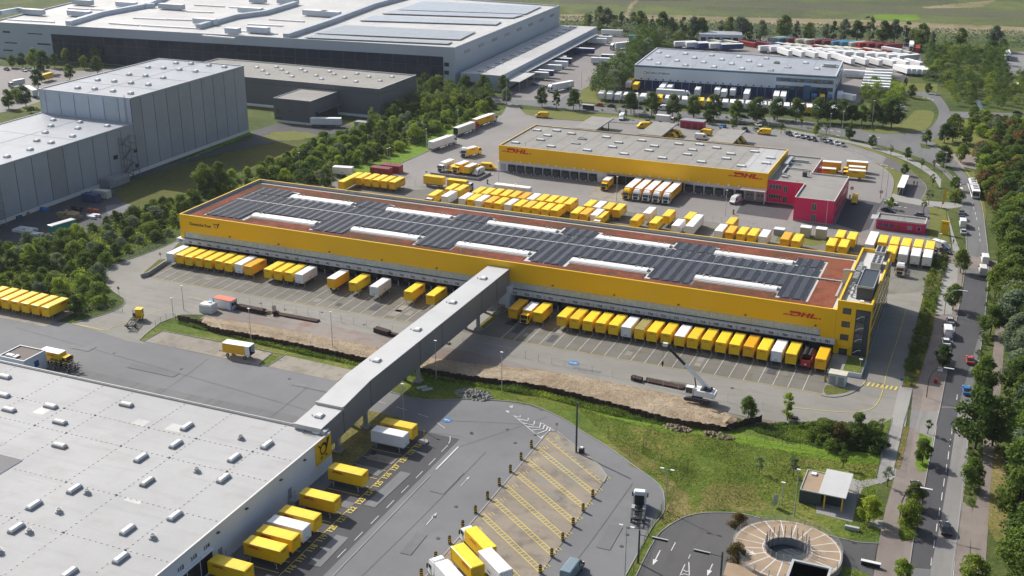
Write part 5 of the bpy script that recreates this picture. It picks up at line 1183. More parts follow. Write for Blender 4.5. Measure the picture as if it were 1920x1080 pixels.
for q in ((405,205),(495,248),(310,275),(400,318),(675,220),(765,262),(588,290),(676,335),(940,235),(1043,278),(858,305),(965,352),(1215,250),(1318,294),(1143,323),(1247,370),(1495,266),(1600,310),(1428,340),(1538,387),(1705,355)):
    p = at(1160+q[0]/5.4,60+q[1]/5.4,dz); roof_box(dep,'roof_dome',p.x-dp[0][0],p.y-dp[0][1],2.6,2.6,dz-.3,.8,'white_plastic',.4)
for q in ((88,310),(380,312),(205,355),(495,372),(28,385)):
    p = at(1440+q[0]/5.4,60+q[1]/5.4,dz); roof_box(dep,'roof_dome',p.x-dp[0][0],p.y-dp[0][1],2.6,2.6,dz-.3,.8,'white_plastic',.4)
p = at(1440+630/5.4,60+345/5.4,dz); DE(MB().box(p.x-3,p.x+2.5,p.y-2,p.y+1.5,dz-.2,dz+1.2,'galv').beam((p.x-4,p.y-2,dz),(p.x+4,p.y+2,dz+.4),.5,.5,'white_body'),'roof_unit')
m_ = MB()
for f_ in (.14,.29,.44,.58,.73,.87): ribbon(m_,[a0.lerp(a1,f_),Vector((*dp[3],0)).lerp(Vector((*dp[2],0)),f_)],.35,dz-.3,dz-.26,'steel')
DE(m_,'roof_seam')
# workshop behind it
w0 = at(1310,81); w1 = at(1391,83); wk = empty('workshop','low grey workshop with five dark gates at the edge of the container lot','building',loc=w0)
wd_ = (w1-w0).normalized(); wn_ = Vector((wd_.y,-wd_.x,0)); wl_ = (w1-w0).length
P = [w0,w1,w1-wn_*14,w0-wn_*14]; H(MB().prism([(p.x,p.y) for p in P],0,5.6,'wall_far',top='roof_grey'),'wall',wk)
for i,f_ in enumerate((.05,.21,.37,.55,.63,.79)):
    P = [w0+wd_*wl_*f_+wn_*.1,w0+wd_*wl_*(f_+(.05 if i == 3 else .11))+wn_*.1,w0+wd_*wl_*(f_+.10),w0+wd_*wl_*f_]; H(MB().prism([(p.x,p.y) for p in P],0,3.8,'black',bottom=True),'gate',wk)
# ------------------------------------------------------------ small flat building at the yard, left edge
sb = at(85,700); st_ = empty('annex_block','small grey block with dark gravel roof at the left edge of the yard','building',loc=(-200,200,0))
sz = 4.6
cs = [at(-6,668,sz),at(43,647,sz),at(85,656.5,sz),at(46,676,sz)]
xm0,xm1 = min(c.x for c in cs),(cs[2].x+cs[3].x)/2; ym0,ym1 = (cs[3].y+cs[0].y)/2,(cs[1].y+cs[2].y)/2
S_ = lambda mb,n: H(mb,n,st_)
mb = MB().box(xm0,xm1,ym0,ym1,0,sz-.4,'wall_grey_light'); hollow(mb,[(xm0,ym0),(xm1,ym0),(xm1,ym1),(xm0,ym1)],sz-.4,sz,.3,'wall_grey_light','galv','galv'); S_(mb,'wall')
S_(MB().box(xm0+.3,xm1-.3,ym0+.3,ym1-.3,sz-.5,sz-.25,'roof_dark'),'roof'); S_(MB().box(xm1,xm1+.08,ym0+3,ym0+4.4,1.6,3.2,'glass_blue'),'window')
S_(MB().box(xm0+1.5,xm0+3.6,ym0+.8,ym0+1.8,sz-.25,sz+.3,'white_body').box(xm0+3.8,xm0+4.8,ym0+.6,ym0+2.2,sz-.25,sz+.15,'galv'),'roof_unit')
# ================================================================== VEHICLES AND CONTAINERS
# local frames: x = width, y = length (front towards -y), z up, origin on the ground in the middle
def wheel_mb(x,y,r=.5,w_=.3,dual=False):
    mb = MB(); s = 1 if x > 0 else -1
    mb.cyl((x-s*w_,y,r),(x,y,r),r,r,12,'tyre'); mb.cyl((x,y,r),(x+s*.02,y,r),r*.55,r*.5,8,'galv'); return mb
def swap_body(name,side,roofm,label,cat='container',L=7.55,z0=1.15,z1=3.88,W_=2.55,legs=True,logo=True,doors=True,text=None,ribs=False):
    root = empty(name,label,cat)
    w2,l2 = W_/2,L/2
    mb = MB(); mb.box(-w2,w2,-l2,l2,z0,z1-.1,side,skip='t')
    for x in (-w2,w2):
        for y in (-l2,l2): mb.box(x-.05,x+.05,y-.05,y+.05,z0,z1-.12,side)
        mb.box(x-.04,x+.04,-l2,l2,z0-.02,z0+.16,'dark_steel' if side != 'white_body' else 'galv')
    if ribs:
        n = int(L/.45)
        for i in range(n):
            y = -l2+L*(i+.5)/n
            for x in (-w2-.03,w2-.02): mb.box(x,x+.05,y-.08,y+.08,z0+.2,z1-.25,side)
    mb.build('body',root)
    r = lambda e,z,f=0: [(-w2+e,-l2+e+f,z),(w2-e,-l2+e+f,z),(w2-e,l2-e,z),(-w2+e,l2-e,z)]
    ro = MB().loft([r(-.02,z1-.22),r(-.02,z1-.08),r(.16,z1,.22)],roofm).build('roof',root)
    if doors:
        d = MB().box(-w2+.1,-.02,l2,l2+.05,z0+.12,z1-.3,side).box(.02,w2-.1,l2,l2+.05,z0+.12,z1-.3,side).build('door',root)
        lr = MB()
        for x in (-.75,-.3,.3,.75): lr.cyl((x,l2+.08,z0+.15),(x,l2+.08,z1-.35),.025,.025,5,'galv',False)
        lr.build('lock_rod',d)
    fr = MB().box(-w2+.25,w2-.25,-l2-.03,-l2,z0+.35,z1-.45,side).build('front_panel',root)
    if legs:
        for x in (-w2+.12,w2-.12):
            for y in (-l2+1.0,l2-1.0):
                MB().box(x-.06,x+.06,y-.06,y+.06,.02,z0+.05,'galv').box(x-.14,x+.14,y-.14,y+.14,0,.05,'galv').beam((x,y,.5),(x,y+(.55 if y < 0 else -.55),z0),.05,.05,'galv').build('leg',root)
    if logo:
        for s,a in ((-1,-math.pi/2),(1,math.pi/2)):
            o = link('logo',LOGO_S,root,(s*(w2+.055),l2*.42,z1-.85)); o.rotation_euler = (0,0,a)
        link('logo',LOGO_T,root,(0,-l2-.06,z1-.75))
    if text:
        t = link('lettering',text_mesh(text,.55,'grey_text',.02),root,(w2+.06,0,z0+.75)); t.rotation_euler = (math.pi/2,0,math.pi/2)
        t = link('lettering',text_mesh(text,.42,'grey_text',.02),root,(0,-l2-.06,z0+.45)); t.rotation_euler = (math.pi/2,0,0)
    return root
LOGO_S = dhl(3.1,t=.015).mesh('logo'); LOGO_T = dhl(1.6,t=.01).mesh('logo'); LOGO_M = dhl(1.9,t=.012).mesh('logo')
def P_(k,o): PROTO[k] = (o,False)
P_('sy',swap_body('swap_body','yellow','yellow_roof','x')); P_('sa',swap_body('swap_body','amber','amber','x'))
P_('sw',swap_body('swap_body','white_body','white_roof','x',logo=False,text='+++')); P_('sm',swap_body('swap_body','yellow','white_roof','x',logo=False))
P_('so',swap_body('swap_body','yellow','olive_roof','x',logo=False))
P_('sl',swap_body('swap_body','white_body','white_roof','x',L=13.6,logo=False))
# trailer on wheels -----------------------------------------------------
def running_gear(root,ys,z=1.1,x=1.2,r=.5,name='wheel'):
    for y in ys:
        for s in (-1,1): wheel_mb(s*x,y,r).build(name,root)
def cab(root,y0,c,w_=2.45,h=3.4,L=2.2,top=True,dark='glass'):
    """tractor cab, nose at y0, body behind; windscreen, side glass, grille, mirrors"""
    w2 = w_/2; P = lambda y,z,e=0.0: [(-w2+e,y,z),(w2-e,y,z)]
    mb = MB(); prof = [(y0+.12,.55),(y0,.75),(y0,1.75),(y0+.28,2.75),(y0+.6,h),(y0+L,h+.1),(y0+L,.9),(y0+1.5,.9),(y0+1.5,.55)]
    n = len(prof); A_ = [(-w2+(.1 if z > 2.7 else 0),y,z) for y,z in prof]; B_ = [(w2-(.1 if z > 2.7 else 0),y,z) for y,z in prof]
    mb.face(A_[::-1],c); mb.face(B_,c)
    for i in range(n): mb.face([A_[i],A_[(i+1) % n],B_[(i+1) % n],B_[i]],c)
    cb = mb.build('cab',root)
    MB().face([(-w2+.15,y0+.02,1.85),(w2-.15,y0+.02,1.85),(w2-.2,y0+.27,2.78),(-w2+.2,y0+.27,2.78)],dark).build('windscreen',cb)
    for s in (-1,1):
        MB().box(s*w2-.02,s*w2+.02,y0+.45,y0+1.35,1.8,2.6,dark).build('side_window',cb)
        MB().box(s*(w2+.22)-.12,s*(w2+.22)+.12,y0+.25,y0+.4,1.6,2.5,'black').build('mirror',cb)
        MB().box(s*.9-.2,s*.9+.2,y0-.04,y0+.02,.62,.85,'white_body').build('headlight',cb)
    MB().box(-.8,.8,y0-.03,y0,.75,1.7,'black').build('grille',cb); MB().box(-w2,w2,y0-.12,y0+.4,.35,.6,'dark_steel').build('bumper',cb)
    if top:
        MB().loft([[(-1.05,y0+.7,h),(1.05,y0+.7,h),(1.05,y0+L,h),(-1.05,y0+L,h)],[(-.95,y0+1.15,h+.45),(.95,y0+1.15,h+.45),(1.0,y0+L,h+.5),(-1.0,y0+L,h+.5)]],c).build('roof_spoiler',cb)
    return cb
def chassis(root,y0,y1,z=.95):
    mb = MB(); mb.box(-.45,-.33,y0,y1,z-.2,z,'black').box(.33,.45,y0,y1,z-.2,z,'black')
    y = y0+.6
    while y < y1: mb.box(-.45,.45,y,y+.1,z-.18,z-.04,'black'); y += 1.1
    return mb.build('chassis',root)
def semi(name,label,c,side,roofm,L=13.6,logo=False,openback=False):
    root = empty(name,label,'truck'); l2 = 16.5/2
    cab(root,-l2,c); chassis(root,-l2+1.5,-l2+6.2)
    for x in (-1.0,1.0): MB().cyl((x,-l2+2.6,.75),(x,-l2+3.7,.75),.32,.32,10,'galv').build('fuel_tank',root)
    running_gear(root,(-l2+1.3,-l2+5.0)); y0 = l2-L; w2 = 1.28
    mb = MB(); mb.box(-w2,w2,y0,l2-(.4 if openback else 0),1.15,3.95,side,skip='t'); mb.box(-w2+.02,w2-.02,y0+2,l2,.95,1.15,'dark_steel')
    if openback: mb.box(-w2,-w2+.08,l2-.4,l2,1.15,3.95,side).box(w2-.08,w2,l2-.4,l2,1.15,3.95,side)
    mb.build('trailer_body',root)
    MB().box(-w2-.01,w2+.01,y0-.01,l2+.01,3.93,4.0,roofm).build('trailer_roof',root)
    MB().box(-w2+.08,w2-.08,l2-(.42 if openback else 0),l2+(.04 if not openback else -.38),1.25,3.85,'black' if openback else side).build('door',root)  # on an open rear this is a black sheet painted for the dark inside
    MB().box(-w2,w2,l2+.02,l2+.08,.7,.85,'red_light').build('tail_light',root)
    running_gear(root,(l2-4.6,l2-3.3,l2-2.0)); MB().box(-w2,w2,l2-5.4,l2-1.2,.9,1.15,'black').build('axle_frame',root)
    for x in (-1.0,1.0): MB().box(x-.05,x+.05,y0+2.2,y0+2.3,.3,1.1,'galv').build('landing_leg',root)
    if logo:
        for s,a in ((-1,-math.pi/2),(1,math.pi/2)):
            o = link('logo',dhl(4.2,t=.015).mesh('logo') if s < 0 else o.data,root,(s*(w2+.01),y0+4.5,2.9)); o.rotation_euler = (0,0,a)
    return root
def trailer(name,label,side,roofm,L=13.6,text=None,tm='grey_text',z1=4.0):
    root = empty(name,label,'trailer'); l2 = L/2; w2 = 1.28
    MB().box(-w2,w2,-l2,l2,1.15,z1-.05,side,skip='t').box(-w2+.1,w2-.1,-l2+.5,l2,.95,1.15,'dark_steel').build('body',root)
    MB().box(-w2-.01,w2+.01,-l2-.01,l2+.01,z1-.07,z1,roofm).build('roof',root); MB().box(-w2+.08,w2-.08,l2,l2+.05,1.25,z1-.15,side).build('door',root)
    running_gear(root,(l2-4.2,l2-2.9,l2-1.6) if L > 10 else (-l2+1.5,l2-1.5)); MB().box(-w2,w2,l2-5.0 if L > 10 else -l2+.8,l2-.8,.85,1.15,'black').build('axle_frame',root)
    for x in (-1.0,1.0): MB().box(x-.06,x+.06,-l2+2.2,-l2+2.32,.05,1.1,'galv').build('landing_leg',root)
    if text:
        for s,a in ((-1,-math.pi/2),(1,math.pi/2)):
            t = link('lettering',text_mesh(text,1.5,tm,.04),root,(s*(w2+.01),0,2.7)); t.rotation_euler = (math.pi/2,0,a)
    return root
def box_truck(name,label,c,side,roofm,L=8.2,logo=True,cat='truck'):
    root = empty(name,label,cat); l2 = L/2; w2 = 1.2
    cab(root,-l2,c,2.25,2.75,1.9,top=False); chassis(root,-l2+1.4,l2-.3)
    y0 = -l2+2.1; MB().box(-w2,w2,y0,l2,1.0,3.5,side,skip='t').build('box_body',root); MB().box(-w2-.01,w2+.01,y0-.01,l2+.01,3.48,3.55,roofm).build('roof',root)
    MB().box(-w2+.06,w2-.06,l2,l2+.05,1.05,3.4,side).build('door',root); running_gear(root,(-l2+1.2,l2-1.9),r=.45,x=1.12)
    if logo:
        for s,a in ((-1,-math.pi/2),(1,math.pi/2)):
            o = link('logo',LOGO_S,root,(s*(w2+.01),.6,2.6)); o.rotation_euler = (0,0,a)
    return root
def van(name,label,c,L=5.9,W_=2.0,h=2.6,logo=False,cat='van'):
    root = empty(name,label,cat); l2 = L/2; w2 = W_/2
    prof = [(-l2+.05,.35),(-l2,.95),(-l2+.75,1.25),(-l2+1.5,h-.35),(-l2+2.0,h-.02),(-l2+2.6,h),(l2-.1,h-.03),(l2,h-.3),(l2,.35)]
    def ring(x,e): return [(x,y,z-(e if z > h-.4 else 0)) for y,z in prof]
    mb = MB(); mb.loft([ring(-w2+.1,.06),ring(-w2,.1),ring(-w2,.1),ring(w2,.1),ring(w2-.1,.06)][0:1]+[ring(-w2,.12),ring(-w2+.18,0),ring(w2-.18,0),ring(w2,.12)],c); b = mb.build('body',root)
    MB().face([(-w2+.16,-l2+.80,1.30),(w2-.16,-l2+.80,1.30),(w2-.24,-l2+1.46,h-.42),(-w2+.24,-l2+1.46,h-.42)],'glass').build('windscreen',root)
    for q in range(1): pass
    for s in (-1,1):
        MB().box(s*w2-.015,s*w2+.015,-l2+1.35,-l2+2.35,1.3,h-.55,'glass').build('side_window',root); MB().box(s*(w2+.15)-.1,s*(w2+.15)+.1,-l2+1.05,-l2+1.15,1.2,1.6,'black').build('mirror',root)
        MB().box(s*.7-.17,s*.7+.17,-l2-.03,-l2+.1,.75,1.0,'white_body').build('headlight',root); MB().box(s*(w2-.12)-.08,s*(w2-.12)+.08,l2-.01,l2+.03,.9,1.5,'red_light').build('tail_light',root)
    MB().box(-w2+.2,w2-.2,-l2-.05,-l2+.02,.35,.7,'black').build('grille',root)
    running_gear(root,(-l2+1.1,l2-1.2),x=w2+.02,r=.36)
    if logo:
        for s,a in ((-1,-math.pi/2),(1,math.pi/2)):
            o = link('logo',LOGO_M,root,(s*(w2+.01),.7,1.75)); o.rotation_euler = (0,0,a)
    return root
def car(name,label,c,L=4.4,W_=1.8,h=1.48,cat='car'):
    root = empty(name,label,cat); l2 = L/2; w2 = W_/2
    lo = [(-l2+.05,.3),(-l2,.55),(-l2+.15,.75),(-l2+1.15,.92),(l2-.55,.98),(l2-.05,.9),(l2,.6),(l2-.05,.3)]
    mb = MB(); mb.loft([[(-w2+.08,y,z) for y,z in lo],[(-w2,y,z*.98) for y,z in lo],[(w2,y,z*.98) for y,z in lo],[(w2-.08,y,z) for y,z in lo]],c).build('body',root)
    up = [(-l2+1.15,.9),(-l2+1.85,h-.05),(-l2+2.3,h),(l2-1.1,h-.04),(l2-.35,.95)]
    g_ = MB().loft([[(-w2+.1,y,z) for y,z in up],[(-w2+.22,y,z) for y,z in up][0:5],[(w2-.22,y,z) for y,z in up],[(w2-.1,y,z) for y,z in up]],'glass').build('window',root)
    MB().loft([[(-w2+.2,-l2+1.9,h-.04),(w2-.2,-l2+1.9,h-.04),(w2-.2,l2-1.15,h-.05),(-w2+.2,l2-1.15,h-.05)],[(-w2+.3,-l2+2.0,h+.03),(w2-.3,-l2+2.0,h+.03),(w2-.3,l2-1.2,h+.01),(-w2+.3,l2-1.2,h+.01)]],c).build('roof',root)
    for s in (-1,1):
        MB().box(s*.6-.18,s*.6+.18,-l2-.02,-l2+.1,.58,.72,'white_body').build('headlight',root); MB().box(s*.66-.17,s*.66+.17,l2-.1,l2+.015,.68,.85,'red_light').build('tail_light',root)
        MB().box(s*(w2+.08)-.08,s*(w2+.08)+.08,-l2+1.35,-l2+1.5,.9,1.05,c).build('mirror',root)
    running_gear(root,(-l2+.85,l2-.85),x=w2+.01,r=.32)
    return root
P_('semi_yw',semi('articulated_truck','x','white_body','amber','white_roof',logo=True)); P_('semi_yy',semi('articulated_truck','x','yellow','amber','white_roof',logo=True))
P_('semi_ww',semi('articulated_truck','x','white_body','white_body','white_roof')); P_('semi_wr',semi('articulated_truck','x','red_box','cream','white_roof',openback=True))
P_('bt_y',box_truck('box_truck','x','yellow','yellow','white_roof')); P_('bt_w',box_truck('box_truck','x','white_body','white_body','white_roof',logo=False)); P_('bt_wy',box_truck('box_truck','x','white_body','yellow','yellow_roof',L=9.6))
P_('van_y',van('delivery_van','x','yellow',logo=True)); P_('van_w',van('delivery_van','x','car_white'))
P_('tr_y',trailer('box_trailer','x','yellow','yellow_roof',7.8)); P_('tr_w',trailer('box_trailer','x','white_body','white_roof'))
P_('tr_yw',trailer('box_trailer','x','amber','white_roof',7.8)); P_('tr_n',trailer('box_trailer','x','navy','white_roof'))
for c_ in ('black','white','grey','silver','blue','red','navy'): P_('car_'+c_,car('parked_car','x','car_'+c_))
S_N = math.pi; E_ = math.pi/2; W_E = -math.pi/2       # headings: 0 faces -y (towards the camera side)
Z0 = .09
def vput(kind,x,y,rz,label,group=None,z=Z0): return place(kind,(x,y,z),rz,label,group)
def head(a,b):
    a = wp(a); b = wp(b); return math.atan2((b-a).x,-(b-a).y)
def vpx(kind,tail,nose,label,group=None,z=Z0):
    """vehicle whose near ground edge runs from tail to nose"""
    a,b = at(*tail),at(*nose); c = (a+b)/2; return vput(kind,c.x,c.y,head(a,b),label,group,z)
# ---- swap bodies at the docks on the front of the long hall
KIND = {'Y': ('sy','yellow'),'A': ('sa','deep amber yellow'),'W': ('sw','white'),'M': ('sm','yellow, white-roofed'),'O': ('so','yellow, dull olive-roofed')}
gf = 'swap bodies standing at the front docks of the long hall'
front = {724: 'A',722: 'Y',720: 'Y',719: 'Y',718: 'Y',717: 'Y',716: 'Y',715: 'W',714: 'O',713: 'Y',712: 'Y',711: 'M',710: 'Y',709: 'Y',708: 'Y',707: 'Y',706: 'A',705: 'Y',704: 'W',703: 'Y',701: 'A',
         731: 'Y',733: 'Y',736: 'W',738: 'Y',743: 'W',744: 'Y',745: 'Y',746: 'Y',748: 'A',749: 'W',750: 'Y',751: 'Y',752: 'Y',753: 'Y',754: 'Y',755: 'Y',756: 'W'}
gidx = {}
for n in sorted(front):
    k,cname = KIND[front[n]]
    vput(k,dn(n)+rnd.uniform(-.12,.12)+.1,266.2+rnd.uniform(-.35,.2),rnd.uniform(-.012,.012),'%s swap body at the front docks, %s bay %s of the bridge' % (cname,ORD[(724-n) if n < 726 else (n-731)],'right' if n < 726 else 'left'),gf)
# the box truck, the flat wheels trailer and the red tipping body between them
vput('bt_y',dn(723)+.1,265.6,0,'yellow-cabbed box truck with white roof, backed to dock 723 beside the bridge')
vput('tr_yw',dn(740)+.1,266.4,0,'yellow wheeled box trailer with white roof at dock 740',None)
rt = empty('tipper_body','open-topped red steel tipper body with dark load at dock 702','tipper body',loc=(dn(702),266.0,Z0))
mb = MB(); w2,l2 = 1.25,3.4
mb.box(-w2,w2,-l2,l2,1.0,1.2,'red_box'); mb.box(-w2,-w2+.1,-l2,l2,1.2,2.9,'red_box').box(w2-.1,w2,-l2,l2,1.2,2.9,'red_box').box(-w2,w2,-l2,-l2+.1,1.2,2.6,'red_box').box(-w2,w2,l2-.1,l2,1.2,2.9,'red_box')
for i in range(7): mb.box(-w2-.08,-w2,-l2+.4+i,-l2+.55+i,1.0,2.9,'maroon').box(w2,w2+.08,-l2+.4+i,-l2+.55+i,1.0,2.9,'maroon')
mb.build('skip',rt); MB().cyl((-.55,-1.6,2.9),(-.55,2.8,3.0),.6,.6,12,'black').cyl((.6,-1.3,2.8),(.6,3.0,2.9),.58,.58,12,'black').build('load',rt); running_gear(rt,(-1.9,1.3,2.5)); MB().box(-.25,.25,-l2-.03,-l2,1.4,1.7,'white_body').build('plate',rt)
# ---- back yard of the long hall: front row and rear row
def yard_row(spec,y,rowname,group):
    for i,(xl,c) in enumerate(spec):
        k,cname = KIND[c]
        vput(k,xl+1.29,y+rnd.uniform(-.25,.25),rnd.uniform(-.012,.012),'%s swap body, %s from left in the %s behind the hall' % (cname,ORD[i],rowname),group)
F = [(-175.6,'W'),(-169.0,'W'),(-165.8,'Y'),(-162.7,'W'),(-159.0,'A'),(-155.5,'Y'),(-151.8,'W'),(-148.4,'Y'),(-145.0,'Y'),(-141.7,'Y'),(-138.3,'Y'),(-135.0,'Y'),(-127.9,'Y'),(-124.7,'A'),(-121.1,'W'),
     (-107.4,'Y'),(-100.9,'Y'),(-93.5,'W'),(-79.6,'W'),(-76.2,'A'),(-72.6,'Y'),(-69.2,'Y'),(-65.7,'W'),(-59.0,'A'),(-55.5,'Y'),(-45.1,'Y'),(-41.5,'Y'),(-27.4,'Y'),(-24.0,'W'),(-20.5,'W'),(-17.1,'W')]
B = [(-178.4,'Y'),(-174.9,'Y'),(-167.9,'Y'),(-164.5,'Y'),(-161.2,'Y'),(-157.6,'Y'),(-154.2,'Y'),(-150.6,'A'),(-147.2,'W'),(-143.9,'Y'),(-140.5,'Y'),(-137.1,'Y'),(-133.7,'Y'),(-126.7,'Y'),(-123.2,'W'),(-119.8,'Y'),(-116.3,'Y'),
     (-105.9,'W'),(-99.2,'Y'),(-92.0,'Y'),(-78.2,'Y'),(-43.8,'Y'),(-40.2,'Y'),(-31.0,'Y'),(-27.5,'Y'),(-24.1,'Y'),(-20.6,'Y'),(-17.2,'Y')]
yard_row(F,351.2,'nearer row','swap bodies in the nearer row behind the long hall'); yard_row(B,360.0,'farther row','swap bodies in the farther row behind the long hall')
vput('sl',-88.0,355.4,0,'long white trailer-length body standing across both rows behind the long hall'); vput('tr_w',-33.0,359.0,0,'long white trailer beside the tower, left of the right-hand back row')
vput('bt_wy',-179.6,350.3,0,'white-cabbed truck with yellow box at the left end of the back rows'); vput('bt_wy',-118.0,349.5,0,'white-cabbed truck with yellow box, nose to the roof edge, among the back rows')
for i,xl in enumerate((-214.8,-211.1,-207.6,-204.2,-200.8)): vput('sy',xl+1.29,360.0,0,'yellow swap body, %s from the left in the short row near the red sheds' % ORD[i],'five yellow swap bodies by the red sheds')
o = vput('sl',0,0,0,'x'); bpy.data.objects.remove(o) if False else None
o.location = (-216.6,356.3,Z0); o['label'] = 'long yellow body at the left end of the short row behind the long hall'
for c in KIDS.get(o.name,[]):
    if c.name.split('.')[0] in ('body','door','front_panel','roof'):
        c.data = c.data.copy()
        for i in range(len(c.data.materials)): c.data.materials[i] = M['yellow_roof' if c.name.startswith('roof') else 'yellow']
vput('sw',-226.5,367.5,W_E+.2,'lone white swap body at the left end of the back yard near the bushes')
# containers by the west verge of the lower yard
for i in range(8): vput('sy',-224.9-3.5*(i+.35),218.6,rnd.uniform(-.01,.01),'yellow swap body, %s from right in the row at the left yard edge' % ORD[i],'yellow swap bodies at the left edge of the yard')
# containers beside the white hall
gl = 'swap bodies parked beside the white hall'
for n,c in ((116,'Y'),(117,'Y'),(118,'W'),(119,'Y'),(121,'Y'),(124,'Y'),(129,'W'),(130,'Y')):
    k,cname = KIND[c]; y = {116: 144.8,117: 148.6,118: 152.1,119: 155.8,121: 162.6,124: 173.0,129: 190.0,130: 193.9}[n]
    gidx[n] = 1; vput(k,-109.2,y,math.pi/2,'%s swap body beside the white hall, %s from the bottom of the photo' % (cname,ORD[len(gidx)]),gl)
vput('sy',-111.4,137.5,math.pi/2,'yellow swap body docked at the white hall door numbered 114',gl)
# island lorries (white and yellow with rounded roofs)
ia = head(w(-64,160),w(-80,172))
def isl_put(k,x,y,label): vput(k,x,y,ia,label,None,.12)
isl_put('bt_wy',-76.2,162.2,'truck with yellow cab on the striped island, beside bollards')
PR = {}
dv_ = Vector((-math.sin(R(53.5)),math.cos(R(53.5)),0))
vput('sw',-70.0,156.0,ia,'white swap body standing behind the yellow one on the striped island',None,.12); vput('sy',-75.0,155.4,ia,'yellow swap body in the middle bay of the striped island',None,.12)
vput('semi_ww',-74.0,148.6,ia,'white lorry with white cab at the lower edge of the striped island',None,.12)
# ---- lot of the second hall
q7 = K(760,200,5.4)
vpx('semi_ww',(808,284),(851,269),'white articulated lorry heading up the lot, nearest of the three on the left side'); vpx('semi_wr',(855,257),(893,243),'pale grey lorry with red cab and open rear at the left lot side'); vpx('semi_yw',(892,240),(926,228),'yellow articulated lorry with white roof and white cab, farthest of the three on the left')
vpx('bt_y',(874,295),(897,289),'small yellow box truck with white roof beside a white tractor unit in the lot'); vpx('van_y',(904,317),(929,319),'yellow delivery van with logo near the left corner of the second hall')
vpx('van_y',(1028,221),(1004,220),'yellow delivery van at the far grass edge left of the second hall')
yy_ = at(840,326).y+4
for k,px_,lb in (('bt_w',825,'white box truck, first from the left in the walled bay by the lot'),('van_y',843.5,'yellow van parked between two trucks in the walled bay'),('bt_y',859,'yellow box truck with white roof facing the camera in the walled bay'),('van_y',870,'yellow van half hidden by the box truck at the right of the walled bay'),('bt_y',885,'yellow box truck with white roof facing away in the walled bay'),('van_w',900,'white van at the right end of the walled bay')):
    p = at(px_,326); vput(k,p.x,yy_+(0 if k != 'van_w' else -.5),R(-8) if lb.find('away') < 0 else R(172),lb)
pw_ = MB(); ribbon(pw_,[q7(255,690),q7(740,750),q7(862,688)],.35,0,1.0,'kerb'); tag(pw_.build('low_wall'),'low concrete wall bent around the bay of small trucks and vans','wall')
vput('tr_y',-188.9,368.9,math.pi/2,'yellow wheeled trailer at the tail of the yellow road train'); 
p = vput('bt_wy',-178.6,369.2,math.pi/2,'white-cabbed truck with long yellow box pulling the road train')
vput('sl',-158,369.3,math.pi/2,'long white box lying lengthwise beyond the back rows by a lamp')
# at the docks of the second hall
for i,(k,cn) in enumerate((('semi_yy','yellow'),('semi_yw','white'),('semi_yw','white'),('semi_yw','white'),('semi_yw','white'))):
    vput(k,-119.35+3.62*i,388.0,0,'yellow lorry with white roof and %s cab, %s from left at the second hall docks' % (cn,ORD[i]),'articulated lorries at the docks of the second hall')
vput('bt_y',-130.2,391.5,0,'single yellow box truck with white roof at the left dock of the second hall'); 
p = at(1375,384); vput('van_w',p.x,p.y+2.5,R(-12),'white van standing alone on the apron of the second hall')
# east side of the magenta wing
for (X,Y,kk,lb) in ((1556,322,'tr_yw','farther yellow trailer with white roof just right of the magenta office wing'),(1545,332,'bt_y','nearer yellow box truck partly hidden by the magenta office wing'),(1606,322,'tr_yw','farthest yellow trailer of the right-hand group beyond the magenta wing'),(1600,329,'bt_y','middle yellow box truck of the right-hand group beyond the magenta wing'),(1600,336,'bt_y','nearest yellow box truck of the right-hand group beyond the magenta wing')):
    p = at(X,Y); vput(kk,p.x,p.y,-math.pi/2+R(5),lb)
p = at(1602,380); vput('van_y',p.x,p.y,R(5),'short yellow van leaving along the lane right of the magenta wing')
for q,a,lb in (((1322,253),-100,'yellow van on the far side of the second hall between the two canopies'),((1432,252),-88,'yellow van right of the right-hand canopy behind the second hall'),((1268,255),75,'yellow van under the middle canopy edge behind the second hall'),((1258,259),75,'yellow van half covered by the middle canopy'),((1386,267),70,'yellow van under the right-hand canopy edge'),((1376,270),75,'yellow van half covered by the right-hand canopy'),((1206,240),-60,'yellow van behind the middle canopy by the car park')):
    p = at(*q); vput('van_y',p.x,p.y,R(a),lb,'yellow vans behind the second hall')
p = at(1316,262); vput('van_w',p.x,p.y,R(90),'white van behind the roof edge of the second hall'); p = at(1247,231); vput('bt_w',p.x,p.y,R(90),'white box truck by the far canopy near the magenta shed'); 
# three canopies behind the hall
for i,(c,(lo_,hi_)) in enumerate((((1112,232),((1075,240),(1141,223))),((1232,243),((1200,254),(1262,232))),((1362,256),((1327,268),(1388,245))))):
    cn = empty('loading_canopy','%s of the three flat grey loading canopies behind the second hall' % ('leftmost','middle one','rightmost')[i],'canopy','loading canopies behind the second hall',loc=(0,0,0))
    pc = at(c[0],c[1],4.2); cn.location = (pc.x,pc.y,0)
    MB().box(-5.0,5.0,-11,13,4.0,4.4,'roof_gravel').box(-5.1,5.1,-11.1,-10.9,3.9,4.5,'galv').box(4.9,5.1,-11,13,3.9,4.5,'galv').build('roof',cn)
    for x in (-4.4,4.4):
        for y in (-8,0,8): MB().box(x-.15,x+.15,y-.15,y+.15,0,4,'dark_steel').build('post',cn)
    MB().box(-.2,.2,-9,12,.1,3.2,'dark_steel').build('partition',cn)
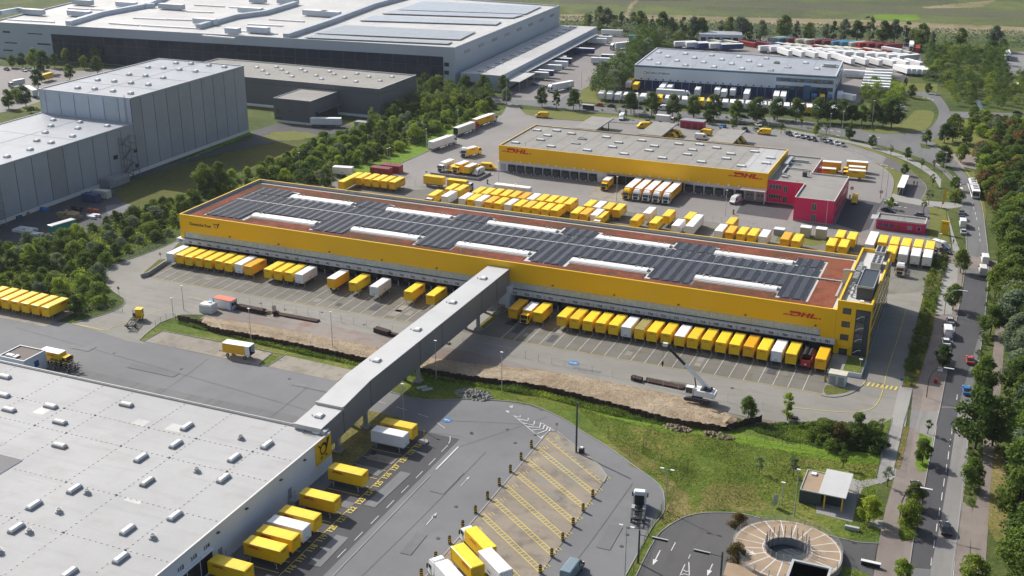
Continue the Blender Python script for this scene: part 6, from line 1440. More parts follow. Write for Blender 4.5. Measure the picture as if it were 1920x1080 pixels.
# magenta shed and red sheds
p = at(1299,239.5); sh = empty('storage_shed','small magenta shed with grey roof by the far tree line','shed',loc=(p.x,p.y,0))
MB().box(-5.2,5.2,-2.2,2.2,0,3.3,'magenta').build('wall',sh); MB().box(-5.4,5.4,-2.4,2.5,3.3,3.55,'roof_grey').build('roof',sh)
for x in (-4,-1.3,1.4,4): MB().box(x-1,x+1,-2.28,-2.2,.1,2.6,'maroon').build('door',sh)
for i,(X,Y) in enumerate(((715,327),(735,322))):
    p = at(X,Y); sh = empty('storage_shed',('dark red shed by the hedge, nearer of the pair behind the long hall','dull red shed by the hedge, farther of the pair behind the long hall')[i],'shed',loc=(p.x,p.y,0))
    MB().box(-4,4,-1.6,1.6,0,2.7,'red_box').build('wall',sh); MB().box(-4.1,4.1,-1.7,1.7,2.7,2.85,'maroon').build('roof',sh)
    for x in (-2.5,0,2.5): MB().box(x-1,x+1,-1.66,-1.6,.1,2.4,'maroon').build('door',sh)
# plant cabinets among the back rows
for i,(X,Y,hh,m_) in enumerate(((1461,440,2.0,'wall_grey'),(1510,443,3.2,'galv'),(1539,446,3.2,'galv'))):
    p = at(X,Y); sh = empty('plant_cabinet',('low dark grey cabinet on the grass between container rows','left of two silver cabinets on the grass between container rows','right of two silver cabinets on the grass between container rows')[i],'cabinet',loc=(p.x,p.y,0))
    MB().box(-1.6,1.6,-1.3,1.3,0,hh,m_).build('housing',sh); MB().box(-1.7,1.7,-1.4,1.4,hh,hh+.12,'white_roof').build('lid',sh)
# cars: dark row on the curve
for i in range(9):
    X = 1480+i*11.3+(8 if i > 4 else 0); Y = 253.5+i*2.55; p = at(X,Y)
    vput('car_white' if i == 1 else ('car_silver' if i == 7 else ('car_navy','car_black','car_grey')[i % 3]),p.x,p.y,R(35),'%s parked car, %s from left in the row on the curved lot edge' % ('white' if i == 1 else 'silver' if i == 7 else 'dark',ORD[i]),'cars parked along the curved edge of the lot')
# cars on the service lane and far road
for k,X,Y,a,lb in (('van_w',1166,224,8,'white van on the service lane near the first lane trees'),('car_grey',1214,230,8,'grey car on the service lane left of the magenta shed'),('car_blue',1355,240,-10,'light blue car behind the right-hand canopy'),('car_black',1397,245,30,'dark car left of the yellow van by the verge'),('car_grey',1418,246,30,'dark grey car just left of the yellow van'),
                       ('car_grey',1390,233,-70,'grey car on the service lane below the avenue'),('car_silver',1421,236,40,'silver car on the service lane below the avenue'),('car_silver',1477,251,40,'silver car at the left head of the dark car row'),
                       ('car_red',1124,199,-90,'dark red car on the far road near the bus stop hut'),('car_black',1146,201,-90,'black car on the far road behind the dark red one'),('car_black',1173,202,-90,'black car on the far road left of the white van'),('car_navy',1196,204,-90,'navy car on the far road just left of the white van'),
                       ('van_w',1244,207,-90,'white van with a silver nose on the far road'),('car_white',1340,215,90,'white car on the far road behind two trees'),('car_black',1395,221,90,'dark car on the far road in tree shade'),('car_navy',1422,223,90,'navy car on the far road in tree shade, right-hand one'),('car_grey',1692,207,60,'dark grey car parked among the far trees by the turning loop'),('car_silver',1689,203,60,'silver car parked among the far trees by the turning loop'),('car_black',1908,214,90,'dark car on the side road at the right edge')):
    p = at(X,Y); vput(k,p.x,p.y,R(a),lb)
# right road
def rpx(k,X,Y,lb,up=True,g=None):
    p = at(X,Y); d = at(X+ (-3 if up else 3),Y-14)-p; vput(k,p.x,p.y,math.atan2(d.x,-d.y)+(0 if up else 0),lb,g)
for k,X,Y,lb in (('car_grey',1802,401,'grey car, farthest in the kerbside row opposite the bus'),('car_black',1803.5,412,'black car behind the farthest one in the kerbside row'),('van_w',1804.5,424,'white van in the kerbside row on the right road'),('car_silver',1806,438,'silver car, nearest of the kerbside row on the right road')):
    rpx(k,X,Y,lb,True)
rpx('car_silver',1780.5,605,'grey silver car parked in front of two white vans by the road'); rpx('van_w',1776,628,'white van, farther of the two parked by the road'); rpx('car_white',1773,645,'white car, nearer of the two white vehicles parked by the road')
rpx('car_red',1818,679,'orange red car driving on the right road'); rpx('car_blue',1812,736,'bright blue car driving on the right road'); rpx('car_black',1772,996,'black car with red tail lights on the near road'); rpx('car_black',1717,918,'dark car parked behind the roadside tree near the lamp')
for i,(X,Y) in enumerate(((1846,492),(1842,513))): rpx('van_w',X,Y,('white camper van, farther one at the right kerb','white camper van, nearer one at the right kerb')[i])
for k,X,Y,a,lb in (('van_w',1764,467,60,'white van beside the last container of the back rows'),('car_black',1771,474,60,'black car beside the last container of the back rows'),('car_silver',1670,383,80,'white and green car at the gatehouse under a small tree'),('car_navy',1664,397,80,'dark blue pickup behind the gatehouse'),('car_grey',1727,407,80,'grey car behind the right end of the gatehouse')):
    p = at(X,Y); vput(k,p.x,p.y,R(a),lb)
# articulated bus
bus = empty('articulated_bus','white and grey articulated bus driving on the right road','bus'); 
for y0,y1,nm in ((-8.6,1.4,'front_section'),(2.2,8.8,'rear_section')):
    s_ = MB().box(-1.28,1.28,y0,y1,.35,2.95,'white_body').build(nm,bus)
    for x in (-1.3,1.3): MB().box(x-.02,x+.02,y0+.3,y1-.3,1.25,2.35,'glass').build('side_window',s_)
    for y in ((y0+y1)/2-2,(y0+y1)/2+1.2): MB().box(-.8,.8,y,y+1.8,2.95,3.25,'galv').build('roof_unit',s_)
MB().box(-1.2,1.2,1.4,2.2,.5,2.85,'black').build('bellows',bus); MB().box(-1.1,1.1,-8.65,-8.58,1.1,2.6,'glass').build('windscreen',bus); MB().box(-1.1,1.1,8.78,8.85,1.3,2.6,'glass').build('rear_window',bus)
running_gear(bus,(-6,0,5.5),r=.48,x=1.28)
a,b = at(1829,374),at(1821,349); bus.location = ((a.x+b.x)/2,(a.y+b.y)/2,Z0); bus.rotation_euler = (0,0,head(b,a))
# white tractor units
def tractor(label,c,loc,rz,gear=True):
    r_ = empty('tractor_unit',label,'truck',loc=loc,rz=rz); l2 = 4.2
    cab(r_,-l2,c,L=2.3,h=3.3); chassis(r_,-l2+1.5,l2); running_gear(r_,(-l2+1.4,l2-3.0,l2-1.6))
    for x in (-1.05,1.05):
        MB().box(x-.3,x+.3,-l2+2.6,-l2+4.0,.5,1.15,'galv').build('fuel_tank',r_)
        for y in (l2-3.0,l2-1.6): MB().box(x-.22,x+.22,y-.6,y+.6,1.05,1.12,'dark_steel').build('mudguard',r_)
    MB().box(-1.2,1.2,l2-.15,l2,.6,.85,'dark_steel').build('rear_bar',r_)
    if gear: MB().box(-.9,.9,-l2+2.35,-l2+2.5,1.0,3.0,'black').build('air_dam',r_); MB().box(-1.15,1.15,-l2+4.6,-l2+4.75,.95,1.15,'black').box(-1.15,1.15,l2-.9,l2-.75,.95,1.15,'black').build('cross_member',r_)
    return r_
a,b = at(1192,996),at(1201,936); tractor('white cabbed chassis truck with bare black frame on the yard road','white_body',((a.x+b.x)/2,(a.y+b.y)/2,Z0),head(a,b))
a = at(871,293); tractor('white tractor unit behind the small yellow box truck in the lot','white_body',(a.x,a.y+1.5,Z0),R(10))
a = at(1686,519); tractor('black cabbed tractor unit with white roof under the white container by the tower','car_white',(a.x,342.0,Z0),0)
# yellow yard shunter
sh = empty('yard_shunter','yellow yard shunter with bare black container frame on the entrance road','truck'); l2 = 4.3
cbm = MB().box(-1.2,.5,-l2+.2,-l2+1.9,1.0,3.0,'yellow').box(-1.2,1.2,-l2,-l2+2.4,.55,1.2,'yellow').build('cab',sh)
MB().box(-1.15,.45,-l2+.12,-l2+.2,1.8,2.8,'glass').build('windscreen',cbm); MB().box(.5,.53,-l2+.4,-l2+1.7,1.8,2.8,'glass').box(-1.23,-1.2,-l2+.4,-l2+1.7,1.8,2.8,'glass').build('side_window',cbm); MB().box(-1.3,.6,-l2+.1,-l2+2.0,3.0,3.1,'yellow').build('roof',cbm)
MB().box(.6,1.15,-l2+.6,-l2+2.2,1.2,2.1,'dark_steel').cyl((1.0,-l2+2.0,2.0),(1.0,-l2+2.0,3.2),.1,.1,6,'galv').build('engine',sh)
chassis(sh,-l2+2,l2,1.25); running_gear(sh,(-l2+1.3,l2-1.7),x=1.2,r=.52); MB().box(-1.15,-.9,-l2+2.6,l2,1.2,1.35,'black').box(.9,1.15,-l2+2.6,l2,1.2,1.35,'black').box(-1.2,1.2,l2-.3,l2,1.0,1.35,'black').box(-1.2,1.2,0,.2,1.1,1.35,'black').build('container_frame',sh)
a,b = at(243,620),at(263,596); sh.location = ((a.x+b.x)/2,(a.y+b.y)/2,Z0); sh.rotation_euler = (0,0,head(a,b))
# open-backed trailer on the parking strip
ot = empty('box_trailer','yellow two-axle trailer with white roof and open rear door on the parking strip','trailer'); l2 = 3.8
mb = MB().box(-1.25,1.25,-l2,l2-1.2,1.2,3.6,'amber',skip='t').box(-1.25,-1.17,l2-1.2,l2,1.2,3.6,'white_body').box(1.17,1.25,l2-1.2,l2,1.2,3.6,'white_body').box(-1.25,1.25,l2-1.2,l2,1.1,1.25,'dark_steel'); mb.build('body',ot)
MB().box(-1.27,1.27,-l2-.02,l2,3.6,3.68,'white_roof').build('roof',ot); MB().box(-1.15,1.15,l2-1.19,l2-1.15,1.25,3.55,'black').build('door_opening',ot); running_gear(ot,(-2.6,2.3),r=.48,x=1.2); MB().beam((0,-l2-1.8,.8),(0,-l2,.9),.15,.15,'black').build('drawbar',ot)
a,b = at(468,676),at(418,668); ot.location = ((a.x+b.x)/2+.2,(a.y+b.y)/2+1,Z0); ot.rotation_euler = (0,0,head(a,b))
# stacked container chassis and small yellow box
cst = empty('chassis_stack','stack of black container chassis beside the small grey block','chassis stack'); a = at(122,694); cst.location = (a.x,a.y,Z0); cst.rotation_euler = (0,0,R(88))
for k in range(3):
    m_ = MB().box(-.5,-.38,-4,4,.9+.45*k,1.05+.45*k,'black').box(.38,.5,-4,4,.9+.45*k,1.05+.45*k,'black')
    for j in range(6): m_.box(-1.2,1.2,-3.8+1.45*j,-3.6+1.45*j,.95+.45*k,1.08+.45*k,'black')
    m_.beam((0,-5.6,.9+.45*k),(0,-4,.95+.45*k),.12,.12,'black'); m_.build('chassis',cst,(.15*k,.3*k,0),.05*k)
running_gear(cst,(-2.0,2.4),r=.48,x=1.2)
a = at(100,688); vput('bt_y',a.x,a.y+1.5,R(90),'yellow box between the small grey block and the chassis stack')
# grey-blue van at the bottom edge
P_('van_b',van('delivery_van','x','car_steel',L=6.5,h=2.7)); a,b = at(1066,1092),at(1090,1060); vput('van_b',(a.x+b.x)/2-.3,(a.y+b.y)/2-.6,head(a,b),'grey blue van cut by the bottom edge beside the striped island')
# ---- far yards: trailers, sea containers
def far_box(kind,X,Y,ang,lb,g): p = at(X,Y); vput(kind,p.x,p.y,R(ang),lb,g,0.1)
def sea(name,c,L): return swap_body(name,c,c if c != 'cream' else 'cream','x',L=L,z0=.15,z1=2.8,W_=2.44,legs=False,logo=False,ribs=True)
for k,c in (('c_cream','cream'),('c_red','red_box'),('c_maroon','maroon'),('c_blue','blue_box'),('c_navy','navy')): P_(k,sea('sea_container',c,12.2))
ang_far = 60
rowS = 'blue cream red'.split()
def place_row(row,x0,y0,x1,y1,ang,gname,what,desc,kinds):
    n = len(kinds)
    for i,k in enumerate(kinds):
        t = i/max(1,n-1); col_ = {'c_cream': 'cream','c_red': 'red','c_maroon': 'dark red','c_blue': 'light blue','c_navy': 'navy','tr_w': 'white','sw': 'white','sl': 'white','sy': 'yellow','tr_n': 'navy','sm': 'yellow white-roofed'}[k]
        far_box(k,x0+(x1-x0)*t,y0+(y1-y0)*t,ang+rnd.uniform(-2,2),'%s %s, %s from the left in %s' % (col_,what,ORD[i],desc),gname)
cr,rd_,mr,bl = 'c_cream','c_red','c_maroon','c_blue'
# back row (seen end on, slanting up right)
place_row(0,1457,78,1674,91,138,'sea containers in the back row of the far lot','sea container','the back row of the far lot',[cr,bl,mr,cr,cr,mr,mr,bl,bl,cr,rd_,mr,mr,mr])
place_row(0,1432,88,1690,104,60,'sea containers in the middle row of the far lot','sea container','the middle row of the far lot',[mr,'c_navy',cr,cr,cr,mr,cr,cr,cr,cr,rd_,cr,mr,'tr_w',cr])
place_row(0,1338,83,1402,87,60,'sea containers near the workshop','sea container','the short row by the workshop',[cr,cr,rd_])
place_row(0,1284,90,1372,95,125,'trailers just behind the depot roof','trailer','the row showing over the depot roof',['tr_w','tr_w','tr_n','tr_w','tr_n'])
place_row(0,1442,98,1562,106,132,'white trailers behind the depot, upper left row','trailer','the upper slanting row behind the depot roof',['tr_w']*7)
place_row(0,1580,108,1702,116,132,'white trailers in the far lot, upper right row','trailer','the upper slanting row right of the depot roof',['tr_w']*7)
place_row(0,1470,105,1566,113,42,'white trailers behind the depot, lower left row','trailer','the lower row cut by the depot roof',['tr_w']*5)
place_row(0,1586,120,1712,127,42,'white trailers in the far lot, lower right row','trailer','the lower slanting row right of the depot roof',['tr_w']*6)
place_row(0,1595,145,1622,147,98,'white boxes right of the depot','swap body','the pair lengthwise right of the depot',['sw','sw'])
place_row(0,1648,144,1640,176,98,'white bodies in a column right of the depot','body','the receding column right of the depot',['sl']*7)
place_row(0,1690,138,1738,141,38,'white boxes on the grass edge','box','the cluster on the grass edge at far right',['sl']*6)
# near row behind the avenue trees
place_row(0,1128,187,1330,202,12,'swap bodies behind the avenue trees, left part','swap body','the left part of the avenue row',['sw','sw','sw','sw','sw','sw','sw','sy','sw','sw','sw','sw','sy','sy'])
place_row(0,1345,203,1560,216,12,'swap bodies behind the avenue trees, right part','swap body','the right part of the avenue row',['sw','sw','sw','sw','sw','sw','sw','sw','sw','sw','sw','sw','sm','sw','sw','sw'])
gd = 'bodies standing at the depot docks'
for X,Y,k,lb in ((1183,163,'sy','yellow swap body at the left corner of the depot, far one'),(1180,166,'sw','white swap body beside the left corner of the depot'),(1193,170,'sy','yellow swap body in front of the first depot gate'),(1243,174,'tr_w','white lorry at the depot, left of a pair'),(1256,175,'sw','white box at the depot, right of a pair'),(1308,180,'sw','lone white box at the left third of the depot docks'),(1345,180,'sw','white box at the depot, first of three'),(1357,184,'sw','white box at the depot, second of three'),(1374,181,'sw','white box at the depot, third of three'),(1400,186,'tr_w','white trailer at the depot left of the window bands'),(1455,190,'tr_w','white trailer with blue cab side at the depot under the window bands'),(1468,191,'tr_w','white trailer beside the blue-cabbed one at the depot')):
    far_box(k,X,Y,8,lb,gd)
for X,Y,c,lb in ((1525,190,'c_blue','blue'),(1540,191,'yellow','yellow'),(1553,192,'fascia_blue','dark blue')):
    a = at(X,Y); m_ = {'c_blue': 'blue_mark','yellow': 'yellow','fascia_blue': 'fascia_blue'}[c]; tractor('%s cabbed tractor unit parked under the depot office' % lb,m_,(a.x,a.y+2,.1),R(8),False)
far_box('sw',1574,188,8,'grey white box beside the depot corner, left one',None); far_box('sw',1589,191,60,'grey white box beside the depot corner, right one',None)
far_box('semi_ww',1262,184,95,'white lorry with rounded nose standing across the depot yard',None)
# apron of the logistics centre
P_('c_teal',trailer('box_trailer','x','teal','teal')); P_('tr_m',trailer('box_trailer','x','galv','white_roof',text='MAERSK',tm='navy'))
for X,Y,k,a,lb in ((1127,80,'tr_w',96,'white trailer docked at the annex, farthest'),(1117,84,'tr_w',96,'grey white trailer with dark picture side at the annex'),(1093,103,'tr_n',96,'blue trailer docked at the annex'),(1147,68,'tr_w',102,'white trailer with a dark drawing near the far end of the annex'),(1200,79,'c_teal',102,'teal green trailer by the far trees'),(1166,92,'semi_ww',-35,'white lorry driving on the far apron'),(1040,118,'tr_w',96,'white trailer at the annex, upper of a group'),(1050,122,'tr_n',96,'navy trailer at the annex, second of a group'),(1042,128,'tr_w',96,'cream white trailer at the annex, third of a group'),(1030,135,'tr_w',96,'pale trailer at the annex, fourth of a group'),(1015,145,'tr_n',96,'navy trailer behind the lettered trailer'),(1005,149,'tr_m',96,'grey trailer with large dark lettering near the porch of the annex'),(1131,122,'tr_w',100,'short white trailer at the tree edge of the apron'),(1150,116,'tr_n',100,'trailer with white roof and blue side at the tree edge of the apron'),(1051,170,'semi_ww',-25,'large white lorry leaving the far apron')):
    far_box(k,X,Y,a,lb,None)
a = at(1078,171)
for X,Y,k,ang,lb in ((1025,166,'car_grey',60,'grey car beside the white lorry at the apron gate'),(1002,160,'car_grey',100,'grey car under the porch of the annex')): far_box(k,X,Y,ang,lb,None)
# lorries right edge, far left
far_box('semi_ww',1888,110,5,'white and dark lorry at the right edge, far lot',None); far_box('bt_y',1903,170,0,'yellow truck at the right edge among trees',None); far_box('semi_ww',1435+273,85+8,5,'white lorry at the right end of the container lot',None)
far_box('c_red',1720,96,5,'dark red container on end of the far lot, by a lamp',None)
far_box('bt_w',32,163,-12,'white lorry on the far left car park',None); far_box('sy',88,152,5,'yellow swap body beside a round tree on the far left car park',None); far_box('tr_w',60,180,60,'white trailer on the road at the far left',None)
for i,(X,Y,k) in enumerate(((13,132,'black'),(46,134,'white'),(56,133,'silver'),(36,191,'blue'),(60,206,'white'))): far_box('car_'+k,X,Y,70,'%s car, %s on the far left car park' % (k if k != 'blue' else 'pale blue',('leftmost','middle','right-hand','near roadside','nearest')[i]),None)
far_box('tr_w',612,238,110,'white trailer at the dock of the dark flat warehouse',None)
# bus stop hut
a = at(1102,206); bh = empty('bus_stop_hut','small dark bus stop hut on the far road verge','shelter',loc=(a.x,a.y,0)); MB().box(-3,3,-1,1,2.3,2.5,'galv').build('roof',bh); MB().box(-2.9,2.9,.8,.9,0,2.3,'glass_grey').build('back_wall',bh)
# ================================================================== SITE AND YARD FURNITURE
def lamp(x,y,h,kind,label,group,rz=0.0):
    k = ('lamp',kind,h)
    if k not in PROTO:
        r_ = empty('street_lamp',label,'street lamp',group)
        MB().cyl((0,0,0),(0,0,h),.11,.06,7,'galv').build('pole',r_)
        if kind == 2: MB().beam((-1.0,0,h),(1.0,0,h),.06,.06,'galv').build('arm',r_)
        for s in ((-1,1) if kind == 2 else (0,)): MB().box(s*1.0-.35,s*1.0+.35,-.18,.18,h,h+.14,'white_plastic').build('lamp_head',r_)
        PROTO[k] = (r_,False)
    return place(k,(x,y,0),rz,label,group)
gl_ = 'lamp posts around the yards'
lamps = [(1080,849,0),(827,714,9.5),(690,0,0)]
for i,(X,Y,h,kd_,lb) in enumerate(((472,648,10,1,'lamp post at the left green strip above the parking strips'),(624,655,10,1,'lamp post behind the second parking strip'),(941,735,10,1,'lamp post at the ditch right of the bridge'),(818,712,10,1,'lamp post just right of the bridge column'),(757,790,9,1,'lamp post behind the white swap body near the bridge'),(640,845,9,1,'lamp post at the corner of the white hall'),(1171,1090,11,2,'double-headed lamp post on the yard edge near the bottom'),(1247,958,9,2,'double-headed lamp post on the dry grass by the yard fence'),(1489,968,10,1,'tall lamp post on the lawn left of the white-roofed pavilion'),(1465,948,5,1,'short lamp post on the lawn near the pavilion'),
        (345,582,7,1,'lamp post on the entrance road, right one of two thin posts'),(325,592,5,1,'lamp post on the entrance road, left one'),(563,330,9,1,'lamp post at the far left corner behind the long hall'),(728,322,9,1,'lamp post behind the farther red shed'),(732,320,9,1,'second lamp post behind the farther red shed'),(859,245,9,1,'lamp post in the hedge beside the yellow lorry'),(800,278,8,1,'lamp post in the hedge beside the white lorry'),(935,352,10,1,'lamp post at the left corner bays of the second hall'),(1156,378,9,1,'lamp post beside the docks of the second hall'),(1360,405,9,1,'lamp post behind the rows near the white van'),(1548,425,9,1,'lamp post at the corner of the magenta wing'),(967,376,6,1,'short lamp post beyond the container rows'),(1660,378,12,2,'tall double lamp at the lot exit, left one'),(1650,372,12,2,'tall double lamp at the lot exit, right one'),(1681,432,8,1,'lamp post in front of the gatehouse, left one'),(1692,434,8,1,'lamp post in front of the gatehouse, right one'),(1757,492,9,1,'lamp post by the hedge at the last container'),
        (950,200,14,1,'tall lamp post at the lot entrance by the far road'),(1196,232,12,1,'tall lamp post behind the middle canopy'),(1160,212,10,1,'lamp post on the far road by the avenue'),(1310,215,9,1,'lamp post on the avenue near the depot'),(1441,238,12,1,'tall lamp on the avenue under the depot corner'),(1555,252,9,1,'lamp post on the far road, left of two by the curve'),(1577,262,12,1,'tall lamp post on the far road by the curve'),(1634,240,12,1,'lamp post in the avenue trees near the turning loop'),(1750,206,9,1,'lamp post inside the turning loop'),(1769,335,10,1,'lamp post on the median of the right road'),(1120,60,9,1,'lamp post behind the annex by the far trees'),(1187,80,9,1,'lamp post by the teal trailer'),(1243,70,10,1,'lamp post in the far tree line'),(1153,120,9,1,'lamp post on the far apron, upper'),(1122,140,9,1,'lamp post on the far apron, middle'),(1090,165,9,1,'lamp post on the far apron, lower'),(1068,190,8,1,'lamp post at the gate of the far apron'),(1420,80,16,1,'tall mast at the left side of the container lot'),(1552,78,16,1,'tall mast in the middle of the container lot'),(1694,88,16,1,'tall mast at the right end of the container lot'),(223,590,0,1,''))):
    if h: p = at(X,Y); lamp(p.x,p.y,h,kd_,lb,gl_)
# tall dark mast on the island tip with a bin
m_ = empty('mast','tall dark steel mast on the tip of the striped island','mast',loc=(-72.6,203.3,0)); MB().cyl((0,0,0),(0,0,11.6),.22,.18,10,'dark_steel').build('pole',m_); MB().cyl((0,0,0),(0,0,.25),.4,.4,10,'kerb').build('base',m_)
m_ = empty('equipment_box','black and white equipment box at the foot of the dark mast','box',loc=(-71.5,203.6,.1)); MB().box(-.5,.5,-.4,.4,0,1.0,'black').build('box',m_); MB().box(-.35,.3,-.3,.3,1.0,1.35,'white_plastic').build('lid',m_)
# striped bollards
P_('boll',empty('striped_bollard','x','bollard')); r_ = PROTO['boll'][0]
MB().cyl((0,0,0),(0,0,.95),.36,.36,12,'yellow').build('post',r_)
for z in (.12,.42,.72): MB().cyl((0,0,z),(0,0,z+.17),.375,.375,12,'black').build('stripe',r_)
MB().cyl((0,0,.95),(0,0,1.05),.36,.2,12,'black').build('cap',r_)
MB().cyl((0,0,0),(0,0,.12),.45,.42,12,'kerb').build('foot',r_)
def bol(x,y,lb): o = vput('boll',x,y,0,lb,'striped bollards'); o.scale = (.85,.85,1.6)
for i in range(10): bol(-82.0,201.6-5.57*i,'black and yellow bollard, %s from the top on the left side of the striped island' % ORD[i])
for i in range(7): bol(-63.5,187.9-5.45*i,'black and yellow bollard, %s from the top on the right side of the striped island' % ORD[i])
for X,Y,lb in ((1547,716,'black and yellow bollard at the transformer cabinet'),(914,345,'black and yellow bollard at the end of the walled bay'),(1375,402,'black and yellow bollard at the loading pit corner'),(1255,418,'black and yellow bollard behind the container rows')):
    p = at(X,Y); bol(p.x,p.y,lb)
# transformer cabinet
tc = at(1566,722); c_ = empty('transformer_cabinet','white transformer cabinet with grey doors and stained roof in front of the terrace','cabinet',loc=(tc.x+.3,tc.y+1.2,0),rz=R(-2))
MB().box(-2.0,2.0,-1.3,1.3,0,2.6,'wall_white').build('housing',c_); MB().box(-2.1,2.1,-1.4,1.4,2.6,2.85,'cream').build('roof',c_)
for x in (-1.0,.95): MB().box(x-.7,x+.7,-1.36,-1.3,.3,2.2,'steel').build('door',c_)
sheet('grass_island','grass_olive',7,smooth_line([(1545,735),(1550,722),(1590,730),(1596,733),(1575,739),(1550,741)],2)); sheet('paved_island','concrete_apron',6,[(1540,742),(1548,718),(1620,700),(1624,716),(1596,738),(1570,745)])
kerb('kerb',smooth_line([(1540,742),(1556,745),(1575,744),(1598,737),(1618,722),(1624,712)],3))
# left end ramp wall
mb = MB(); ribbon(mb,[w(-226.6,268.5),w(-223.8,252.8),w(-224.6,250.6)],.4,0,1.2,'kerb'); tag(mb.build('ramp_wall'),'low sloping concrete ramp wall at the left end of the loading bays','wall')
sheet('grass_island','grass_olive',7,[w(-227.8,267),w(-225.6,254),w(-226.5,253.5),w(-230,265)])
# site office, tanks, steel beams
so = at(437,582); c_ = empty('site_office','white site office container with bright orange-red roof and blue corners','site office',loc=(so.x-3.2,so.y+1.0,0),rz=R(-3))
MB().box(-3.0,3.0,-1.22,1.22,.1,2.6,'white_body').build('wall',c_); MB().box(-3.05,3.05,-1.27,1.27,2.6,2.75,'orange_roof').build('roof',c_)
for x in (-3,3):
    for y in (-1.22,1.22): MB().box(x-.08,x+.08,y-.08,y+.08,.1,2.62,'blue_mark').build('corner_post',c_)
MB().box(2.98,3.06,-.9,-.1,1.1,2.1,'glass').box(2.98,3.06,.1,.9,1.1,2.1,'glass').build('window',c_)
wt = at(392,588); c_ = empty('water_tank','squat white plastic tank housing left of the site office','tank',loc=(wt.x-1,wt.y+1.2,0))
ring = lambda e,z: [(-2+e,-1.4+e,z),(0,-1.6+e,z),(2-e,-1.4+e,z),(2.1-e,0,z),(2-e,1.4-e,z),(0,1.6-e,z),(-2+e,1.4-e,z),(-2.1+e,0,z)]
MB().loft([ring(0,0),ring(0,2.1),ring(.25,2.45),ring(.8,2.6)],'white_plastic').build('tank',c_); MB().cyl((.4,.3,2.5),(.4,.3,2.9),.5,.45,10,'white_plastic').build('lid',c_)
c_ = empty('wrapped_pallet','pallet wrapped in pale blue film behind the tank','pallet',loc=(at(397,571).x,at(397,571).y,.1)); MB().loft([[(-.9,-.7,0),(.9,-.7,0),(.9,.7,0),(-.9,.7,0)],[(-.8,-.6,1.1),(.7,-.6,.9),(.8,.6,1.2),(-.7,.6,1.3)]],'blue_box').build('load',c_)
# sheet pile stacks along the site track
def beams(a,b,n,lay,label,wd=.55,m='rust'):
    a,b = at(*a),at(*b); r_ = empty('steel_beam_stack',label,'steel beams',loc=(a.x,a.y,.1)); d = (b-a); u = d.normalized(); s = Vector((-u.y,u.x,0))
    for L_ in range(lay):
        for j in range(n):
            q = s*(j*wd-(n-1)*wd/2)+Vector((0,0,.2+.42*L_)); e = u*rnd.uniform(-.4,.4); MB().beam(q+e-q*0,q+d+e,.48,.38,m).build('beam',r_)
beams((446,579),(495,589),3,3,'dark rusty sheet piles stacked right of the site office'); beams((520,590),(597,604),3,1,'long rusty steel beams lying past the site rubble'); beams((514,582),(516,593),2,3,'short upright bundle of rusty beams at the site rubble')
beams((705,622),(731,630),3,3,'short stack of dark rusty piles left of the bridge'); beams((734,630),(752,634),2,2,'dark rusty piles half under the bridge'); beams((828,641),(842,645),2,1,'timber beams lying right of the bridge',m='timber'); beams((1212,714),(1284,729),4,1,'long red-brown steel beams lying behind the crane'); beams((1184,711),(1203,716),3,2,'short steel pieces left of the long beams'); beams((1480,783),(1492,786),2,1,'small rusty beams right of the light green tree')
sheet('rubble_patch','gravel',7,[(494,583),(515,586),(514,592),(494,590)])
def heap(name,X,Y,rx,ry,h,m,label,cat,n=70):
    p = at(X,Y); r_ = empty(name,label,cat,loc=(p.x,p.y,.1)); mb = MB(); rg = random.Random(int(X))
    for i in range(n):
        t = rg.random()*6.283; q = rg.random()**.5; x,y = rx*q*math.cos(t),ry*q*math.sin(t); z = h*(1-q*q)*rg.random(); s = rg.uniform(.18,.5)
        v = [Vector((rg.uniform(-1,1),rg.uniform(-1,1),rg.uniform(-1,1))).normalized()*s for _ in range(6)]
        a = len(mb.v); mb.v += [(x+dx,y+dy,z+dz) for dx,dy,dz in ((s,0,0),(0,s*.8,0),(-s,0,.05),(0,-s,0),(.05,0,s*.8),(0,0,-s*.3))]
        for f in ((0,1,4),(1,2,4),(2,3,4),(3,0,4),(1,0,5),(2,1,5),(3,2,5),(0,3,5)): mb.f.append(tuple(a+k for k in f)); mb.m.append(mb.mi(m))
    o = mb.build('stone_pile',r_); tag(o,kind='stuff'); return r_
heap('stone_heap',889,741,4.8,2.6,.8,'rubble','heap of grey stones at the edge of the yard road right of the bridge','stone heap',260)
heap('earth_heap',1270,804,3.2,1.3,.9,'dirt','small heap of dug earth on the grass, left of two','earth heap',90); heap('earth_heap',1345,818,3.6,1.2,.9,'dirt','small heap of dug earth on the grass, right of two','earth heap',90); heap('rubble_heap',503,587,1.5,.8,.6,'timber','jumble of timber and rubble between the beam stacks','rubble',50)
# white slabs on the grass under the bridge, plates
for i,(X,Y) in enumerate(((791,727),(801,731))): p = at(X,Y); c_ = empty('metal_sheet',('left of two pale sheets lying on the grass beside the bridge leg','right of two pale sheets lying on the grass beside the bridge leg')[i],'sheet',loc=(p.x,p.y,.12),rz=R(50)); MB().box(-1.3,1.3,-.6,.6,0,.06,'glass_grey' if 0 else 'galv').build('sheet',c_)
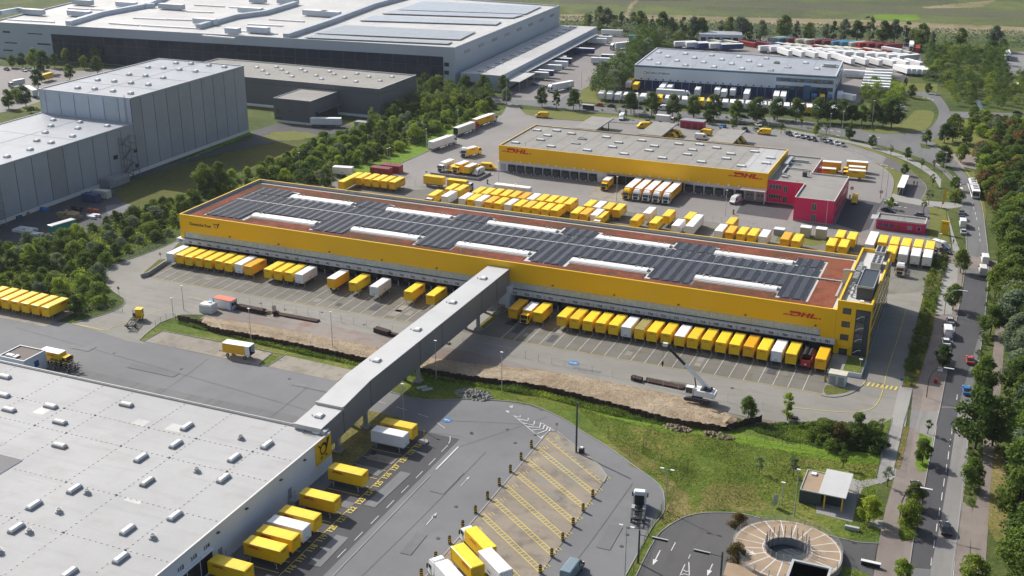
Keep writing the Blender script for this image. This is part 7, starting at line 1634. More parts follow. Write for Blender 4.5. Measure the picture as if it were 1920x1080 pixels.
# sheet pile wall: zigzag
pile_pts = smooth_line([Vector((*at(x,y,1.6)[:2],0)) for x,y in [(333,590),(372,600),(400,613),(480,628),(600,652),(690,671),(860,701),(1017,723),(1172,761),(1262,784),(1340,796),(1352,799)]],6)
pile_pts2 = smooth_line([Vector((*at(x,y,1.6)[:2],0)) for x,y in [(1362,797),(1385,790),(1400,785),(1418,781),(1430,779)]],3)
def zig(name,pts,z0,z1,label,cat,step=.5,amp=.26):
    r_ = empty(name,label,cat,loc=(0,0,0)); L = [0]
    for a,b in zip(pts,pts[1:]): L.append(L[-1]+(b-a).length)
    def posn(s):
        for i in range(len(L)-1):
            if s <= L[i+1]: t = (s-L[i])/(L[i+1]-L[i]); d = (pts[i+1]-pts[i]).normalized(); return pts[i].lerp(pts[i+1],t),Vector((-d.y,d.x,0))
        d = (pts[-1]-pts[-2]).normalized(); return pts[-1],Vector((-d.y,d.x,0))
    s = 0; k = 0; q = []
    while s < L[-1]:
        p,n_ = posn(s); q.append(p+n_*amp*(1 if (k//2) % 2 else -1)*.5); s += step*(1.0 if k % 2 else .5); k += 1
    grp = 4; i = 0; cnt = 0; restmb = MB()
    segs = [q[j:j+grp+1] for j in range(0,len(q)-1,grp)]
    segs.sort(key=lambda sg: sg[0].length)
    for sg in segs:
        mb = MB() if cnt < 290 else restmb
        for a,b in zip(sg,sg[1:]):
            d = (b-a).normalized(); n_ = Vector((-d.y,d.x,0))*.05; a0,a1,b0,b1 = a-n_,a+n_,b-n_,b+n_; zt = z1+.12*math.sin(cnt*2.3)
            for P in ([a0,b0,b1,a1],): mb.face([(v.x,v.y,zt) for v in P],'rust')
            mb.face([(a0.x,a0.y,z0),(b0.x,b0.y,z0),(b0.x,b0.y,zt),(a0.x,a0.y,zt)],'rust'); mb.face([(b1.x,b1.y,z0),(a1.x,a1.y,z0),(a1.x,a1.y,zt),(b1.x,b1.y,zt)],'rust')
        if mb is not restmb: mb.build('sheet_pile',r_)
        cnt += 1
    if restmb.f: tag(restmb.build('sheet_pile',r_),kind='stuff')
zig('sheet_pile_wall',pile_pts,-.2,1.6,'long zigzag wall of dark rusty sheet piles between the earth bank and the ditch','pile wall'); zig('sheet_pile_wall',pile_pts2,-.2,1.6,'short zigzag piece of rusty sheet piles right of the wooden board','pile wall')
p = at(1357,800); c_ = empty('wooden_board','pale wooden board leaning at the gap of the sheet pile wall','board',loc=(p.x,p.y,.1),rz=R(60)); MB().beam((-1.6,0,.3),(1.6,0,1.9),.9,.12,'timber').build('board',c_)
# mobile fence posts along the site
def fence(name,pts,h,step,label,m='galv',rails=True,mesh_='',cat='fence',pr=.04,wires=0):
    P = [wp(p) for p in pts]; r_ = empty(name,label,cat,loc=(P[0].x,P[0].y,0)); me = MB().cyl((0,0,0),(0,0,h),pr,pr,5,m).mesh('post'); carry = 0; rl = MB()
    for a,b in zip(P,P[1:]):
        d = b-a; n = max(1,int(d.length/step))
        for i in range(n+1): link('post',me,r_,a.lerp(b,i/n)-r_.location)
        for z in ((.08,h-.05) if rails else ())+tuple(h*(k+1)/(wires+1) for k in range(wires)):
            rl.beam(a-r_.location+Vector((0,0,z)),b-r_.location+Vector((0,0,z)),.025,.025,m)
    if rl.f: rl.build('rail',r_)
    return r_
fence('site_fence',[(448,568),(600,596),(640,604),(760,628)],2.0,3.5,'wire site fence along the track from the site office to the bridge')
fence('site_fence',[(868,648),(985,672),(1110,700),(1187,716),(1300,741),(1430,768)],2.0,3.5,'wire site fence between loading bays and the building site, right of the bridge')
fence('mesh_fence',[(1230,792),(1206,829),(1205,852),(1240,866),(1275,882),(1290,876),(1283,890),(1262,925),(1240,960),(1215,1005),(1180,1090)],1.8,2.5,'dark green mesh fence winding down the lawn beside the yard','leaf_dark',wires=6)
fence('mesh_fence',[(1232,792),(1300,808),(1400,826),(1500,842),(1600,860),(1648,866)],1.4,3.5,'thin green fence across the lawn below the ditch','leaf_dark',wires=2)
fence('mesh_fence',[(1712,728),(1705,765),(1694,800),(1686,840),(1676,890)],2.0,2.5,'dark steel fence along the pale footpath, right side','dark_steel',wires=5); fence('mesh_fence',[(1672,797),(1660,830),(1650,870),(1643,900)],1.8,2.5,'dark fence along the pale footpath, left side','dark_steel',wires=5)
fence('mesh_fence',[(1752,490),(1735,545),(1716,620),(1702,690),(1692,727)],1.8,3,'green fence between the hall lane and the hedge','leaf_dark',wires=4)
fence('mesh_fence',[w(-196,367.2),w(-150,367.4),w(-100,367.4),w(-46,367.4)],2.2,2.9,'pale wire fence between the container rows and the lot of the second hall',wires=3); fence('mesh_fence',[(330,446),(280,470),(225,490),(195,515)],1.6,3,'dark fence along the scrub beside the entrance road','dark_steel',wires=3)
fence('mesh_fence',[(100,602),(140,596),(175,580),(230,585)],1.6,2.5,'dark fence on the verge left of the entrance road','dark_steel',wires=4); fence('mesh_fence',[(292,612),(312,600),(330,600)],1.8,1.6,'short dark gate fence at the point of the green strip','dark_steel',wires=4)
fence('mesh_fence',[(330,604),(440,622),(560,645),(700,676),(780,694)],1.6,3.2,'thin fence in the green strip along the ditch left of the bridge','dark_steel',wires=2); fence('mesh_fence',[(1640,300),(1600,285),(1560,272),(1480,262)],1.4,4,'thin pale fence along the curved lot edge','galv',wires=2)
fence('mesh_fence',[(960,196),(1040,207),(1145,214)],1.2,4,'thin fence along the far road verge','galv',wires=1)
# signs
def sign(X,Y,h,r,m,label,sq=False):
    p = at(X,Y); s_ = empty('road_sign',label,'sign',loc=(p.x,p.y,0)); MB().cyl((0,0,0),(0,0,h),.05,.05,5,'galv').build('post',s_)
    if sq: MB().box(-r,r,-.06,0,h-2*r,h,m).build('plate',s_)
    else: MB().cyl((0,-.08,h-r),(0,-.03,h-r),r,r,12,m).cyl((0,-.1,h-r),(0,-.08,h-r),r*.6,r*.6,12,'white_body').build('plate',s_)
for a_ in ((302,491,3,.45,'red_box','round red and white sign on the entrance curve'),(224,556,3,.45,'dark_steel','round sign seen from behind beside the entrance fence'),(805,1,0,0,'',''),(1596,367,3.4,.6,'red_light','round red sign at the lane beyond the magenta wing'),(1651,372,3.0,.6,'red_light','round red no-entry sign at the lot exit'),(800,335,3,.4,'dark_steel','small dark sign by the walled bay'),(1044,813,2.6,.3,'red_light','small red and dark sign at the island tip')):
    if a_[2]: sign(*a_)
sign(1690,722,1.9,.4,'blue_mark','small blue sign at the pale footpath start',True); sign(1720,706,1.6,.35,'yellow','small yellow box sign in the hedge strip',True); sign(1704+57,707,2.6,.55,'white_body','white square sign with red base on the brick path',True)
p = at(1754,718); c_ = empty('barrier_light','small red roadwork marker on the brick pavement','marker',loc=(p.x,p.y,.1)); MB().box(-.4,.4,-.3,.3,0,.8,'red_light').build('body',c_); MB().box(-.3,.3,-.2,.2,.8,1.0,'red_box').build('cap',c_)
p = at(1770,440); c_ = empty('pylon_sign','yellow pylon sign on the lawn right of the gatehouse','sign',loc=(p.x,p.y,0)); MB().box(-1.2,1.2,-.3,.3,0,4.6,'yellow').build('panel',c_); lo = link('logo',LOGO_S,c_,(0,-.31,3.6)); lo.scale = (.8,1,.8)
p = at(1765,393); c_ = empty('flag','yellow and blue flag banner on a pole at the lawn edge','flag',loc=(p.x,p.y,0)); MB().cyl((0,0,0),(0,0,7.5),.08,.05,6,'galv').build('pole',c_); MB().loft([[(0.05,-.02,2.0),(.6,-.1,2.1),(.6,-.06,2.1),(.05,.02,2.0)],[(0.05,-.02,4.7),(.9,.1,4.5),(.9,.14,4.5),(.05,.02,4.7)],[(0.05,-.02,7.2),(1.2,0,7.0),(1.2,.04,7.0),(.05,.02,7.2)]],'yellow').build('banner',c_)
p = at(1449,953); c_ = empty('banner','pale banner standing on the lawn','banner',loc=(p.x,p.y,0),rz=R(55)); MB().cyl((0,0,0),(0,0,2.9),.04,.04,5,'galv').build('pole',c_); MB().box(0,1.1,-.02,.02,.5,2.8,'galv').build('cloth',c_)
# ring on the bay ground (tyre)
p = at(700,851); c_ = empty('tyre','single tyre lying on the empty bay near the white swap body','tyre',loc=(p.x,p.y,.1)); mb = MB()
for i in range(14):
    a0,a1 = i*math.pi/7,(i+1)*math.pi/7
    mb.loft([[((.5+r_*.17)*math.cos(a),(.5+r_*.17)*math.sin(a),z) for r_,z in ((-1,0),(1,0),(1,.22),(-1,.22))] for a in (a0,a1)],'tyre',False)
mb.build('tyre_ring',c_)
# round stand-offs at the bay end
p = at(790,822); c_ = empty('bay_end_island','small round-ended concrete island in front of the far yellow swap body','island',loc=(-103.9,194.6,0)); MB().cyl((0,0,0),(0,0,.35),1.1,1.1,16,'kerb').build('kerb_stone',c_); MB().cyl((.3,0,.3),(.3,0,3.0),.08,.08,6,'yellow').build('post',c_)
# skip mast near container 130: overhead sign gantries on the ramp yard
for (X,Y,h,x1,x2,lb) in ((1196.5,1056,6.9,1225,1262,'dark steel gantry arm with long sign panel at the ramp entrance, left one'),(1351,1086,5.6,1310,1328,'dark steel gantry arm with sign panel at the ramp entrance, right one')):
    p = at(X,Y); g_ = empty('sign_gantry',lb,'gantry',loc=(p.x,p.y,0)); MB().cyl((0,0,0),(0,0,h),.2,.15,8,'dark_steel').build('pole',g_)
    s = 1 if x2 > X else -1; za = h-1.0; L_ = 5.2 if s > 0 else 5.0
    MB().beam((0,0,za),(s*L_,-.4*0,za),.1,.1,'dark_steel').build('arm',g_); MB().box(min(s*(L_-2.9),s*L_),max(s*(L_-2.9),s*L_),-.15,.1,za-.25,za+.25,'galv').box(min(s*(L_-2.8),s*(L_-.1)),max(s*(L_-2.8),s*(L_-.1)),-.17,-.15,za-.18,za+.18,'black').build('sign_panel',g_)
p = at(1620,1060); 
# curved street lamps on the right
for X,Y,h,lb in ((1686,978,8.0,'curved street lamp arching over the near road by the dark parked car'),(1737,745,8.0,'curved street lamp arching over the right road at the roadworks'),(1770,590,7.5,'curved street lamp beside the row of parked white vehicles'),(1790,385,8,'curved street lamp by the bus')):
    p = at(X,Y); r_ = empty('curved_street_lamp',lb,'street lamp','curved street lamps on the right road',loc=(p.x,p.y,0)); mb = MB(); pts = [Vector((0,0,0)),Vector((0,0,h*.55)),Vector((.5,0,h*.8)),Vector((1.5,0,h*.95)),Vector((2.8,0,h))]
    for a,b in zip(pts,pts[1:]): mb.cyl(a,b,.1,.09,6,'rust' if h == 8 else 'steel')
    mb.build('pole',r_); MB().box(2.8,5.0,-.15,.15,h-.05,h+.08,'white_plastic').build('lamp_head',r_)
# ---- crawler crane
cr_ = empty('crawler_crane','white crawler crane with black and white telescopic boom on the earth bank','crane'); cp = at(1309,753)
cr_.location = (cp.x,cp.y,.6)
MB().box(-1.2,1.2,-1.6,1.6,.9,1.3,'dark_steel').build('undercarriage',cr_)
for y in (-1.6,1.6):
    t_ = MB(); prof = [(-3.0,.5),(-2.6,.1),(2.6,.1),(3.0,.5),(2.6,.95),(-2.6,.95)]; t_.loft([[(x,y-.35,z) for x,z in prof],[(x,y+.35,z) for x,z in prof]],'black'); tk = t_.build('track',cr_)
    for i in range(6): MB().cyl((-2.3+.92*i,y-.38,.45),(-2.3+.92*i,y+.38,.45),.28,.28,8,'dark_steel').build('roller',tk)
    for i in range(14): MB().box(-2.7+.4*i,-2.5+.4*i,y-.4,y+.4,.93,1.0,'steel').build('track_plate',tk)
up = MB().box(-.8,3.4,-1.4,1.4,1.4,2.7,'white_body').box(2.6,3.9,-1.3,1.3,1.3,2.5,'white_body').build('superstructure',cr_); MB().box(.5,3.0,-1.0,1.0,2.7,2.95,'dark_steel').cyl((1.5,-.9,3.1),(1.5,.9,3.1),.35,.35,10,'black').cyl((2.7,-.8,3.0),(2.7,.8,3.0),.3,.3,10,'black').build('winch',up)
cbn = MB().box(-2.7,-.9,-1.5,-.2,1.4,3.3,'white_body').build('cab',cr_); MB().box(-2.74,-2.7,-1.4,-.3,1.9,3.2,'glass').box(-2.6,-1.1,-1.54,-1.5,1.9,3.15,'glass').build('window',cbn)
b0 = Vector((2.0,.4,2.9)); b1 = Vector((-8.9,.4,0)); tipz = on_y(1249,647,cp.y+.4); b1 = Vector((tipz.x-cp.x,.4,tipz.z-.6))
mid = b0.lerp(b1,.55); bm = MB().beam(b0,mid,.62,.7,'white_body').build('boom',cr_); MB().beam(b0.lerp(b1,.5),b1,.42,.5,'black').build('boom_extension',bm)
MB().box(b1.x-.7,b1.x+.4,b1.y-.35,b1.y+.35,b1.z-.3,b1.z+.5,'white_body').cyl((b1.x-.5,b1.y-.3,b1.z),(b1.x-.5,b1.y+.3,b1.z),.35,.35,10,'steel').build('boom_head',bm)
MB().cyl((-.6,.4,1.9),b0.lerp(b1,.33),.16,.14,8,'black').build('lift_cylinder',cr_); MB().cyl((b0.lerp(b1,.52).x,.4,b0.lerp(b1,.52).z-.45),(b0.lerp(b1,.52).x,.45,b0.lerp(b1,.52).z-.44),.35,.35,8,'black').build('cable_reel',bm)
MB().cyl((b1.x-.6,b1.y,b1.z-.2),(b1.x-.6,b1.y,b1.z-4.2),.03,.03,4,'dark_steel').build('cable',cr_); MB().box(b1.x-.8,b1.x-.4,b1.y-.15,b1.y+.15,b1.z-5.0,b1.z-4.2,'black').cyl((b1.x-.6,b1.y,b1.z-5.4),(b1.x-.6,b1.y,b1.z-5.0),.1,.14,6,'dark_steel').build('hook',cr_)
# ---- pavilion with white canopy roof
cA = [at(1580,880,3.4),at(1599.7,888,3.4),at(1585,935,3.4),at(1534,924,3.4)]; x0,x1 = at(1534,926,3.4).x,at(1586,935,3.4).x; y0,y1 = at(1560,930,3.4).y,at(1575,884,3.4).y
pv = empty('pavilion','small dark pavilion with a large white flat canopy on yellow posts','pavilion',loc=(x0,y0,0)); W2_,D2_ = x1-x0,y1-y0
MB().box(0,W2_,0,D2_,3.25,3.45,'galv',top='bridge_roof').build('canopy_roof',pv); MB().box(-3.6,-.1+.6,.9,D2_-.8,.1,2.7,'wall_anthracite').build('wall',pv); hollow(MB(),[(-3.6,.9),(.5,.9),(.5,D2_-.8),(-3.6,D2_-.8)],2.7,2.95,.18,'galv').box(-3.4,.3,1.1,D2_-1,2.65,2.78,'brown_sheet').build('roof',pv)
MB().box(-2.6,-1.6,D2_-2.6,D2_-1.6,2.78,3.1,'white_plastic').build('roof_hatch',pv)
for x,y in ((1.2,.5),(W2_-.6,.5),(W2_-.6,D2_-.5)): MB().box(x-.12,x+.12,y-.12,y+.12,0,3.25,'yellow').build('post',pv)
MB().box(.7,4.0,2.2,D2_-1.2,.1,2.6,'wall_anthracite').build('inner_wall',pv); sheet('paved_forecourt','concrete_path',7,[(1536,928),(1530,962),(1598,980),(1606,945),(1622,905),(1590,895)])
for i in range(4): p = at(1600+i*3,930-i); c_ = empty('cycle_stand','%s steel cycle stand from the pavilion' % ORD[i],'cycle stand','cycle stands beside the pavilion',loc=(p.x,p.y,.1)); MB().beam((0,-.4,0),(0,-.4,.9),.06,.06,'galv').beam((0,.4,0),(0,.4,.9),.06,.06,'galv').beam((0,-.4,.9),(0,.4,.9),.06,.06,'galv').build('hoop',c_)
# ---- spiral parking ramp
rc = at(1476,1030,1.6); ro_x = (at(1578,1040,1.6)-at(1372,1010,1.6)).length/2
rp = empty('spiral_ramp','round spiral car ramp with brown deck, white radial stripes and open centre','ramp',loc=(rc.x,rc.y,0)); RO,RI,ZD = ro_x,ro_x*.40,1.6; CI = Vector((1.0,-.7,0))
N_ = 40; deck = MB(); stripe = None
for i in range(N_):
    a0,a1 = 2*math.pi*i/N_,2*math.pi*(i+1)/N_; P = [(RO*math.cos(a0),RO*math.sin(a0)),(RO*math.cos(a1),RO*math.sin(a1)),(RI*math.cos(a1),RI*math.sin(a1)),(RI*math.cos(a0),RI*math.sin(a0))]
    MB().face([(x,y,ZD) for x,y in P],'brown_sheet').face([(P[0][0],P[0][1],0),(P[1][0],P[1][1],0),(P[1][0],P[1][1],ZD),(P[0][0],P[0][1],ZD)],'kerb').face([(P[2][0],P[2][1],-6),(P[3][0],P[3][1],-6),(P[3][0],P[3][1],ZD),(P[2][0],P[2][1],ZD)],'steel').build('deck_panel',rp)
for i in range(0,N_,2):
    a = 2*math.pi*i/N_; u = Vector((math.cos(a),math.sin(a),0)); ribbon(m_ := MB(),[u*RI*1.02,u*RO*.985],.22,ZD+.012,ZD+.012,'line_white').build('radial_stripe',rp)
for rr in (RI*1.12,RO*.96): ribbon(m_ := MB(),[Vector((rr*math.cos(2*math.pi*i/48),rr*math.sin(2*math.pi*i/48),0)) for i in range(49)],.16,ZD+.018,ZD+.018,'line_white').build('edge_line',rp)
MB().cyl((0,0,.05),(0,0,.12),RI*.98,RI*.98,32,'wall_anthracite').build('well_floor',rp)
for rr,h_,nn,mm in ((RO-.1,1.3,22,'steel'),(RI+.1,1.3,20,'steel')):
    m2 = MB()
    for z in (.3,.6,.9,1.2):
        for i in range(40):
            a0,a1 = 2*math.pi*i/40,2*math.pi*(i+1)/40; m2.beam((rr*math.cos(a0),rr*math.sin(a0),ZD+z),(rr*math.cos(a1),rr*math.sin(a1),ZD+z),.03,.03,mm)
    m2.build('railing',rp)
    for i in range(nn): a0 = 2*math.pi*i/nn; MB().box(rr*math.cos(a0)-.05,rr*math.cos(a0)+.05,rr*math.sin(a0)-.05,rr*math.sin(a0)+.05,ZD,ZD+h_,'galv').build('railing_post',rp)
for i in range(13):
    a0 = R(-10)+math.pi*1.12*i/12; x,y = (RI-.1)*math.cos(a0),(RI-.1)*math.sin(a0); MB().box(x-.06,x+.06,y-.06,y+.06,0,ZD+2.6,'steel').build('tall_post',rp)
arrow_mark(m_ := MB(),Vector((-RO*.86,-RO*.20,0)),Vector((-RO*.48,-RO*.42,0)),'line_white',ZD+.02,.2,.9,1.4); m_.build('arrow',rp)
# lower exit deck and control booth of the ramp
q_ = [at(1363,1054,1.0),at(1436,1068,1.0),at(1500,1100,1.0),at(1350,1100,1.0)]; MB().prism([(p.x-rc.x,p.y-rc.y) for p in q_],0,1.0,'white_body',top='brown_sheet').build('exit_deck',rp)
bt = at(1552,1062,3.2); c_ = empty('ramp_booth','dark flat roof with thick grey rim at the front of the spiral ramp','booth',loc=(bt.x-2.6,bt.y-3.4,0)); MB().box(-3.2,3.2,-3,3,0,3.0,'wall_anthracite').build('wall',c_); hollow(MB(),[(-3.4,-3.2),(3.4,-3.2),(3.4,3.2),(-3.4,3.2)],2.9,3.3,.45,'galv').box(-3,3,-3,3,2.9,3.0,'dock_dark').build('roof',c_)
p = at(1632,1062); c_ = empty('barrier','dark and white entry barrier housing at the ramp road','barrier',loc=(p.x,p.y,0)); MB().box(-1.6,1.6,-.3,.3,.1,.9,'black').build('body',c_); MB().box(-1.7,1.7,-.35,.35,.9,1.0,'white_body').build('lid',c_)
p = at(1600,1010); c_ = empty('shrub_sign','small grey panel on the grass by the ramp road','panel',loc=(at(1597,994).x,at(1597,994).y,0)); MB().box(-1.3,1.3,-.3,.3,.1,.8,'galv').build('panel',c_)
# ---- works yard behind the grey warehouse
for X,Y,L_,m,lb,rot in ((172,378,6.1,'navy','navy blue container in the works yard behind the high-bay warehouse',4),(192,371,6.1,'cream','off-white container beside the navy one in the works yard',4),(118,432,9,'teal','long blue-green container half hidden by bushes in the works yard',78)):
    p = at(X,Y); c_ = swap_body('storage_container',m,m if m != 'teal' else 'galv',lb,L=L_,z0=.1,z1=2.9,legs=False,logo=False,ribs=True); c_.location = (p.x,p.y,.05); c_.rotation_euler = (0,0,R(90+rot))
def crates(X,Y,nx,ny,nz_,m,label,s=1.0,top=None):
    p = at(X,Y); c_ = empty('stacked_goods',label,'stacked goods',loc=(p.x,p.y,.05),rz=R(rnd.uniform(-6,6)))
    for i in range(nx):
        for j in range(ny):
            for k in range(nz_):
                if rnd.random() < .85: MB().box(-.46*s,.46*s,-.46*s,.46*s,0,.8*s,m,top=top).build('bale',c_,((i-nx/2)*1.05*s,(j-ny/2)*1.05*s,k*.85*s),rnd.uniform(-.08,.08))
crates(70,392,9,2,1,'blue_mark','blue wrapped bales lying along the warehouse wall',1.2); crates(100,380,4,1,1,'blue_mark','short run of blue bales nearer the plinth',1.2); crates(50,402,3,2,1,'timber','brown cardboard bales left of the blue ones',1.1); crates(38,408,4,2,1,'navy','dark blue bales at the left end of the wall',1.1)
crates(52,433,7,4,1,'white_plastic','white wrapped bales in the works yard behind the bushes',1.0); crates(74,441,4,2,1,'white_plastic','few white bales spilling towards the bushes',1.0); crates(178,407,4,3,1,'white_plastic','white bales right of the timber stack',1.1); crates(180,396,4,1,1,'orange_roof','reddish bales behind the white ones',1.1); crates(150,395,5,1,2,'black','black stack behind the timber stack',1.0)
crates(138,409,6,3,2,'timber','brown timber stack in the middle of the works yard',1.25); crates(108,402,3,1,1,'timber','small heap of brown scrap left of the timber stack',.9)
# people as small standing figures
def person(X,Y,label,top='cloth_dark',legs='cloth_dark',rz=0.0):
    p = at(X,Y); me = bpy.data.meshes.new('body'); V = [(0,0,.95),(0,0,1.2),(0,0,1.45),(0,0,1.56),(0,-.02,1.68),(.1,0,.9),(.12,-.12,.5),(.12,.04,.06),(.12,-.14,.04),(-.1,0,.9),(-.12,.14,.5),(-.12,.22,.08),(-.12,.08,.04),(.2,0,1.42),(.27,-.04,1.15),(.26,-.16,.92),(-.2,0,1.42),(-.27,.05,1.15),(-.26,-.02,.92)]
    E_l = [(0,1),(1,2),(2,3),(3,4),(0,5),(5,6),(6,7),(7,8),(0,9),(9,10),(10,11),(11,12),(2,13),(13,14),(14,15),(2,16),(16,17),(17,18)]
    me.from_pydata(V,E_l,[]); me.materials.append(M[legs]); o = bpy.data.objects.new('body',me); col.objects.link(o)
    sk = o.modifiers.new('skin','SKIN'); rad = [.16,.15,.17,.06,.11,.1,.075,.05,.045,.1,.075,.05,.045,.07,.05,.04,.07,.05,.04]
    for v,r_ in zip(me.skin_vertices[0].data,rad): v.radius = (r_,r_*.8 if r_ > .12 else r_)
    me.skin_vertices[0].data[0].use_root = True
    o.modifiers.new('sub','SUBSURF').levels = 1
    pe = empty('person',label,'person',loc=(p.x,p.y,.1),rz=rz); o.parent = pe
    MB().loft([[(.2*math.cos(a)*k,.14*math.sin(a)*k,z) for a in [i*math.pi/4 for i in range(8)]] for z,k in ((.88,.95),(1.1,.95),(1.4,1.15),(1.5,.6))],top).build('jacket',pe); MB().loft([[(.11*math.cos(a)*k,.12*math.sin(a)*k,z) for a in [i*math.pi/4 for i in range(8)]] for z,k in ((1.66,.9),(1.74,1.05),(1.82,.5))],'black').build('hair',pe)
person(1713,348,'person in dark clothes standing left of the pair by the bus shelter'); person(1719,349,'person in light top standing right of the pair by the bus shelter','cloth_light'); person(1787,458,'person in dark clothes walking on the pale path beside the parked cars',rz=1); person(1593,374,'person in dark clothes at the corner of the magenta wing')
# ================================================================== TREES AND SHRUBS
import numpy as np
def in_poly(x,y,P):
    c = False; j = len(P)-1
    for i in range(len(P)):
        if (P[i][1] > y) != (P[j][1] > y) and x < (P[j][0]-P[i][0])*(y-P[i][1])/(P[j][1]-P[i][1])+P[i][0]: c = not c
        j = i
    return c
def quads(name,C,N,S,mat,rg):
    """leaf-sized quads: centres C, normals N, half sizes S"""
    n = len(C); a = np.cross(N,rg.normal(size=(n,3))); a /= np.linalg.norm(a,axis=1)[:,None]+1e-9; b = np.cross(N,a)
    S = S[:,None]; k = rg.uniform(.6,1.0,(n,1))
    V = np.stack([C-a*S,C+b*S*k,C+a*S,C-b*S*k],1).reshape(-1,3)
    me = bpy.data.meshes.new(name); me.vertices.add(4*n); me.vertices.foreach_set('co',V.astype(np.float32).ravel())
    me.loops.add(4*n); me.loops.foreach_set('vertex_index',np.arange(4*n,dtype=np.int32)); me.polygons.add(n)
    me.polygons.foreach_set('loop_start',np.arange(0,4*n,4,dtype=np.int32)); me.polygons.foreach_set('loop_total',np.full(n,4,dtype=np.int32))
    me.materials.append(M[mat]); me.update(calc_edges=True); return me
def crown_mesh(seed,kind,mat,n):
    """unit crown: height 1, foliage gathered in clumps"""
    rg = np.random.default_rng(seed); cl = []
    if kind == 'round': z0,z1,rr,nc = .22,.97,.36,34
    elif kind == 'bush': z0,z1,rr,nc = .12,.92,.62,26
    elif kind == 'tall': z0,z1,rr,nc = .12,.98,.21,30
    else: z0,z1,rr,nc = .35,.95,.22,12             # young
    for i in range(nc):
        t = rg.uniform(0,1); z = z0+(z1-z0)*t
        prof = {'round': math.sin(math.pi*min(1,t*.86+.16))**.7,'bush': math.sin(math.pi*min(1,t*.6+.4))**.6,'tall': math.sin(math.pi*min(1,t*.8+.16))**.8,'young': math.sin(math.pi*(t*.8+.1))**.7}[kind]
        a = rg.uniform(0,2*math.pi); q = rr*prof*rg.uniform(.45,.92); cl.append((q*math.cos(a),q*math.sin(a),z,rr*rg.uniform(.24,.46)))
    cl = np.array(cl); k = rg.integers(0,nc,n); D = rg.normal(size=(n,3)); D /= np.linalg.norm(D,axis=1)[:,None]
    D[:,2] = np.where(rg.random(n) < .35,np.abs(D[:,2]),D[:,2]); rad = cl[k,3]*rg.uniform(.55,1.12,n)
    C = cl[k,:3]+D*rad[:,None]*np.array([1,1,.8]); C[:,2] = np.maximum(C[:,2],.03)
    Nn = D+rg.normal(size=(n,3))*.55; Nn /= np.linalg.norm(Nn,axis=1)[:,None]
    S = rg.uniform(.55,1.25,n)*{'round': .026,'bush': .042,'tall': .022,'young': .028}[kind]
    return quads('crown',C,Nn,S,mat,rg)
def trunk_mesh(seed,kind):
    rg = random.Random(seed); mb = MB(); top = .62
    mb.cyl((0,0,0),(.01,0,top*.5),.022,.016,7,'bark').cyl((.01,0,top*.5),(0,.01,.85),.016,.006,6,'bark')
    for i in range(6):
        a = rg.uniform(0,6.28); z = rg.uniform(.28,.6); q = rg.uniform(.12,.26); mb.cyl((.01,0,z),(q*math.cos(a),q*math.sin(a),z+rg.uniform(.12,.26)),.009,.004,5,'bark')
    return mb.mesh('trunk')
TR = {}
NL = {'round': 4200,'bush': 2800,'tall': 3200,'young': 700}
def proto_tree(kind,mat,v):
    k = (kind,mat,v)
    if k not in TR: TR[k] = (crown_mesh(hash_(kind+mat)*7+v,kind,mat,NL[kind]),trunk_mesh(v+11,kind))
    return TR[k]
def hash_(s): return sum(ord(c)*(i+3) for i,c in enumerate(s)) % 9973
trng = random.Random(21)
def grow(x,y,h,kind,mat,name,label,cat,group=None,wd=1.0):
    cm,tm = proto_tree(kind,mat,trng.randrange(5))
    r_ = empty(name,label,cat,group,loc=(x,y,0)); r_.rotation_euler = (0,0,trng.uniform(0,6.28))
    s = h; c = link('crown',cm,r_); c.scale = (s*wd*trng.uniform(.9,1.12),s*wd*trng.uniform(.9,1.12),s)
    t = link('trunk',tm,r_); t.scale = (s,s,s)
    return r_
def tpx(px,py,h,kind,mat,label,name='tree',cat='tree',group=None,wd=1.0):
    p = at(px,py); return grow(p.x,p.y,h,kind,mat,name,label,cat,group,wd)
def scatter(poly,spacing,hr,kinds,name,cat,group,labels,seed=1,avoid=(),limit=400):
    P = [tuple(wp(p)[:2]) for p in poly]; A_ = [[tuple(wp(p)[:2]) for p in a] for a in avoid]; rg = random.Random(seed)
    x0,x1,y0,y1 = min(p[0] for p in P),max(p[0] for p in P),min(p[1] for p in P),max(p[1] for p in P); pts = []
    for _ in range(14000):
        x,y = rg.uniform(x0,x1),rg.uniform(y0,y1)
        if not in_poly(x,y,P) or any(in_poly(x,y,a) for a in A_): continue
        if any((x-a)**2+(y-b)**2 < (spacing*rg.uniform(.75,1.1))**2 for a,b in pts): continue
        pts.append((x,y))
        if len(pts) >= limit: break
    for x,y in pts:
        kind,mat = rg.choice(kinds); h = rg.uniform(*hr)*(1.0 if kind != 'bush' else .8)
        grow(x,y,h,kind,mat,name,labels[mat],cat,group,wd=rg.uniform(.9,1.2))
    return pts
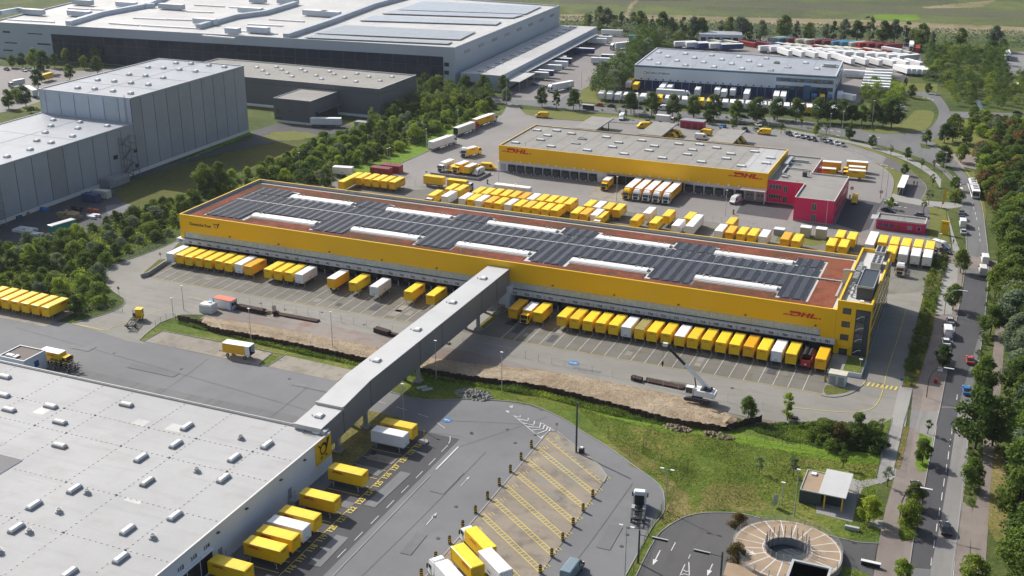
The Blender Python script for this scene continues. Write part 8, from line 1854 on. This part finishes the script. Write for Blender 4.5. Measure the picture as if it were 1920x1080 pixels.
def mass(name,poly,n,h,s,mats,seed,avoid=(),zmin=0.0):
    """ground cover nobody could count: one object of leaf quads"""
    P = [tuple(wp(p)[:2]) for p in poly]; A_ = [[tuple(wp(p)[:2]) for p in a] for a in avoid]; rg = np.random.default_rng(seed); r2 = random.Random(seed)
    x0,x1,y0,y1 = min(p[0] for p in P),max(p[0] for p in P),min(p[1] for p in P),max(p[1] for p in P); C = []
    tries = 0
    while len(C) < n and tries < n*8:
        tries += 1; x,y = r2.uniform(x0,x1),r2.uniform(y0,y1)
        if in_poly(x,y,P) and not any(in_poly(x,y,a) for a in A_):
            k = .5+.5*noise.noise(Vector((x*.12,y*.12,seed))); k = max(0,min(1,.5+1.6*(k-.5)))
            if r2.random() < .25+.75*k: C.append((x,y,zmin+h*k*r2.random()))
    C = np.array(C); N = rg.normal(size=(len(C),3))+np.array([0,0,.8]); N /= np.linalg.norm(N,axis=1)[:,None]
    o = link(name,quads(name,C,N,rg.uniform(.5,1.3,len(C))*s,mats,rg)); return tag(o,kind='stuff')
def bulk(poly,spacing,hr,kinds,name,seed,avoid=(),nq=1100,limit=400):
    """trees or bushes too small to tell apart: one object"""
    P = [tuple(wp(p)[:2]) for p in poly]; A_ = [[tuple(wp(p)[:2]) for p in a] for a in avoid]; rg = random.Random(seed); pts = []
    x0,x1,y0,y1 = min(p[0] for p in P),max(p[0] for p in P),min(p[1] for p in P),max(p[1] for p in P)
    for _ in range(9000):
        x,y = rg.uniform(x0,x1),rg.uniform(y0,y1)
        if in_poly(x,y,P) and not any(in_poly(x,y,a) for a in A_) and all((x-a)**2+(y-b)**2 > (spacing*rg.uniform(.7,1.1))**2 for a,b in pts): pts.append((x,y))
        if len(pts) >= limit: break
    out = {}
    for x,y in pts:
        kind,mat = rg.choice(kinds); k = (kind,mat,'b',rg.randrange(3))
        if k not in TR: m_ = crown_mesh(hash_(kind+mat)*3+k[3],kind,mat,nq); a = np.empty(len(m_.vertices)*3,np.float32); m_.vertices.foreach_get('co',a); TR[k] = a.reshape(-1,3)
        h = rg.uniform(*hr)*(.8 if kind == 'bush' else 1); t = rg.uniform(0,6.28); c,s_ = math.cos(t),math.sin(t); V = TR[k]*h*np.array([rg.uniform(.95,1.25),rg.uniform(.95,1.25),1])
        V = np.stack([V[:,0]*c-V[:,1]*s_+x,V[:,0]*s_+V[:,1]*c+y,V[:,2]],1); out.setdefault(mat,[]).append(V)
    for mat,L in out.items():
        V = np.concatenate(L).astype(np.float32); n = len(V)//4; me = bpy.data.meshes.new(name); me.vertices.add(4*n); me.vertices.foreach_set('co',V.ravel())
        me.loops.add(4*n); me.loops.foreach_set('vertex_index',np.arange(4*n,dtype=np.int32)); me.polygons.add(n)
        me.polygons.foreach_set('loop_start',np.arange(0,4*n,4,dtype=np.int32)); me.polygons.foreach_set('loop_total',np.full(n,4,dtype=np.int32)); me.materials.append(M[mat]); me.update(calc_edges=True)
        tag(link(name,me),kind='stuff')
LBL = {'leaf_dark': 'dense dark green %s','leaf_mid': 'mid green leafy %s','leaf_light': 'light yellow-green %s','leaf_grey': 'greyish green willow-like %s','leaf_rust': 'brownish tinted %s'}
def labels(what,where): return {k: (v % what)+' '+where for k,v in LBL.items()}
DK,MD,LT,GY,RU = 'leaf_dark','leaf_mid','leaf_light','leaf_grey','leaf_rust'
# --- single trees with a place of their own
for px_,py_,h,k,m,lb in (
    (1865,560,9.5,'round',MD,'leafy roadside tree nearest the camper vans, east of the right road'),(1856,630,8,'round',MD,'leafy roadside tree east of the road beside the red car'),(1841,742,9.5,'round',MD,'broad roadside tree east of the road beside the blue car'),
    (1828,842,13.5,'round',DK,'largest roadside tree, wide dark crown and bare trunk east of the road'),(1860,836,11,'round',DK,'dark tree just right of the largest roadside tree'),(1820,918,6.8,'round',MD,'middle-sized tree on the verge left of the near footpath'),(1822,1104,6.5,'round',MD,'tree at the bottom edge right of the road'),
    (1800,512,7.2,'round',MD,'roadside tree west of the road opposite the camper vans'),(1786,582,7.4,'round',MD,'round roadside tree behind the parked silver car'),(1766,688,5.8,'round',DK,'small dark tree just before the white parked vehicles'),(1739,814,3.8,'young',MD,'thin young tree on the bright verge by the driveway'),
    (1729,868,5.4,'round',DK,'small dark tree on the brick path left of the road'),(1713,950,5.0,'round',DK,'dark tree in front of the dark parked car'),(1704,992,6.2,'round',MD,'bushy tree at the lower end of the roadside planting'),(1688,1096,5.0,'round',LT,'light green tree at the bottom edge on the brick pavement'),
    (1629,980,5.6,'round',LT,'light green tree right of the pavilion'),(1664,912,4.6,'young',GY,'small grey green sapling by the footpath bend'),(1476,788,6.6,'tall',LT,'bright light green tree standing alone at the end of the site track'),(1402,788,5.6,'round',MD,'small dark tree at the end of the earth bank'),
    (1605,830,6.8,'round',DK,'large dark bushy tree at the pond corner'),(1571,834,5.2,'round',RU,'reddish tinted bush left of the large dark one'),(1548,826,4.6,'bush',DK,'low dark bush left of the reddish one'),(1640,842,4.2,'bush',DK,'low dark bush right of the large dark one'),
    (1423,888,3.6,'young',GY,'leftmost of three thin saplings on the lawn'),(1487,893,4.6,'young',GY,'middle one of three thin saplings on the lawn'),(1580,878,4.4,'young',MD,'rightmost of three thin saplings on the lawn'),(1652,812,3.6,'young',GY,'thin sapling at the corner of the pale footpath'),
    (1384,985,2.6,'bush',RU,'yellow-brown shrub at the left rim of the spiral ramp, upper'),(1379,1052,3.4,'bush',RU,'orange-brown shrub at the left rim of the spiral ramp, lower'),
    (1768,312,8,'round',DK,'dark tree on the median of the bend'),(1801,305,7.5,'round',MD,'tree at the side road mouth right of the bend'),(1786,266,11.5,'round',DK,'biggest dark tree at the road junction'),(1770,268,8,'round',DK,'dark tree left of the biggest one at the junction'),(1812,272,7.5,'round',MD,'tree right of the biggest one at the junction'),(1737,272,6.2,'round',MD,'round tree on the small traffic island'),
    (1635,277,5.2,'round',DK,'small dark tree, first along the curved footpath'),(1670,291,4.4,'young',MD,'small tree, second along the curved footpath'),(1701,299,4.8,'round',DK,'small tree, third along the curved footpath'),(1728,316,4.2,'young',MD,'small tree, fourth along the curved footpath'),(1695,329,4.4,'round',MD,'small tree behind the bus shelter'),(1748,350,5,'young',MD,'young tree on the lawn right of the bus shelter'),(1790,357,5,'round',MD,'tree at the narrow end of the median'),(1792,378,4.5,'bush',MD,'leafy shrub on the verge by the bus'),
    (1741,385,6,'young',GY,'thin tree by the driveway crossing'),(1731,398,4.6,'young',MD,'young tree behind the gatehouse, right one'),(1669,392,4.2,'round',LT,'light green tree over the white and green car'),(1751,318,4,'young',RU,'brownish young tree on the curved lawn'),
    (1221,217,10.5,'round',DK,'avenue tree, second from the left in front of the depot'),(1183,213,10,'round',DK,'avenue tree, first from the left in front of the depot'),(1261,219,10,'round',DK,'avenue tree, third from the left in front of the depot'),(1300,221,10,'round',DK,'avenue tree, fourth from the left in front of the depot'),(1338,224,11,'round',DK,'avenue tree, fifth from the left in front of the depot'),(1380,226,9,'round',MD,'avenue tree, sixth from the left in front of the depot'),(1419,229,11,'round',DK,'avenue tree, seventh from the left in front of the depot'),(1457,225,10,'round',DK,'avenue tree, eighth from the left in front of the depot'),(1492,228,10.5,'round',DK,'avenue tree, ninth from the left in front of the depot'),(1533,230,11,'round',DK,'avenue tree, tenth from the left in front of the depot'),
    (1557,231,10,'round',DK,'avenue tree in the dense right part, leftmost'),(1578,232,11,'round',DK,'avenue tree in the dense right part, second'),(1597,233,9,'round',DK,'avenue tree in the dense right part, third'),(1615,234,8.5,'round',MD,'avenue tree in the dense right part, fourth'),(1636,236,10.5,'round',DK,'avenue tree in the dense right part, fifth'),(1671,240,13,'round',DK,'largest avenue tree, rightmost by the oval lawn'),(1655,238,10,'round',DK,'avenue tree just left of the largest one'),
    (1016,200,9,'round',DK,'roadside tree left of the far lorry gate, first'),(1043,202,8.5,'tall',DK,'roadside tree left of the far lorry gate, second'),(1075,206,9.5,'round',DK,'roadside tree right of the far lorry gate'),(1087,209,5.5,'young',MD,'small tree right of the far lorry gate'),
    (1174,223,4.6,'young',MD,'young tree on the service lane, first'),(1225,223,4.6,'young',LT,'young light tree on the service lane, second'),(1272,236,5.6,'young',MD,'young tree left of the magenta shed'),(1327,232,6.2,'round',DK,'dark small tree right of the magenta shed'),(1376,243,7.8,'tall',MD,'slim tree beyond the right-hand canopy'),(1430,238,5,'young',MD,'young tree above the yellow van by the verge'),(1464,251,6.4,'young',DK,'dark slim tree right of the yellow van by the verge'),(1503,238,5,'young',MD,'young tree above the dark car row'),(1529,254,4.6,'round',LT,'light round tree among the dark car row'),(1549,254,5.2,'young',MD,'young tree at the middle of the dark car row'),(1593,262,6.4,'round',DK,'round tree beyond the right end of the dark car row'),(1451,230,4,'young',MD,'small young tree under the avenue lamps'),
    (1697,163,5,'tall',DK,'dark conical tree on the far lawn'),(1740,176,5.2,'round',DK,'small round tree by the turning loop'),(1708,184,6.5,'round',DK,'tree inside the turning loop by the sign'),
    (23,127,7,'round',MD,'leftmost tree of the far car park'),(43,127,8,'round',DK,'second tree from the left in the far car park'),(65,129,11,'round',MD,'tall tree before the grey wall of the far car park'),(83,137,12,'round',DK,'big dark tree in the far car park'),(103,128,8,'round',MD,'tree at the start of the dark glass front'),(125,122,9,'round',MD,'round tree in front of the dark glass front'),(151,120,8.5,'tall',MD,'slim tree in front of the dark glass front'),(159,130,7.5,'round',MD,'lower tree in front of the dark glass front'),(181,122,10,'round',MD,'tall tree behind the darkest one at the glass front'),(183,139,9.5,'round',DK,'darkest tree at the glass front'),(201,119,8,'tall',MD,'last slim tree at the glass front'),(131,150,8,'round',DK,'round dark tree at the roof edge of the high-bay warehouse'),(72,166,9.5,'round',DK,'dark tree beside the yellow swap body of the far car park'),(17,204,9,'round',DK,'near dark tree at the left edge above the grey roof'),(49,200,9.5,'round',DK,'near dark tree above the grey roof, second'),(30,190,6,'bush',MD,'bushy tree between the two dark ones above the grey roof'),(59,212,3,'bush',DK,'dark bush at the roof edge of the grey warehouse'),
    (384,362,10.5,'round',MD,'tall tree at the tip of the scrub, left one'),(413,356,10,'round',DK,'tall dark tree at the tip of the scrub, right one'),(400,366,7,'round',DK,'dark lower tree between two tall ones at the scrub tip'),(777,268,8,'round',LT,'light green round tree in the upper scrub belt'),(60,500,7,'round',LT,'yellow-green tree in the left scrub'),(812,180,9,'round',DK,'dark tree at the corner of the logistics centre, first'),(873,178,9.5,'round',DK,'dark tree at the corner of the logistics centre, second'),(906,178,9.5,'round',DK,'dark tree in front of the annex end, left'),(943,176,9,'round',DK,'dark tree in front of the annex end, right'),(950,196,8,'round',GY,'grey green tree beside the tall lamp at the lot entrance')):
    tpx(px_,py_,h,k,m,lb)
# --- far tree line along the heath
fl = [(1106,54),(1124,52),(1138,54),(1165,56),(1186,58),(1200,60),(1222,62),(1242,66),(1258,68),(1280,72),(1300,74),(1315,75),(1351,70),(1368,71),(1387,74),(1405,76),(1426,78),(1470,74),(1493,76),(1516,79),(1548,76),(1562,79),(1581,78),(1606,79),(1630,76),(1655,81),(1676,81),(1700,83),(1712,86),(1727,92),(1745,97),(1800,86),(1862,95)]
for i,(X,Y) in enumerate(fl): tpx(X,Y,trng.uniform(10,15),'round' if i % 3 else 'tall',DK if i % 2 else GY,'%s tree from the left in the far line along the heath' % ORD[i],group='trees in the far line along the heath',wd=.95)
# --- woods and belts
gw = 'trees of the wood along the right edge'
scatter([(1872,400),(1945,380),(1965,700),(2010,1120),(1915,1120),(1900,1010),(1905,900),(1902,800),(1898,700),(1894,600),(1882,500)],5.6,(9,12.5),[('round',DK),('round',MD),('round',DK),('round',GY)],'tree','tree',gw,labels('tree','in the closed wood along the right edge'),5)
scatter([(1840,352),(1860,345),(1960,335),(1960,385),(1872,405),(1856,380)],5.2,(7,10),[('round',MD),('round',DK),('round',MD),('round',RU)],'tree','tree',gw,labels('tree','at the upper end of the wood on the right edge'),6)
scatter([(1812,232),(1960,229),(1960,334),(1855,338),(1832,305),(1838,290),(1858,270),(1826,250)],5.8,(4.5,8.5),[('bush',MD),('round',DK),('round',MD),('bush',RU),('bush',LT),('round',GY)],'tree','tree','trees and bushes right of the junction',labels('tree','in the grove right of the road junction'),8,avoid=[[(1868,262),(1886,262),(1886,290),(1868,290)]])
bulk([(1738,98),(1880,96),(1884,140),(1926,156),(1960,158),(1960,206),(1846,205),(1792,200),(1782,178),(1765,158),(1742,150)],7.5,(4.5,10),[('bush',DK),('round',DK),('bush',DK),('round',DK),('round',MD)],'woodland',9,avoid=[[(1820,172),(1850,172),(1852,206),(1826,206)]])
bulk([(1620,164),(1650,158),(1680,164),(1690,185),(1690,196),(1650,196),(1615,190)],5.5,(3,7),[('bush',DK),('bush',MD),('round',MD),('bush',LT)],'thicket',10)
bulk([(1100,172),(1135,160),(1150,138),(1172,128),(1190,110),(1205,88),(1225,82),(1240,86),(1225,100),(1200,120),(1188,140),(1178,160),(1135,184),(1112,186)],6,(8,13),[('round',DK),('round',DK),('round',GY),('round',DK)],'woodland',11)
bulk([(1090,50),(1320,70),(1315,78),(1250,84),(1212,82),(1180,66),(1100,60)],9,(6,10),[('round',DK),('bush',DK),('round',GY)],'thicket',12)
belt = [(-20,475),(60,450),(110,450),(150,440),(195,425),(262,392),(335,378),(420,345),(520,305),(600,268),(690,242),(725,228),(785,188),(850,186),(900,190),(925,200),(860,235),(800,262),(735,292),(655,322),(612,350),(492,334),(338,398),(331,436),(230,480),(192,508),(186,545),(215,575),(140,590),(60,556),(-20,528)]
clear = [[(650,335),(660,318),(720,296),(790,264),(850,238),(900,216),(940,205),(870,250),(740,312)],[(340,398),(486,334),(486,322),(425,345),(380,372)]]
scatter(belt,4.8,(2.6,6.2),[('bush',MD),('bush',DK),('bush',MD),('bush',GY),('bush',LT),('round',DK)],'shrub','shrub','shrubs of the wild belt on the left',labels('shrub','in the wild belt left of the halls'),13,avoid=clear,limit=290)
bulk([(680,215),(790,165),(900,180),(925,186),(900,198),(790,215),(700,240)],6.5,(5,9),[('round',MD),('round',DK),('round',DK)],'woodland',14)
bulk([(1745,480),(1729,577),(1713,640),(1694,723),(1712,724),(1742,627),(1760,547),(1774,480)],2.6,(1.4,2.6),[('bush',MD),('bush',DK),('bush',GY)],'hedge_strip',15)
bulk([(1120,206),(1640,240),(1640,246),(1500,236),(1345,220),(1120,210)],5,(1.2,1.8),[('bush',DK)],'low_hedge',16)
scatter([(1520,802),(1640,808),(1648,846),(1560,846),(1520,828)],2.6,(1.6,3.2),[('bush',DK),('bush',MD)],'shrub','shrub','shrubs at the pond corner',labels('shrub','at the pond corner below the loading yard'),17)
bulk([(1812,850),(1840,845),(1836,925),(1822,950),(1808,935)],2.4,(.9,1.8),[('bush',MD),('bush',GY)],'verge_bushes',18)
bulk([(1836,640),(1850,560),(1862,560),(1850,680),(1830,780)],3.4,(1.2,2.6),[('bush',MD),('bush',DK)],'verge_bushes',19)
bulk([(1690,1010),(1698,950),(1718,935),(1724,960),(1712,1010)],2.2,(1.2,2.4),[('bush',MD),('bush',LT)],'verge_bushes',20)
# --- masses
mass('scrub_cover',belt,36000,1.6,.26,MD,31,clear); mass('scrub_cover',belt,26000,1.5,.24,LT,32,clear)
mass('wood_floor',[(1850,345),(1960,335),(2000,700),(2080,1120),(1890,1120),(1885,1000),(1893,900),(1888,700),(1880,560),(1866,440)],26000,1.8,.3,DK,33)
mass('reeds',[(333,600),(372,606),(480,632),(600,660),(690,678),(860,709),(1017,731),(1172,769),(1262,792),(1250,800),(1160,783),(1020,747),(860,719),(690,692),(520,655),(390,622),(335,608)],22000,1.2,.16,MD,34)
mass('reeds',[(372,610),(600,664),(860,714),(1017,737),(1172,774),(1160,783),(1020,747),(860,719),(600,672),(390,622)],7000,1.0,.15,LT,35)
mass('pond_plants',[(1400,800),(1440,795),(1560,790),(1655,806),(1650,850),(1540,842),(1480,828),(1420,812)],9000,.9,.16,DK,36); mass('pond_plants',[(1420,802),(1520,796),(1530,830),(1480,828),(1420,812)],4000,.6,.15,LT,37)
lawn_ = [w(-66,209),w(-59,203.5),w(-52,198),w(-49,191),w(-48.6,183),(1263,978),(1330,960),(1420,965),(1560,1000),(1640,1010),(1640,900),(1655,860),(1500,850),(1330,818),(1150,785),(1085,768)]
holes = [[(1500,880),(1600,880),(1610,990),(1525,970)],[(1372,950),(1590,960),(1600,1080),(1372,1080)]]
mass('rough_grass',lawn_,16000,.22,.12,MD,38,holes); mass('rough_grass',lawn_,20000,.22,.11,LT,39,holes); mass('dry_tufts',lawn_,9000,.22,.12,RU,40,holes)
mass('rough_grass',[(770,702),(860,716),(1020,748),(1160,785),(1085,768),(1030,770),(940,752),(875,745),(780,740)],9000,.25,.12,LT,41)
mass('rough_grass',[(1712,640),(1694,724),(1716,725),(1745,627),(1775,482),(1745,482),(1729,577)],9000,.5,.16,LT,42)
mass('heather_clumps',[(1320,92),(1100,60),(1050,50),(1050,30),(1960,60),(1960,92),(1730,80)],9000,1.2,.7,GY,43)
# ------------------------------------------------------------------ haze in the air
m_,nt_,b_ = newmat('haze'); nt_.nodes.remove(b_); pv_ = nt_.nodes.new('ShaderNodeVolumePrincipled'); pv_.inputs['Density'].default_value = .000045; pv_.inputs['Color'].default_value = (.80,.88,1,1); pv_.inputs['Anisotropy'].default_value = .3
nt_.links.new(pv_.outputs[0],nt_.nodes['Material Output'].inputs['Volume']); M['haze'] = m_
tag(MB().box(-2700,1700,-400,3700,-1.5,126,'haze').build('haze'),kind='stuff')
